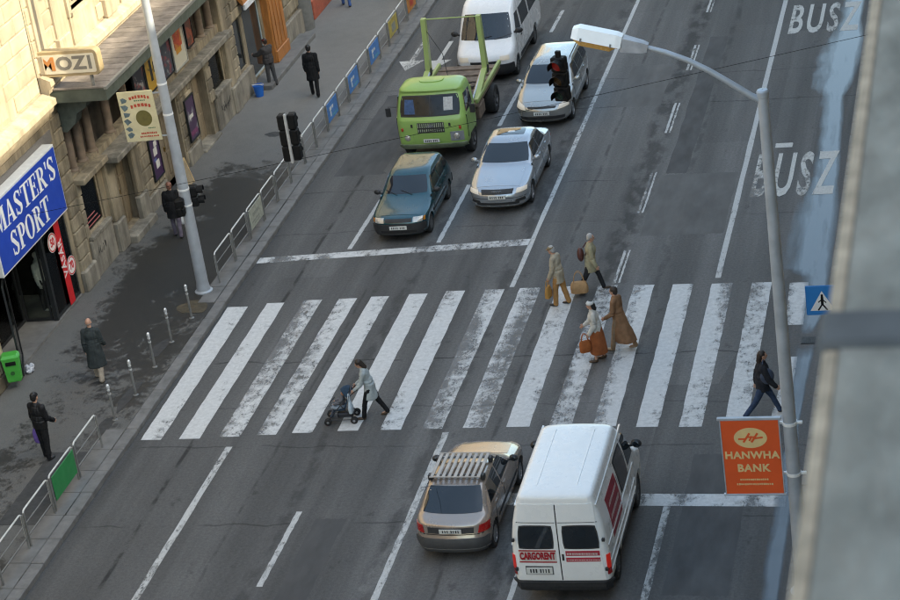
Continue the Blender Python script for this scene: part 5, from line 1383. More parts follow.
# ---------------------------------------------------------------- silver saloon (towards the viewer)
def saloon():
    P = paint('silver_paint', (.40, .42, .44), .6, .30)
    rows = [(.18, 2.14, -2.14, .76, .42, .35, .16, .08), (.27, 2.23, -2.22, .85, .48, .38, .20, .10), (.50, 2.245, -2.25, .885, .50, .38, .22, .10), (.64, 2.19, -2.24, .885, .48, .38, .20, .10),
            (.72, 2.03, -2.235, .88, .44, .36, .17, .10), (.80, 1.66, -2.225, .87, .36, .34, .14, .10), (.88, 1.18, -2.20, .85, .28, .30, .11, .10), (.94, .88, -2.10, .825, .22, .26, .10, .09), (.985, .80, -1.62, .805, .2, .24, .10, .07),
            (1.15, .46, -1.36, .74, .2, .24, .11, .07), (1.31, .10, -1.08, .66, .2, .24, .11, .06), (1.385, -.14, -.88, .60, .2, .22, .09, .05), (1.42, -.36, -.66, .44, .2, .15, .05, .04), (1.428, -.48, -.55, .2, .03, .03, 0, 0)]
    # long roof: rear edge kept well back
    rows[10] = (1.31, .12, -1.22, .665, .2, .24, .11, .06); rows[11] = (1.385, -.10, -1.04, .605, .2, .22, .09, .05); rows[12] = (1.418, -.30, -.86, .46, .2, .2, .05, .04); rows[13] = (1.428, -.45, -.7, .22, .1, .1, 0, 0)
    c = Car('saloon', 'silver saloon with sunroof waiting right of the teal hatchback', 'car', (-14.05, 57.75, 0), R(180), rows)
    ax = (1.36, -1.29); c.body(P, ax, .315, .885); c.wheels(ax, .315, .875, .20, M_RIM, 7)
    c.p('windscreen', 'front', [(-.71, 1.0), (.71, 1.0), (.58, 1.325), (-.58, 1.325)], M_CARGLASS, nu=12, rnd=.03)
    c.p('rear_window', 'rear', [(-.66, 1.02), (.66, 1.02), (.54, 1.32), (-.54, 1.32)], M_CARGLASS, nu=10)
    c.both('side_window', 'side', [(.48, 1.0), (-.30, 1.0), (-.30, 1.33), (.12, 1.32)], M_CARGLASS)
    c.both('side_window', 'side', [(-.37, 1.0), (-1.22, 1.0), (-.98, 1.31), (-.37, 1.33)], M_CARGLASS)
    c.p('sunroof', 'top', [(-.40, -.86), (.40, -.86), (.42, -.34), (-.42, -.34)], M_CARGLASS, d1=.006, nu=8, nv=6, rnd=.05)
    c.door_set([(.82, -.33), (-.35, -1.20)], .36, .96, P, .86)
    c.p('grille', 'front', [(-.44, .60), (.44, .60), (.47, .70), (-.47, .70)], M_BLKPL, d1=.012, nu=10)
    c.p('lower_grille', 'front', [(-.60, .29), (.60, .29), (.62, .36), (-.62, .36)], M_BLKPL, d1=.010, nu=10)
    c.both('fog_grille', 'front', [(.50, .36), (.78, .36), (.76, .45), (.52, .43)], M_BLKPL, d1=.010)
    c.p('bumper_line', 'front', [(-.80, .475), (.80, .475), (.80, .49), (-.80, .49)], M_BLKPL, d1=.004, nu=14, nv=1)
    for k in range(4):
        x = -.105+.07*k; pc = c.h.pt('front', x, .65)+Vector((0, .016, 0))
        b = MB(); n = 14
        b.tube([pc+Vector((.042*math.cos(2*PI*q/n), 0, .042*math.sin(2*PI*q/n))) for q in range(n+1)], .006, 5, False); b.build('badge_ring', M_CHROME, c.t)
    c.both('headlamp', 'front', [(.54, .60), (.82, .62), (.82, .705), (.56, .70)], M_HEADON, d1=.010, nu=8)
    plate(c.t, 2.262, .53, 1)
    for sg in (-1, 1): mirror(c.t, sg*.82, .58, 1.02, P, sg, 1.05)
    c.p('bonnet', 'top', [(-.66, 1.0), (.66, 1.0), (.62, 1.92), (-.62, 1.92)], P, d1=.006, nu=8, nv=8)
    c.both('tail_lamp', 'rear', [(.55, .70), (.84, .70), (.84, .86), (.58, .86)], M_TAIL)
    c.p('boot_lid', 'top', [(-.6, -2.0), (.6, -2.0), (.6, -1.62), (-.6, -1.62)], P, d1=.005)
saloon()
# ---------------------------------------------------------------- silver estate (towards the viewer, behind the hanging signal)
def estate():
    P = paint('pale_silver_paint', (.36, .36, .34), .6, .30)
    rows = [(.20, 2.06, -2.14, .76, .42, .3, .16, .06), (.30, 2.14, -2.20, .84, .48, .33, .20, .06), (.55, 2.15, -2.22, .875, .50, .33, .21, .06), (.68, 2.08, -2.21, .875, .46, .33, .18, .06),
            (.76, 1.90, -2.20, .87, .42, .32, .15, .06), (.86, 1.45, -2.18, .86, .32, .3, .12, .06), (.94, 1.02, -2.17, .84, .26, .28, .10, .06), (1.0, .86, -2.15, .825, .22, .26, .10, .06),
            (1.2, .50, -2.04, .76, .2, .25, .11, .06), (1.38, .12, -1.94, .68, .2, .24, .10, .06), (1.45, -.14, -1.84, .61, .2, .22, .09, .05), (1.48, -.40, -1.6, .45, .2, .2, .05, .04), (1.488, -.7, -1.3, .2, .1, .1, 0, 0)]
    c = Car('estate_car', 'pale silver estate car half hidden by the hanging red signal', 'car', (-13.95, 64.3, 0), R(180), rows)
    ax = (1.30, -1.36); c.body(P, ax, .31, .875); c.wheels(ax, .31, .865, .19, M_RIM, 6)
    c.p('windscreen', 'front', [(-.72, 1.01), (.72, 1.01), (.59, 1.385), (-.59, 1.385)], M_CARGLASS, nu=12, rnd=.03)
    c.both('side_window', 'side', [(.52, 1.01), (-.28, 1.01), (-.28, 1.385), (.14, 1.38)], M_CARGLASS)
    c.both('side_window', 'side', [(-.36, 1.01), (-1.15, 1.01), (-1.12, 1.385), (-.36, 1.385)], M_CARGLASS)
    c.both('side_window', 'side', [(-1.23, 1.02), (-1.92, 1.04), (-1.80, 1.35), (-1.20, 1.38)], M_CARGLASS)
    c.p('rear_window', 'rear', [(-.62, 1.05), (.62, 1.05), (.54, 1.38), (-.54, 1.38)], M_CARGLASS)
    c.door_set([(.85, -.31), (-.33, -1.18)], .38, .97, P, .88)
    c.p('grille', 'front', [(-.42, .645), (.42, .645), (.46, .695), (-.46, .695)], M_BLKPL, d1=.010, nu=10)
    c.p('lower_grille', 'front', [(-.68, .30), (.68, .30), (.70, .40), (-.70, .40)], M_BLKPL, d1=.010, nu=10)
    c.both('headlamp', 'front', [(.50, .60), (.82, .64), (.80, .79), (.56, .72)], M_HEADON, d1=.010, nu=8)
    plate(c.t, 2.168, .50, 1)
    for sg in (-1, 1):
        mirror(c.t, sg*.83, .60, 1.03, P, sg, 1.05)
        b = MB(); b.tube([(sg*.60, -.2, 1.46), (sg*.60, -.3, 1.50), (sg*.59, -1.7, 1.49), (sg*.58, -1.85, 1.45)], .014, 6); b.build('roof_rail', M_BLKPL, c.t)
    c.p('bonnet', 'top', [(-.66, 1.08), (.66, 1.08), (.6, 1.8), (-.6, 1.8)], P, d1=.006, nu=8, nv=8)
estate()
# ---------------------------------------------------------------- champagne hatchback with roof rack (away from the viewer)
def champagne():
    P = paint('champagne_paint', (.36, .30, .255), .5, .30)
    rows = [(.20, 1.92, -1.95, .74, .40, .30, .16, .10), (.30, 2.00, -2.02, .82, .45, .34, .20, .12), (.48, 2.01, -2.05, .853, .46, .36, .20, .13), (.54, 2.00, -2.03, .855, .46, .36, .20, .13), (.66, 1.94, -1.99, .855, .44, .36, .18, .13),
            (.74, 1.76, -1.97, .85, .40, .34, .15, .13), (.83, 1.30, -1.95, .84, .32, .32, .12, .12), (.90, .92, -1.86, .82, .26, .28, .10, .11), (.96, .78, -1.70, .80, .22, .24, .10, .10),
            (1.15, .44, -1.44, .73, .2, .22, .11, .09), (1.32, .08, -1.18, .66, .2, .2, .10, .08), (1.385, -.14, -1.02, .60, .2, .2, .09, .07), (1.418, -.40, -.84, .44, .2, .2, .05, .04), (1.425, -.55, -.7, .2, .05, .05, 0, 0)]
    c = Car('hatchback', 'champagne hatchback with slatted roof rack driving away beside white van', 'car', (-11.36, 39.25, 0), R(-.8), rows); c.t.scale = (.95, 1, 1)
    ax = (1.22, -1.36); c.body(P, ax, .30, .855); c.wheels(ax, .30, .845, .185, M_RIM, 8)
    c.p('rear_window', 'rear', [(-.69, .965), (.69, .965), (.58, 1.325), (-.58, 1.325)], M_CARGLASS, nu=12, rnd=.04)
    c.p('windscreen', 'front', [(-.70, .98), (.70, .98), (.58, 1.33), (-.58, 1.33)], M_CARGLASS, nu=12)
    c.both('side_window', 'side', [(.46, .98), (-.30, .98), (-.30, 1.33), (.12, 1.325)], M_CARGLASS)
    c.both('side_window', 'side', [(-.37, .98), (-1.28, .985), (-1.05, 1.31), (-.37, 1.33)], M_CARGLASS)
    c.door_set([(.80, -.33), (-.35, -1.12)], .40, .94, P, .86)
    c.both('side_moulding', 'side', [(.85, .52), (-1.0, .52), (-1.0, .60), (.85, .60)], M_BLKPL, d1=.014, nv=1)
    c.p('rear_bumper', 'rear', [(-.80, .26), (.80, .26), (.80, .56), (-.80, .56)], pm('bumper_grey', (.055, .055, .055), .5), d1=.035, nu=18)
    c.p('bumper_chrome', 'rear', [(-.78, .33), (.78, .33), (.78, .345), (-.78, .345)], pm('bumper_line_grey', (.16, .16, .15), .4), d1=.038, nu=18, nv=1)
    c.p('plate_recess', 'rear', [(-.52, .66), (.52, .66), (.52, .78), (-.52, .78)], M_BLKPL, d1=.006, nu=10)
    c.both('tail_lamp', 'rear', [(.60, .66), (.82, .66), (.82, .82), (.64, .82)], M_TAIL, d1=.014, nu=8)
    plate(c.t, -1.99, .715, -1, tilt=R(6))
    c.p('hatch_gap', 'rear', [(-.72, .63), (.72, .63), (.72, .645), (-.72, .645)], M_WELL, d1=.003, nu=14, nv=1)
    c.both('headlamp', 'front', [(.50, .58), (.80, .60), (.80, .70), (.52, .70)], M_HEADL)
    c.p('bonnet', 'top', [(-.64, 1.0), (.64, 1.0), (.58, 1.7), (-.58, 1.7)], P, d1=.006, nu=8, nv=8)
    for sg in (-1, 1): mirror(c.t, sg*.80, .56, .99, M_BLKPL, sg)
    # roof rack belongs to the car
    b = MB()
    for y in (-.22, -.95): b.tube([(-.60, y, 1.47), (.60, y, 1.47)], .016, 6)
    rk = b.build('roof_rack', pm('rack_bar', (.10, .10, .10), .5, .4), c.t)
    for k in range(9):
        x = -.53+k*1.06/8
        b = MB(); b.bbox(x-.038, x+.038, -1.08, -.10, 1.487, 1.505, .004); b.build('slat', pm('rack_slat', (.42, .38, .34), .5, .2, var=.2, scale=5), rk)
    for y in (-.08, -1.10):
        b = MB(); b.tube([(-.58, y, 1.50), (.58, y, 1.50)], .014, 6); b.build('rack_rim', _mats['rack_slat'], rk)
    for sg in (-1, 1):
        for y in (-.22, -.95):
            b = MB(); b.bbox(sg*.60-.045, sg*.60+.045, y-.06, y+.06, 1.36, 1.49, .015); b.build('rack_clamp', M_BLKPL, rk)
    b = MB(); b.tube([(-.45, -1.22, 1.36), (-.52, -1.95, 1.75)], .005, 5); b.build('aerial', M_BLKPL, c.t)
champagne()
# ---------------------------------------------------------------- vans
def cargo_van():
    P = paint('van_white', (.80, .80, .77), 0, .38, .4)
    G = pm('van_gasket', (.10, .10, .095), .6)
    rows = [(.28, 2.20, -2.30, .86, .30, .14, .14, .02), (.40, 2.29, -2.34, .955, .34, .14, .16, .02), (.70, 2.30, -2.35, .985, .34, .14, .16, .02), (.92, 2.24, -2.345, .985, .32, .14, .14, .02), (1.02, 2.10, -2.34, .98, .30, .14, .13, .02),
            (1.14, 1.74, -2.335, .975, .26, .14, .12, .02), (1.22, 1.56, -2.33, .968, .22, .14, .12, .02), (1.55, 1.24, -2.31, .915, .2, .14, .12, .025), (1.85, .98, -2.28, .83, .2, .14, .11, .03), (2.0, .84, -2.26, .78, .2, .14, .09, .03), (2.06, .76, -2.245, .755, .2, .14, .08, .03), (2.095, .66, -2.21, .70, .2, .15, .06, .03), (2.112, .45, -2.08, .56, .2, .15, .03, .02), (2.12, .2, -1.8, .3, .1, .1, 0, 0)]
    c = Car('cargo_van', 'white rental van with red lettering on its rear doors driving away', 'van', (-8.76, 38.02, 0), 0, rows, .012); c.t.scale = (1, 1, 1.15)
    ax = (1.45, -1.35); c.body(P, ax, .34, .985); c.wheels(ax, .34, .965, .20, M_RIMS, 8)
    c.p('windscreen', 'front', [(-.84, 1.26), (.84, 1.26), (.74, 1.90), (-.74, 1.90)], M_CARGLASS, nu=12)
    # two rear doors
    for sg in (-1, 1):
        d = c.p('rear_door', 'rear', [(sg*.012, .50), (sg*.87, .50), (sg*.74, 1.96), (sg*.012, 1.96)], P, d1=.014, nu=8, nv=10)
        c.p('door_seal', 'rear', [(sg*.09, 1.115), (sg*.82, 1.115), (sg*.775, 1.57), (sg*.09, 1.57)], M_BLKPL, d, d1=.018, rnd=.05)
        c.p('rear_window', 'rear', [(sg*.115, 1.14), (sg*.795, 1.14), (sg*.75, 1.545), (sg*.115, 1.545)], M_CARGLASS, d, d1=.022, rnd=.06)
        c.p('door_crease', 'rear', [(sg*.03, 1.615), (sg*.80, 1.615), (sg*.80, 1.626), (sg*.03, 1.626)], G, d, d1=.017, nu=8, nv=1)
        for z in (.72, 1.30):
            b = MB(); b.bbox(sg*.90-.03, sg*.90+.03, -2.375, -2.32, z-.03, z+.03, .008); b.build('hinge', M_BLKPL, d)
        c.p('tail_lamp', 'rear', [(sg*.905, .72), (sg*.965, .72), (sg*.965, .98), (sg*.905, .98)], emit_mat('brake_lamp_lit', (1, .05, .03), .035, (.40, .012, .012)), d1=.018, nu=2)
        c.p('tail_lamp_lower', 'rear', [(sg*.905, .60), (sg*.965, .60), (sg*.965, .715), (sg*.905, .715)], M_TAIL, d1=.018, nu=2)
    c.p('door_gap', 'rear', [(-.010, .50), (.010, .50), (.010, 1.95), (-.010, 1.95)], M_WELL, d1=.010, nu=1, nv=8)
    c.p('rear_bumper', 'rear', [(-.96, .33), (.96, .33), (.96, .485), (-.96, .485)], M_BLKPL, d1=.07, nu=16)
    RED = pm('van_red_print', (.36, .012, .02), .45, var=.15, scale=12)
    bk = c.p('sign_panel', 'rear', [(-.82, .86), (-.07, .86), (-.07, 1.10), (-.82, 1.10)], pm('van_sticker', (.60, .56, .50), .5), d1=.018, d0=.012)
    text_obj('lettering', 'CARGORENT', .19, RED, c.t, (-.445, -2.371, .985), (R(90), 0, 0), offset=.009, extrude=.002, sx=.62)
    for z in (.865, 1.085): c.p('sign_rule', 'rear', [(-.82, z-.012), (-.07, z-.012), (-.07, z+.012), (-.82, z+.012)], RED, d1=.021, d0=.016, nv=1)
    for z0, z1 in ((.985, 1.08), (.87, .95)):
        sp = c.p('sign_panel', 'rear', [(.12, z0), (.80, z0), (.80, z1), (.12, z1)], pm('van_red_panel', (.40, .03, .05), .5), d1=.018, d0=.012, nv=1)
        b = MB(); rn = random.Random(int(z0*100))
        x = .15
        while x < .76: ww = rn.uniform(.02, .05); b.box(x, x+ww, -2.3735, -2.370, z0+.03, z1-.03); x += ww+.014
        b.build('lettering', pm('van_pale_print', (.60, .45, .42), .5), c.t)
    c.p('door_handle', 'rear', [(.045, .90), (.085, .90), (.085, 1.02), (.045, 1.02)], M_BLKPL, d1=.03, nu=1, nv=2)
    plate(c.t, -2.378, .70, -1, .52, .13)
    c.p('plate_surround', 'rear', [(-.72, .615), (-.16, .615), (-.16, .785), (-.72, .785)], G, d1=.018)
    c.t.children
    for o in kids(c.t):
        if o.name.startswith('number_plate'): o.location.x = -.44
    # right flank: cab window, sliding door window, red panel, ribs
    c.both('side_window', 'side', [(1.18, 1.28), (.55, 1.28), (.55, 1.80), (.88, 1.80)], M_CARGLASS)
    c.both('window_seal', 'side', [(.42, 1.20), (-.42, 1.20), (-.42, 1.84), (.42, 1.84)], M_BLKPL, d1=.010, rnd=.04)
    c.both('side_window', 'side', [(.39, 1.23), (-.39, 1.23), (-.39, 1.81), (.39, 1.81)], pm('tinted_brown_glass', (.06, .05, .045), .08, spec=.7), d1=.014, rnd=.05)
    ps = c.both('side_sign', 'side', [(-.58, .98), (-1.65, .98), (-1.65, 1.72), (-.58, 1.72)], pm('van_side_red', (.30, .02, .035), .45, var=.35, scale=6), d1=.006)
    for sg in (-1, 1):
        rn = random.Random(3)
        for r_ in range(3):
            b = MB(); y = -.70
            while y > -1.52:
                ww = rn.uniform(.04, .09); z = 1.14+.2*r_; xx = c.h.hw(y, z)+.008
                b.box(*sorted((sg*xx, sg*(xx+.004))), y-ww, y, z-.05, z+.05); y -= ww+.03
            b.build('lettering', _mats['van_pale_print'], c.t)
    for z in (.62, .80, 1.12, 1.90): c.both('flank_crease', 'side', [(1.0, z), (-2.2, z), (-2.2, z+.022), (1.0, z+.022)], P, d1=.016, nu=14, nv=1)
    c.both('door_gap', 'side', [(.50, .45), (.485, .45), (.485, 1.92), (.50, 1.92)], M_WELL, d1=.003, nu=1)
    c.both('door_gap', 'side', [(-.50, .45), (-.515, .45), (-.515, 1.92), (-.50, 1.92)], M_WELL, d1=.003, nu=1)
    c.both('side_moulding', 'side', [(.9, .42), (-.9, .42), (-.9, .52), (.9, .52)], M_BLKPL, d1=.014, nv=1)
    for sg in (-1, 1):
        mirror(c.t, sg*.95, 1.22, 1.40, M_BLKPL, sg, 1.15)
    for x in (-.40, .40):
        b = MB(); b.bbox(x-.02, x+.02, -1.85, .40, 2.10, 2.122, .008); b.build('roof_rib', P, c.t)
    c.both('headlamp', 'front', [(.58, .72), (.90, .72), (.90, .92), (.62, .92)], M_HEADL)
cargo_van()
def white_van():
    P = paint('minibus_white', (.78, .78, .77), 0, .35, .5)
    rows = [(.26, 2.24, -2.75, .84, .34, .14, .16, .02), (.38, 2.34, -2.80, .93, .38, .14, .19, .02), (.72, 2.34, -2.82, .955, .38, .14, .19, .02), (.90, 2.28, -2.82, .955, .36, .14, .17, .02), (1.02, 2.10, -2.81, .95, .34, .14, .15, .02),
            (1.15, 1.86, -2.80, .945, .30, .14, .14, .02), (1.25, 1.74, -2.79, .94, .26, .14, .13, .02), (1.55, 1.50, -2.78, .91, .24, .15, .13, .02), (1.9, 1.22, -2.76, .87, .24, .16, .12, .03), (2.1, 1.02, -2.74, .84, .24, .18, .11, .03), (2.22, .82, -2.70, .80, .24, .2, .1, .03), (2.29, .55, -2.6, .70, .24, .2, .08, .03), (2.31, .3, -2.4, .5, .2, .2, .03, .02), (2.315, .1, -2.2, .3, .1, .1, 0, 0)]
    c = Car('white_van', 'white van with black front bumper queueing behind the green truck', 'van', (-16.66, 69.0, 0), R(180), rows, .012); c.t.scale = (1.04, 1.03, 1.03)
    ax = (1.50, -1.5); c.body(P, ax, .33, .955); c.wheels(ax, .33, .94, .2, M_RIMS, 8)
    c.p('windscreen', 'front', [(-.84, 1.27), (.84, 1.27), (.73, 1.97), (-.73, 1.97)], M_CARGLASS, nu=14, nv=6, rnd=.03)
    c.both('side_window', 'side', [(1.36, 1.30), (.62, 1.30), (.62, 1.88), (1.0, 1.88)], M_CARGLASS)
    c.both('side_window', 'side', [(.42, 1.30), (-.75, 1.30), (-.75, 1.88), (.42, 1.88)], M_CARGLASS)
    c.both('side_window', 'side', [(-.92, 1.30), (-2.3, 1.30), (-2.3, 1.88), (-.92, 1.88)], M_CARGLASS)
    c.p('front_bumper', 'front', [(-.90, .30), (.90, .30), (.90, .62), (-.90, .62)], M_BLKPL, d1=.045, nu=18)
    c.p('grille', 'front', [(-.45, .66), (.45, .66), (.45, .74), (-.45, .74)], M_BLKPL, d1=.010)
    c.both('headlamp', 'front', [(.50, .74), (.80, .74), (.80, .88), (.52, .88)], M_HEADON, d1=.012, nu=6)
    c.both('side_moulding', 'side', [(1.0, .42), (-1.1, .42), (-1.1, .56), (1.0, .56)], M_BLKPL, d1=.014, nv=1)
    c.p('badge', 'front', [(-.06, .92), (.06, .92), (.06, .97), (-.06, .97)], M_BLKPL, d1=.012, nu=2, nv=2)
    plate(c.t, 2.40, .46, 1)
    c.door_set([(1.42, .52)], .60, 1.22, P, 1.08, M_BLKPL)
    for sg in (-1, 1): mirror(c.t, sg*.93, 1.42, 1.42, M_BLKPL, sg, 1.25)
    for x in (-.3, .35):
        b = MB(); b.tube([c.h.pt('front', x, 1.27)+Vector((0, .03, .01)), c.h.pt('front', x-.55, 1.36)+Vector((0, .025, .02))], .009, 6); b.build('wiper', M_BLKPL, c.t)
white_van()
# ---------------------------------------------------------------- green skip loader truck
def truck():
    P = paint('lime_green_paint', (.28, .44, .115), 0, .45, .25); P2 = paint('lime_arm_paint', (.32, .40, .14), 0, .6, 0)
    GREY = pm('truck_bumper_grey', (.22, .23, .24), .6, var=.25); RUST = pm('rusty_steel', (.16, .12, .09), .8, var=.45, scale=5, bump=.4); DK = pm('chassis_dark', (.035, .033, .03), .8, var=.3)
    rows = [(.48, .62, -.75, 1.02, .20, .12, .06, .0), (.60, .70, -.78, 1.08, .22, .12, .08, .0), (1.05, .72, -.80, 1.10, .24, .12, .09, .0), (1.35, .70, -.80, 1.10, .24, .12, .09, .0), (1.44, .66, -.80, 1.095, .24, .12, .09, .0),
            (1.62, .58, -.80, 1.08, .24, .14, .10, .0), (1.95, .42, -.80, 1.04, .24, .16, .10, .0), (2.12, .33, -.78, 1.01, .24, .18, .10, .0), (2.19, .36, -.76, .99, .26, .2, .10, .0), (2.27, .27, -.70, .92, .26, .22, .08, .0), (2.33, .08, -.56, .75, .24, .2, .05, .0), (2.36, -.1, -.4, .45, .15, .15, .0, .0)]
    c = Car('skip_truck', 'lime green old truck with raised lifting arms behind its cab', 'truck', (-16.86, 60.45, 0), R(180), rows, .01)
    cab = c.h.mesh(3).build('cab', P, c.t, smooth=32)
    cut_arches(cab, (-.22,), .50, 1.1)
    c.p('windscreen_seal', 'front', [(-.95, 1.47), (.95, 1.47), (.90, 2.06), (-.90, 2.06)], M_BLKPL, d1=.006, nu=14, rnd=.04)
    c.p('windscreen', 'front', [(-.92, 1.50), (.92, 1.50), (.87, 2.03), (-.87, 2.03)], pm('truck_glass', (.012, .013, .014), .12, var=.5, scale=5, spec=.35), d1=.011, nu=14, rnd=.05)
    for x in (-.02,):
        c.p('screen_divider', 'front', [(x-.02, 1.50), (x+.02, 1.50), (x+.02, 2.03), (x-.02, 2.03)], M_BLKPL, d1=.014, nu=1)
    # things seen through / on the screen: paper and blue cloth pressed behind glass
    c.p('screen_paper', 'front', [(-.72, 1.62), (-.44, 1.62), (-.44, 1.98), (-.72, 1.98)], pm('paper_pale', (.42, .42, .41), .6, var=.3, scale=20), d1=.0125, nu=3)
    c.p('screen_cloth', 'front', [(.45, 1.55), (.80, 1.55), (.78, 1.95), (.50, 1.95)], pm('cloth_blue_dash', (.03, .07, .16), .6, var=.5, scale=9), d1=.0125, nu=3)
    c.both('side_window', 'side', [(.40, 1.50), (-.40, 1.50), (-.40, 2.02), (.22, 2.02)], M_CARGLASS)
    c.door_set([(.46, -.55)], .72, 1.42, P, 1.20, M_BLKPL)
    gr_ = c.p('grille', 'front', [(-.42, .98), (.42, .98), (.42, 1.30), (-.42, 1.30)], DK, d1=.006, nu=8)
    for r_ in ((1.02, 1.10), (1.15, 1.28)):
        for k in range(13):
            x = -.39+k*.065
            c.p('grille_bar', 'front', [(x-.014, r_[0]), (x+.014, r_[0]), (x+.014, r_[1]), (x-.014, r_[1])], pm('grille_pale', (.30, .34, .24), .6), gr_, d1=.016, nu=1, nv=1)
    c.p('emblem', 'front', [(-.13, 1.16), (.13, 1.16), (.0, 1.27), (-.0, 1.27)], M_CHROME, d1=.02, nu=2, nv=2)
    for sg in (-1, 1):
        c.p('lamp_panel', 'front', [(sg*.58, .68), (sg*.98, .68), (sg*.98, .98), (sg*.58, .98)], GREY if sg < 0 else P, d1=.012, nu=6)
        pc = c.h.pt('front', sg*.76, .83); b = MB(); b.lathe([(.001, .04), (.06, .035), (.095, .015), (.105, -.01), (.105, -.04)], 18, 'y', tuple(pc)); b.build('headlamp', M_HEADL, c.t, smooth=True)
        pc = c.h.pt('front', sg*.90, 1.10); b = MB(); b.bbox(pc.x-.035, pc.x+.035, pc.y-.02, pc.y+.04, pc.z-.05, pc.z+.05, .012); b.build('indicator', pm('indicator_red', (.40, .05, .02), .3), c.t)
        b = MB(); b.tube([(sg*1.06, .42, 1.75), (sg*1.28, .50, 1.80), (sg*1.30, .50, 1.60)], .012, 6); mi = b.build('mirror_arm', M_BLKPL, c.t)
        b = MB(); b.bbox(sg*1.31-.08, sg*1.31+.08, .47, .52, 1.48, 1.76, .015); b.build('mirror', M_BLKPL, mi)
        c.p('vent_louvre', 'front', [(sg*.56, 1.16), (sg*.62, 1.16), (sg*.62, 1.26), (sg*.56, 1.26)], M_BLKPL, d1=.010, nu=1, nv=1)
    c.p('front_bumper', 'front', [(-1.02, .46), (1.02, .46), (1.02, .62), (-1.02, .62)], pm('bumper_dull_green', (.16, .19, .12), .7, var=.3), d1=.06, nu=18)
    plate(c.t, .815, .76, 1, .5, .11)
    c.p('roof_vent', 'top', [(-.38, -.42), (.38, -.42), (.38, .02), (-.38, .02)], P, d1=.025, nu=8, nv=6, rnd=.2)
    # chassis, mudguards, bed, wheels
    b = MB()
    for sg in (-1, 1): b.box(sg*.42-.05, sg*.42+.05, -4.9, .3, .55, .78)
    for y in (-1.2, -2.2, -3.2, -4.2, -4.85): b.box(-.37, .37, y-.06, y+.06, .58, .75)
    b.build('chassis', DK, c.t)
    for y in (-.22, -3.5):
        for sg in (-1, 1): wheel(c.t, sg*.95 if y > -1 else sg*.92, y, .46, .24 if y > -1 else .42, M_RIMS, 6, sg)
        b = MB(); b.tube([(-.85, y, .46), (.85, y, .46)], .07, 8); b.build('axle', DK, c.t)
    b = MB(); b.bbox(-1.02, 1.02, -5.0, -1.35, .95, 1.08, .02); bed = b.build('bed', RUST, c.t)
    for sg in (-1, 1):
        b = MB(); b.bbox(sg*1.0-.05, sg*1.0+.05, -5.0, -1.35, 1.082, 1.22, .015); b.build('bed_side', P2, bed)
        b = MB(); b.bbox(sg*.92-.24, sg*.92+.24, -4.15, -2.85, .96-.02, .945, .001); 
        b = MB(); b.bbox(sg*.80-.22, sg*.80+.22, -2.3, -1.5, .5, .92, .03); b.build('side_tank', RUST, c.t)
        # lifting arm: lower leg leans back, upper leg stands up from the elbow
        b = MB(); b.loft([[(sg*.93+dx*w_, y+dy, z) for dx, dy in ((-1, -h_), (1, -h_), (1, h_), (-1, h_))] for y, z, w_, h_ in ((-1.55, 1.0, .08, .17), (-2.4, 1.32, .09, .19), (-3.25, 1.60, .08, .16))]); lo = b.build('lift_arm', P2, c.t)
        b = MB(); b.loft([[(sg*(.93-k*.02)+dx*.075, y+dy, z) for dx, dy in ((-1, -h_), (1, -h_), (1, h_), (-1, h_))] for k, y, z, h_ in ((0, -3.35, 1.40, .17), (1, -3.40, 2.1, .13), (2, -3.45, 3.25, .10))]); b.build('arm_upper', P2, lo)
        b = MB(); b.lathe([(.13, -.09), (.13, .09)], 16, 'x', (sg*.93, -3.32, 1.52), True); b.build('arm_pivot', DK, lo)
        b = MB(); b.tube([(sg*.80, -1.6, 1.1), (sg*.86, -3.1, 1.55)], .05, 8); b.build('hydraulic_ram', pm('ram_steel', (.4, .4, .4), .3, .8), lo)
    for k in range(6):
        b = MB(); b.bbox(-.93, .93, -1.6-k*.6, -1.5-k*.6, 1.082, 1.13, .01); b.build('bed_rib', RUST, bed)
    b = MB(); b.bbox(-.55, .1, -2.3, -1.7, 1.135, 1.5, .03); b.build('tool_box', DK, c.t)
    for sg in (-1, 1):
        b = MB(); n_ = 14; b.tube([(sg*.55+.16*math.cos(2*PI*q/n_), -2.9+.22*math.sin(2*PI*q/n_), 1.16+.01*(q % 2)) for q in range(n_*2)], .022, 6); b.build('chain', DK, c.t)
        b = MB(); b.tube([(sg*.62, -.82, .9), (sg*.66, -1.0, 1.3), (sg*.62, -1.2, 1.72)], .022, 6); b.build('hose', DK, c.t)
    b = MB(); b.tube([(-.90, -3.45, 3.22), (.90, -3.45, 3.22)], .022, 8); b.build('cross_bar', P2, c.t)
    b = MB(); b.tube([(.88, -3.45, 2.9), (.3, -3.0, 2.2), (.1, -2.6, 1.3)], .012, 6); b.build('chain', DK, c.t)
    b = MB(); b.bbox(-.9, .9, -1.30, -1.12, .9, 1.75, .02); b.build('bulkhead', P2, c.t)
truck()
# ================================================================== people
def cloth(name, col, rough=.85, var=.25, scale=7):
    return pm('cloth_'+name, col, rough, var=var, scale=scale, bump=.5, bscale=22, bdist=.012, spec=.25)
SKIN = pm('skin', (.46, .26, .18), .55, var=.08, scale=20, spec=.4)
def cap_chain(b, pts, rs, n=10):
    b.tube(pts, rs, n)
    for p, r_ in zip(pts, rs): b.ell(p, (r_, r_, r_), n, 6)
def remesh(b, name, mat, parent, vox=.012, smooth=4):
    o = b.build(name, mat, parent, smooth='full')
    md = o.modifiers.new('r', 'REMESH'); md.mode = 'VOXEL'; md.voxel_size = vox; md.use_smooth_shade = True
    if smooth:
        sm = o.modifiers.new('s', 'SMOOTH'); sm.factor = .5; sm.iterations = smooth
    evalmesh(o); o.data.polygons.foreach_set('use_smooth', [True]*len(o.data.polygons))
    if not o.data.materials: o.data.materials.append(mat)
    return o
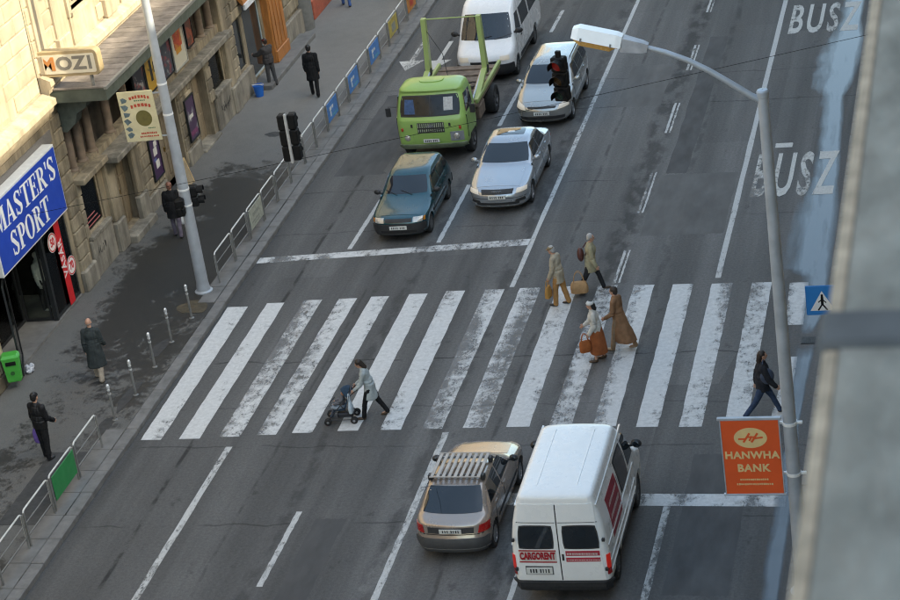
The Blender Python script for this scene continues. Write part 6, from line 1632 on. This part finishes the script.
def ruffle(o, fn):
    """push vertices along their normals by fn(co)"""
    me = o.data; n = len(me.vertices); co = [0.]*(3*n); nr = [0.]*(3*n)
    me.vertices.foreach_get('co', co); me.vertex_normals.foreach_get('vector', nr)
    for i in range(n):
        d = fn(Vector(co[3*i:3*i+3]))
        for q in range(3): co[3*i+q] += nr[3*i+q]*d
    me.vertices.foreach_set('co', co); me.update()
def dirv(a_fwd, a_out, sgn):
    """unit vector hanging down, swung forward by a_fwd and outward by a_out"""
    v = Vector((0, 0, -1)); v = Matrix.Rotation(a_fwd, 3, 'X') @ v
    return Matrix.Rotation(-sgn*a_out, 3, 'Y') @ v
class Person:
    def __init__(s, label, loc, rz, h, lean=0, legs=((0, 0), (0, 0)), arms=((0, .08, .15), (0, .08, .15)), head=(0, 0), seated=False, cat='person', name='person', group=None, build=1.0):
        k = h/1.75; s.k = k; s.build = build
        s.t = thing(name, label, cat, loc, rz, group)
        V = Vector
        J = {'pelvis': V((0, 0, 0))}
        RL = Matrix.Rotation(-lean, 3, 'X')
        up = lambda v: RL @ V(v)
        J['waist'] = up((0, 0, .16)); J['chest'] = up((0, .01, .36)); J['neck'] = up((0, 0, .53)); 
        hd = Matrix.Rotation(head[0], 3, 'Z') @ Matrix.Rotation(-head[1], 3, 'X')
        s.hd = RL @ hd
        J['head'] = J['neck']+s.hd @ V((0, .025, .155))
        for i, sg in ((0, -1), (1, 1)):
            J['hip', sg] = V((sg*.09, 0, -.03))
            f, kb = legs[i]
            d = dirv(f, .03, sg); J['knee', sg] = J['hip', sg]+d*.43
            d2_ = dirv(f-kb, .01, sg); J['ankle', sg] = J['knee', sg]+d2_*.42
            J['ftdir', sg] = (Matrix.Rotation(min(0, (f-kb)*.6), 3, 'X') @ V((0, 1, 0)))
            J['sh', sg] = up((sg*.178, 0, .445))
            a, o_, e = arms[i]
            d = RL @ dirv(a, o_, sg); J['elbow', sg] = J['sh', sg]+d*.29
            d = RL @ dirv(a+e, o_*.4 if e < 1 else -.05, sg); J['wrist', sg] = J['elbow', sg]+d*.25
            J['hdir', sg] = d
        low = min(J['ankle', -1].z, J['ankle', 1].z)
        off = -low+.075
        if seated: off = 0
        for q in J:
            if q[0] not in ('hdir', 'ftdir'): J[q] = (J[q]+V((0, 0, off)))*k
        s.J = J
    def body(s, skin=None, vox=.0115):
        J, k = s.J, s.k; b = MB(); skin = skin or SKIN
        b.ell(J['pelvis'], (.15*k, .105*k, .12*k)); b.ell(J['waist'], (.13*k, .095*k, .13*k)); b.ell(J['chest'], (.165*k, .11*k, .17*k))
        cap_chain(b, [J['chest'], J['neck'], J['neck']+(J['head']-J['neck'])*.6], [.07*k, .055*k, .05*k])
        H, h = s.hd, J['head']
        b.ell(h+H @ Vector((0, -.008, .02))*k, (.074*k, .092*k, .098*k), 16, 12, H)
        b.ell(h+H @ Vector((0, .025, -.05))*k, (.055*k, .062*k, .065*k), 14, 10, H)      # jaw
        b.ell(h+H @ Vector((0, .096, -.012))*k, (.014*k, .02*k, .026*k), 8, 6, H)          # nose
        b.ell(h+H @ Vector((0, .072, .028))*k, (.05*k, .022*k, .012*k), 10, 6, H)          # brow
        b.ell(h+H @ Vector((0, .078, -.062))*k, (.026*k, .014*k, .012*k), 8, 6, H)         # mouth
        for sg in (-1, 1):
            b.ell(h+H @ Vector((sg*.076, -.005, -.005))*k, (.013*k, .022*k, .033*k), 8, 6, H)
            cap_chain(b, [J['chest']+(J['sh', sg]-J['chest'])*.6, J['sh', sg], J['elbow', sg], J['elbow', sg].lerp(J['wrist', sg], .4), J['wrist', sg]], [.07*k, .06*k, .042*k, .04*k, .028*k])
            cap_chain(b, [J['hip', sg], J['knee', sg], J['knee', sg].lerp(J['ankle', sg], .35), J['ankle', sg]], [.085*k, .058*k, .056*k, .04*k])
            fd = J['ftdir', sg]; b.ell(J['ankle', sg]+fd*.06*k-Vector((0, 0, .035*k)), (.04*k, .11*k, .035*k), 10, 6)
            # hand: palm, four fingers, thumb
            d = J['hdir', sg].normalized(); w_ = J['wrist', sg]; side = Vector((0, 1, 0))
            side = (side-d*side.dot(d)); side = side.normalized() if side.length > .2 else Vector((0, 0, 1))
            nrm = d.cross(side).normalized(); cur = -nrm*sg
            rot = Matrix((side, nrm, d)).transposed()
            b.ell(w_+d*.05*k, (.042*k, .018*k, .055*k), 10, 8, rot)
            for q, (o_, L) in enumerate(((-.033, .062), (-.011, .078), (.011, .082), (.033, .072))):
                p0 = w_+d*.085*k+side*o_*k; p1 = p0+(d*.9+cur*.25)*L*.55*k; p2 = p1+(d*.55+cur*.8)*L*.5*k
                b.tube([p0-d*.02*k, p0, p1, p2], [.0105*k, .0105*k, .010*k, .009*k], 7)
            p0 = w_+d*.03*k+side*.035*k; b.tube([p0, p0+(side*.7+d*.6)*.035*k, p0+(side*.45+d*.9+cur*.3)*.07*k], [.013*k, .012*k, .010*k], 7)
        o = remesh(b, 'body', skin, s.t, vox*max(k, .55), 2)
        # eyes
        for sg in (-1, 1):
            e = MB(); e.ell(h+H @ Vector((sg*.030, .083, .008))*k, (.0115*k, .007*k, .0075*k), 8, 6, H); e.build('eye', pm('eye_dark', (.03, .025, .02), .3), s.t, smooth='full')
        return s
    def top(s, mat, hem=-.10, flare=.0, sleeve=1.0, name='jacket', puff=.0, collar=True, stride=.0, shift=0., hood=False, narrow=0.):
        """jacket, coat or dress top; hem: height of the lower edge relative to the pelvis (m)"""
        J, k = s.J, s.k; g = s.build; b = MB(); P = puff
        b.ell(J['chest']+Vector((0, 0, -.02*k)), ((.185+P)*k*g, (.135+P)*k*g, .185*k), 14, 10); b.ell(J['waist'], ((.165+P)*k*g, (.128+P)*k*g, .17*k), 14, 10); b.ell(J['pelvis'], ((.175+P)*k*g, (.13+P)*k*g, .15*k), 14, 10)
        cap_chain(b, [J['sh', -1], J['chest']+Vector((0, 0, .11*k)), J['sh', 1]], [.062*k*g, .10*k*g, .062*k*g])
        cap_chain(b, [J['sh', -1], J['neck']-Vector((0, 0, .05*k)), J['sh', 1]], [.05*k, .075*k, .05*k])
        if collar: b.ell(J['neck']-Vector((0, 0, .01*k)), (.085*k, .085*k, .05*k), 12, 8)
        if hood: b.ell(J['neck']+s.hd @ Vector((0, -.09, .02))*k, (.11*k, .07*k, .09*k), 12, 8)
        for sg in (-1, 1):
            e, w_ = J['elbow', sg], J['wrist', sg]; w2_ = e+(w_-e)*sleeve
            cap_chain(b, [J['sh', sg], e, w2_], [(.068+P*.7)*k*g, (.056+P*.7)*k*g, (.048+P*.5)*k*g])
        # skirt of the coat as stacked ovals down to the hem
        z0 = J['pelvis'].z+.10*k; z1 = J['pelvis'].z+hem*k; rings = []
        n = 20; m_ = 9
        kn = (J['knee', -1]+J['knee', 1])/2-J['pelvis']
        for i in range(m_):
            t = i/(m_-1); z = z0+(z1-z0)*t; dz = max(0, (J['pelvis'].z-z))/(.45*k)
            rx = (.172+P+flare*t-narrow*t)*k*g; ry = (.130+P+flare*.8*t+stride*t)*k*g
            cx_ = Vector((0, kn.y*min(1, dz)*.8+shift*t*k, 0)); fold = .018*t
            rings.append([(J['pelvis'].x+rx*math.cos(a)*(1+fold*math.sin(7*a+1)), J['pelvis'].y+cx_.y+ry*math.sin(a)*(1+fold*math.sin(5*a)), z) for a in [2*PI*q/n for q in range(n)]])
        b.loft(rings)
        o = remesh(b, name, mat, s.t, .013, 3)
        def folds(c):
            e = min((c-J['elbow', -1]).length, (c-J['elbow', 1]).length); w_ = abs(c.z-J['waist'].z)
            k1 = .016*math.exp(-(e/.12)**2)+.010*math.exp(-(w_/.10)**2)
            return noise.noise(c*6.0)*.012+(.5-abs(noise.noise(Vector((c.x*13, c.y*13, c.z*3.2)))))*.016+(.4-abs(noise.noise(Vector((c.x*5, c.y*5, c.z*24)))))*k1*1.6
        ruffle(o, folds)
        return o
    def trousers(s, mat, wide=0., name='trousers', crop=1.0):
        J, k = s.J, s.k; b = MB()
        b.ell(J['pelvis']-Vector((0, 0, .02*k)), (.16*k, .12*k, .13*k))
        for sg in (-1, 1):
            kn, an = J['knee', sg], J['ankle', sg]; an = kn+(an-kn)*crop
            cap_chain(b, [J['hip', sg], J['hip', sg].lerp(kn, .5), kn, an], [(.10)*k, (.09+wide*.3)*k, (.070+wide*.5)*k, (.058+wide)*k])
        o = remesh(b, name, mat, s.t, .013, 2)
        ruffle(o, lambda c: noise.noise(c*8)*.007+(.4-abs(noise.noise(Vector((c.x*7, c.y*7, c.z*15)))))*.012)
    def shoes(s, mat):
        J, k = s.J, s.k
        for sg in (-1, 1):
            fd = J['ftdir', sg].normalized(); a = J['ankle', sg]; b = MB()
            b.ell(a+fd*.07*k-Vector((0, 0, .038*k)), (.050*k, .135*k, .038*k), 14, 8, Matrix.Rotation(math.asin(max(-1, min(1, fd.z))), 3, 'X')); b.ell(a-Vector((0, 0, .02*k)), (.048*k, .055*k, .06*k), 12, 8)
            remesh(b, 'shoe', mat, s.t, .009, 1)
    def hair(s, mat, length=0., vol=1.0, name='hair', bald=False):
        J, k = s.J, s.k; H, h = s.hd, J['head']; b = MB()
        if bald:
            b.tube([h+H @ Vector((.070*math.cos(a), -.012+.080*math.sin(a), -.022))*k for a in [PI*1.05+PI*.9*q/10 for q in range(11)]], .016*k, 8)
        else:
            b.ell(h+H @ Vector((0, -.026, .036))*k, (.086*k*vol, .094*k*vol, .096*k*vol), 16, 12, H)
            b.ell(h+H @ Vector((0, -.055, -.01))*k, (.078*k*vol, .062*k*vol, .085*k*vol), 14, 10, H)
            if length: cap_chain(b, [h+H @ Vector((0, -.06, 0))*k, h+H @ Vector((0, -.085, -.10-length*.5))*k, h+H @ Vector((0, -.075, -.10-length))*k], [.075*k, .07*k, .045*k])
        o = remesh(b, name, mat, s.t, .0105, 1)
        ruffle(o, lambda c: noise.noise(c*34)*.006)
    def cap(s, mat, brim=True, name='cap', big=1.0):
        J, k = s.J, s.k; H, h = s.hd, J['head']; b = MB()
        b.ell(h+H @ Vector((0, -.012, .055))*k, (.092*k*big, .104*k*big, .066*k*big), 16, 10, H)
        if brim: b.ell(h+H @ Vector((0, .085, .045))*k, (.065*k, .062*k, .010*k), 12, 6, H)
        remesh(b, name, mat, s.t, .0105, 1)
    def scarf(s, mat):
        b = MB(); n = s.J['neck']; k = s.k
        b.tube([n+Vector((.075*math.cos(a), .075*math.sin(a), .03))*k for a in [2*PI*q/14 for q in range(15)]], .035*k, 8); remesh(b, 'scarf', mat, s.t, .012, 1)
    def world(s, p):
        return Matrix.Translation(s.t.location) @ Matrix.Rotation(s.t.rotation_euler[2], 4, 'Z') @ Vector(p)
def bag(name, label, loc, size, mat, rz=0, handle=None, group=None):
    t_ = thing(name, label, 'bag', loc, rz, group)
    sx, sy, sz = size; b = MB()
    rings = []
    for z, k1, k2 in ((0, .72, .75), (.06, .95, .98), (.45, 1.0, 1.05), (.8, .92, .8), (1.0, .80, .42)):
        rings.append([(sx/2*k1*math.copysign(abs(math.cos(a))**.55, math.cos(a)), sy/2*k2*math.copysign(abs(math.sin(a))**.55, math.sin(a)), z*sz) for a in [2*PI*q/20 for q in range(20)]])
    b.loft(rings); o = b.build('bag_body', mat, t_, smooth=50)
    for v in o.data.vertices: v.co += Vector((noise.noise(v.co*14), noise.noise(v.co*14+Vector((5, 0, 0))), 0))*.012
    hh = handle or .16
    for yy in (-sy*.16, sy*.16):
        b = MB(); b.tube([(sx*.28*math.cos(a), yy, sz*.96+hh*math.sin(a)) for a in [PI*q/12 for q in range(13)]], .009, 6); b.build('bag_handle', mat, t_)
    return t_
H_DK = pm('hair_dark_brown', (.025, .015, .010), .5, var=.3, scale=40, bump=.4, bscale=120); H_GR = pm('hair_grey', (.36, .35, .33), .6, var=.2, scale=40, bump=.4, bscale=120); H_BL = pm('hair_black', (.012, .011, .011), .5, var=.3, scale=40); H_RD = pm('hair_reddish', (.20, .085, .055), .6, var=.25, scale=40)
DKT = cloth('charcoal', (.022, .022, .024)); BLK = cloth('black', (.011, .011, .012)); SHB = pm('shoe_black', (.012, .011, .011), .4); SHT = pm('shoe_tan', (.30, .22, .15), .5); SHBR = pm('shoe_brown', (.07, .04, .02), .5)
# -- woman with pushchair
p = Person('woman in pale grey coat and dark trousers pushing a pushchair', (-14.72, 43.62, 0), R(96), 1.60, lean=.20, legs=((.42, .22), (-.30, .22)), arms=((.55, .05, .45), (.55, .05, .45)), head=(0, .25))
p.body(); p.top(cloth('pale_grey_blue', (.36, .40, .40)), hem=-.34, flare=.04, name='coat', stride=.02); p.trousers(BLK); p.shoes(SHBR); p.hair(H_DK, .10, 1.06)
# -- man in beige jacket with cap
p = Person('man in beige jacket and flat cap on the crossing, carrying a tan bag', (-11.2, 49.45, 0), R(78), 1.66, lean=.10, legs=((.20, .12), (-.15, .10)), arms=((.20, .06, .35), (.05, .10, .20)), head=(0, .2))
p.body(); p.top(cloth('beige', (.40, .34, .25)), hem=-.25, name='jacket', puff=.01); p.trousers(cloth('ochre_trousers', (.36, .19, .07)), .01); p.shoes(SHB); p.hair(H_GR); p.cap(cloth('tan_cap', (.22, .16, .09)))
w_ = p.world(p.J['wrist', -1]); bag('carrier_bag', 'ochre carrier bag held low by the man in beige jacket', (w_.x-.06, w_.y-.04, w_.z-.52), (.30, .14, .30), cloth('ochre_bag', (.42, .22, .06)), R(80), .17)
# -- person in khaki coat with rucksack walking right
p = Person('grey-haired person in khaki coat with brown shoulder bag walking to the right', (-10.5, 50.22, 0), R(-82), 1.66, lean=.10, legs=((.42, .15), (-.40, .18)), arms=((-.10, .10, .3), (.15, .10, .35)))
p.body(); p.top(cloth('khaki', (.34, .30, .19)), hem=-.28, name='coat', puff=.015, flare=.02); p.trousers(DKT); p.shoes(SHBR); p.hair(H_GR)
t_ = thing('shoulder_bag', 'dark brown bag slung on the back of the khaki-coated person', 'bag', tuple(p.world((0, -.20, 1.06))), R(-82))
b = MB(); b.ell((0, -.02, 0), (.15, .09, .19), 14, 10); b.build('bag_body', pm('brown_leather', (.085, .025, .018), .5, var=.25), t_, smooth='full')
b = MB(); b.tube([(-.10, .05, .14), (-.06, .16, .30), (.05, .20, .28), (.12, .10, .0)], .014, 6); b.build('bag_strap', _mats['brown_leather'], t_)
bag('holdall', 'large tan holdall carried low beside the khaki-coated person on the crossing', (-10.80, 49.95, .10), (.46, .26, .30), cloth('tan_holdall', (.42, .25, .12)), R(5), .30)
# -- pair arm in arm
p = Person('dark-haired woman in long brown coat, taller of the pair arm in arm', (-9.26, 46.82, 0), R(75), 1.70, lean=.06, legs=((.28, .10), (-.36, .10)), arms=((.15, .10, .9), (.0, .10, .25)))
p.body(); p.top(cloth('camel_brown', (.235, .125, .065)), hem=-.66, flare=.07, name='coat', stride=.10, shift=-.12); p.trousers(cloth('tan_hose', (.30, .20, .12))); p.shoes(SHT); p.hair(H_DK, 0, 1.05)
p = Person('person in white top, white hat and long rust skirt, shorter of the pair', (-9.72, 46.28, 0), R(100), 1.60, lean=.10, legs=((.15, .08), (-.12, .08)), arms=((.10, .10, .6), (.25, .08, .9)))
p.body(); p.top(cloth('off_white_top', (.50, .48, .43)), hem=-.12, name='jacket', puff=.012)
k = p.k; b = MB(); z0 = p.J['pelvis'].z+.05
b.loft([[(rx*math.cos(a)*(1+.03*math.sin(8*a)), ry*math.sin(a)*(1+.03*math.sin(6*a)), z) for a in [2*PI*q/22 for q in range(22)]] for z, rx, ry in ((z0, .16, .13), (z0-.2, .19, .17), (.45, .20, .20), (.22, .21, .22))])
remesh(b, 'skirt', cloth('rust', (.27, .085, .03)), p.t, .014, 2); p.shoes(SHBR); p.hair(H_BL, .04); p.cap(cloth('white_hat', (.62, .61, .58)), False, 'hat', 1.06)
bag('handbag', 'rust brown handbag hanging at the side of the shorter woman', (-10.0, 46.1, .32), (.30, .14, .30), cloth('rust_bag', (.33, .10, .03)), R(30), .2)
# -- person in dark jacket and jeans near the right kerb
p = Person('person in dark jacket and blue jeans striding beside the right lamp post', (-5.5, 43.3, 0), R(-75), 1.72, lean=.06, legs=((.50, .10), (-.46, .22)), arms=((-.3, .12, .2), (.35, .10, .4)))
p.body(); p.top(cloth('dark_navy', (.020, .021, .026)), hem=-.16, name='jacket', puff=.02); p.trousers(cloth('denim', (.035, .055, .10))); p.shoes(SHB); p.hair(H_DK, .05)
t_ = thing('shoulder_bag', 'grey-blue bag slung at the hip of the person in jeans', 'bag', tuple(p.world((.17, .10, 1.08))), R(-75))
b = MB(); b.ell((0, 0, 0), (.06, .16, .20), 12, 8); b.build('bag_body', cloth('slate_bag', (.06, .075, .11)), t_, smooth='full')
b = MB(); b.tube([(0, -.1, .14), (-.08, -.06, .34), (-.2, .0, .40)], .014, 6); b.build('bag_strap', _mats['cloth_slate_bag'], t_)
# -- pavement: bald man in long coat
p = Person('bald man in long dark grey coat walking on the left pavement', (-22.45, 45.65, PZ), R(8), 1.72, legs=((.22, .08), (-.22, .18)), arms=((-.10, .12, .2), (.05, .12, .75)), build=1.08)
p.body(); p.top(cloth('slate_green', (.034, .042, .043)), hem=-.52, flare=.05, name='coat', puff=.01, stride=.03); p.trousers(cloth('stone_trousers', (.34, .29, .23)), .01); p.shoes(SHBR); p.hair(pm('hair_pale_grey_brown', (.22, .17, .14), .6), bald=True)
# -- man in black with purple bag
p = Person('man in black jacket and cap with purple bag beside the green-board railing', (-22.26, 41.62, PZ), R(-18), 1.75, legs=((.08, .04), (-.06, .06)), arms=((.05, .10, .25), (.10, .10, .8)))
p.body(); p.top(cloth('black_leather', (.012, .012, .013), .5), hem=-.10, name='jacket', puff=.02); p.trousers(BLK); p.shoes(SHB); p.hair(H_BL); p.cap(BLK, False)
w_ = p.world(p.J['wrist', -1]); bag('plastic_bag', 'violet and blue plastic bag in the hand of the man in black', (w_.x-.03, w_.y, w_.z-.52), (.26, .12, .34), cloth('violet_bag', (.17, .10, .36), .4), R(-15), .15)
# -- person behind the tall post
p = Person('person in black coat passing behind the tall lamp post', (-23.4, 54.6, PZ), R(12), 1.70, legs=((.15, .05), (-.18, .12)), arms=((.0, .14, .2), (.0, .14, .2)), build=1.1)
p.body(); p.top(BLK, hem=-.30, name='coat', puff=.03); p.trousers(cloth('mauve_trousers', (.13, .11, .14))); p.shoes(SHB); p.hair(H_RD, 0, 1.05)
w_ = p.world(p.J['wrist', 1]); bag('plastic_bag', 'white plastic bag held by the person behind the lamp post', (w_.x+.02, w_.y-.05, w_.z-.46), (.22, .12, .30), cloth('white_bag', (.66, .66, .64), .5), R(10), .14)
# -- window cleaner
p = Person('window cleaner in dark grey jacket working at the pale blue framed window', (-24.32, 67.3, PZ), R(62), 1.70, lean=.03, legs=((.05, .0), (-.10, .06)), arms=((.9, .1, .5), (.5, .1, .9)))
p.body(); p.top(cloth('dusk_grey', (.052, .048, .048)), hem=-.08, name='jacket', puff=.03); p.trousers(cloth('grey_trousers', (.06, .06, .062))); p.shoes(SHB); p.hair(H_DK); p.cap(cloth('maroon_cap', (.13, .03, .025)), True)
# -- man in black long coat up the pavement
p = Person('man in long black coat walking up the left pavement beside blue boards', (-22.42, 66.05, PZ), R(10), 1.80, legs=((.20, .06), (-.18, .14)), arms=((.05, .10, .25), (-.1, .10, .2)))
p.body(); p.top(BLK, hem=-.38, flare=.03, name='coat', puff=.01); p.trousers(BLK); p.shoes(SHB); p.hair(H_BL)
# -- two people cut off by the top of the picture
p = Person('person in blue jeans at the top edge near the red shop', (-23.95, 75.9, PZ), R(20), 1.72, legs=((.3, .1), (-.25, .15)))
p.body(); p.top(DKT, name='jacket', puff=.02); p.trousers(cloth('blue_denim', (.05, .10, .26))); p.shoes(SHB); p.hair(H_DK)
p = Person('person in black trousers at the top edge beside the railing', (-21.75, 76.3, PZ), R(185), 1.72, legs=((.2, .1), (-.2, .15)))
p.body(); p.top(DKT, name='jacket', puff=.02); p.trousers(BLK); p.shoes(SHB); p.hair(H_BL)
# -- shop dummy in the entrance
p = Person('pale shop dummy in white shirt and dark trousers standing in the shop entrance', (XF-.62, 49.75, PZ+.08), R(-95), 1.72, arms=((.1, .14, .2), (.0, .14, .3)), cat='dummy', name='shop_dummy')
p.body(pm('dummy_white', (.55, .53, .50), .4)); p.top(cloth('white_shirt', (.55, .55, .54)), name='shirt', hem=-.08); p.trousers(DKT)
p = Person('shop dummy in crimson jacket inside the sport shop entrance', (XF-1.25, 48.3, PZ+.08), R(-90), 1.74, arms=((.1, .14, .2), (.0, .14, .3)), cat='dummy', name='shop_dummy')
p.body(pm('dummy_white', (.55, .53, .50), .4)); p.top(cloth('crimson', (.20, .012, .02)), name='jacket', hem=-.1, puff=.02); p.trousers(BLK)
# ---------------------------------------------------------------- pushchair and child
t_ = thing('pushchair', 'dark blue pushchair with small black wheels on the crossing', 'pushchair', (-15.42, 43.50, 0), R(96)); t_.scale = (.88, .88, .84)
FR = pm('pushchair_frame', (.04, .04, .045), .4, .4); NAVY = cloth('navy_canvas', (.022, .045, .075)); PALE = cloth('pale_blanket', (.20, .24, .28))
for sg in (-1, 1):
    b = MB(); b.tube([(sg*.22, -.50, 1.02), (sg*.23, -.42, .98), (sg*.24, .05, .55), (sg*.23, .42, .12)], .014, 8); b.build('frame_tube', FR, t_)
    b = MB(); b.tube([(sg*.24, -.30, .12), (sg*.24, .0, .58)], .013, 8); b.build('frame_tube', FR, t_)
    b = MB(); b.tube([(sg*.24, -.30, .12), (sg*.23, .42, .14)], .011, 8); b.build('frame_tube', FR, t_)
    for y in (-.30, .42):
        for dx in (-.035, .035):
            b = MB(); b.lathe([(.05, -.016), (.085, -.018), (.10, -.008), (.10, .008), (.085, .018), (.05, .016)], 18, 'x', (0, 0, 0)); b.lathe([(.052, -.012), (.02, -.015), (.001, -.015)], 12, 'x'); b.lathe([(.052, .012), (.02, .015), (.001, .015)], 12, 'x')
            wv = b.build('wheel', M_TYRE, t_, smooth=40); wv.location = (sg*.24+dx, y, .10)
            b = MB(); b.lathe([(.001, -.02), (.035, -.02), (.035, .02), (.001, .02)], 12, 'x'); b.build('hub', M_RIM, wv)
b = MB(); b.tube([(-.22, -.50, 1.02), (0, -.53, 1.03), (.22, -.50, 1.02)], .018, 8); b.build('handle', M_BLKPL, t_)
b = MB(); b.tube([(-.24, .25, .60), (0, .33, .60), (.24, .25, .60)], .016, 8); b.build('safety_bar', M_BLKPL, t_)
b = MB(); b.loft([[(x, y, z) for x in (-.19, .19) for (y, z) in (((y0, z0), (y0+.02, z0+.03)) if x < 0 else ((y0+.02, z0+.03), (y0, z0)))] for y0, z0 in ((-.30, .92), (-.18, .66), (-.08, .40), (.18, .40), (.26, .22), (.34, .20))]); b.build('seat', NAVY, t_, smooth=50)
rings = []
for k in range(7):
    a = R(-20+k*22); rings.append([(.21*math.cos(q), -.22+(.26*math.sin(a))*math.sin(q)*1.0+.02, .80+.28*math.cos(a)*math.sin(q)*1.0) for q in [PI*j/10 for j in range(11)]])
b = MB(); b.loft(rings[:4], False, False); b.build('canopy', NAVY, t_, smooth=60)
b = MB(); b.ell((0, .12, .46), (.20, .22, .07), 14, 8); b.build('blanket', PALE, t_, smooth='full')
b = MB(); b.bbox(-.18, .18, -.28, .16, .16, .30, .03); b.build('basket', FR, t_)
bag('shopping_bag', 'pale blue-white shopping bag hung on the side of the pushchair', (-15.18, 43.34, .28), (.24, .10, .28), cloth('pale_blue_bag', (.50, .58, .64), .5), R(96), .22)
p = Person('small child with ginger hair sitting in the pushchair', (-15.44, 43.50, .42), R(96), .76, lean=-.25, legs=((1.35, .9), (1.35, .9)), arms=((.5, .15, .5), (.5, .15, .5)), seated=True, name='child')
p.body(); p.top(cloth('child_grey', (.12, .12, .13)), hem=-.02, name='jacket', puff=.03); p.trousers(cloth('child_pale', (.10, .11, .14))); p.shoes(SHBR); p.hair(pm('hair_ginger', (.45, .16, .04), .6, var=.2, scale=40), 0, 1.08)
# ---------------------------------------------------------------- shop interior stock
t_ = thing('clothes_rack', 'rack of dark and red jackets inside the sport shop entrance', 'clothes rack', (XF-1.9, 48.0, PZ+.08))
b = MB(); b.tube([(0, -.9, 0), (0, -.9, 1.6), (0, .9, 1.6), (0, .9, 0)], .02, 8); b.build('rail', M_CHROME, t_)
for k in range(10):
    y = -.78+k*.17
    b = MB(); b.loft([[(dx*w_, y+dy*.05, z) for dx, dy in ((-1, -1), (1, -1), (1, 1), (-1, 1))] for z, w_ in ((.72, .24), (1.1, .22), (1.42, .22), (1.54, .06))]); b.build('garment', [BLK, cloth('crimson', (.2, .012, .02)), cloth('white_shirt', (.5, .5, .5)), DKT][k % 4 if k % 3 else 1], t_, smooth=40)
t_ = thing('shoe_stand', 'low stand with white trainers at the shop window corner', 'stand', (XF-.45, 50.25, PZ+.08))
b = MB(); b.bbox(-.2, .2, -.35, .35, 0, .35, .02); b.build('stand_box', M_DFRAME, t_)
for k in range(4):
    b = MB(); b.ell((-.08+.16*(k % 2), -.2+.13*k, .41), (.05, .13, .06), 12, 8, Matrix.Rotation(R(70), 3, 'Z')); b.build('trainer', pm('trainer_white', (.6, .6, .6), .5), t_, smooth='full')
t_ = thing('cloth_bundle', 'white and blue cloth bundle on the ground beside the shop door', 'bundle', (-24.6, 46.15, PZ)); t_.scale = (.7, .7, .7)
b = MB(); b.ell((0, 0, .10), (.15, .22, .12), 14, 8); b.ell((.05, .12, .2), (.10, .12, .10), 12, 8); b.ell((-.02, -.1, .24), (.09, .08, .12), 12, 8)
o = remesh(b, 'bundle', cloth('bundle_pale', (.42, .44, .48), .7, .5, 14), t_, .015, 2)
ruffle(o, lambda c: noise.noise(c*16)*.03)
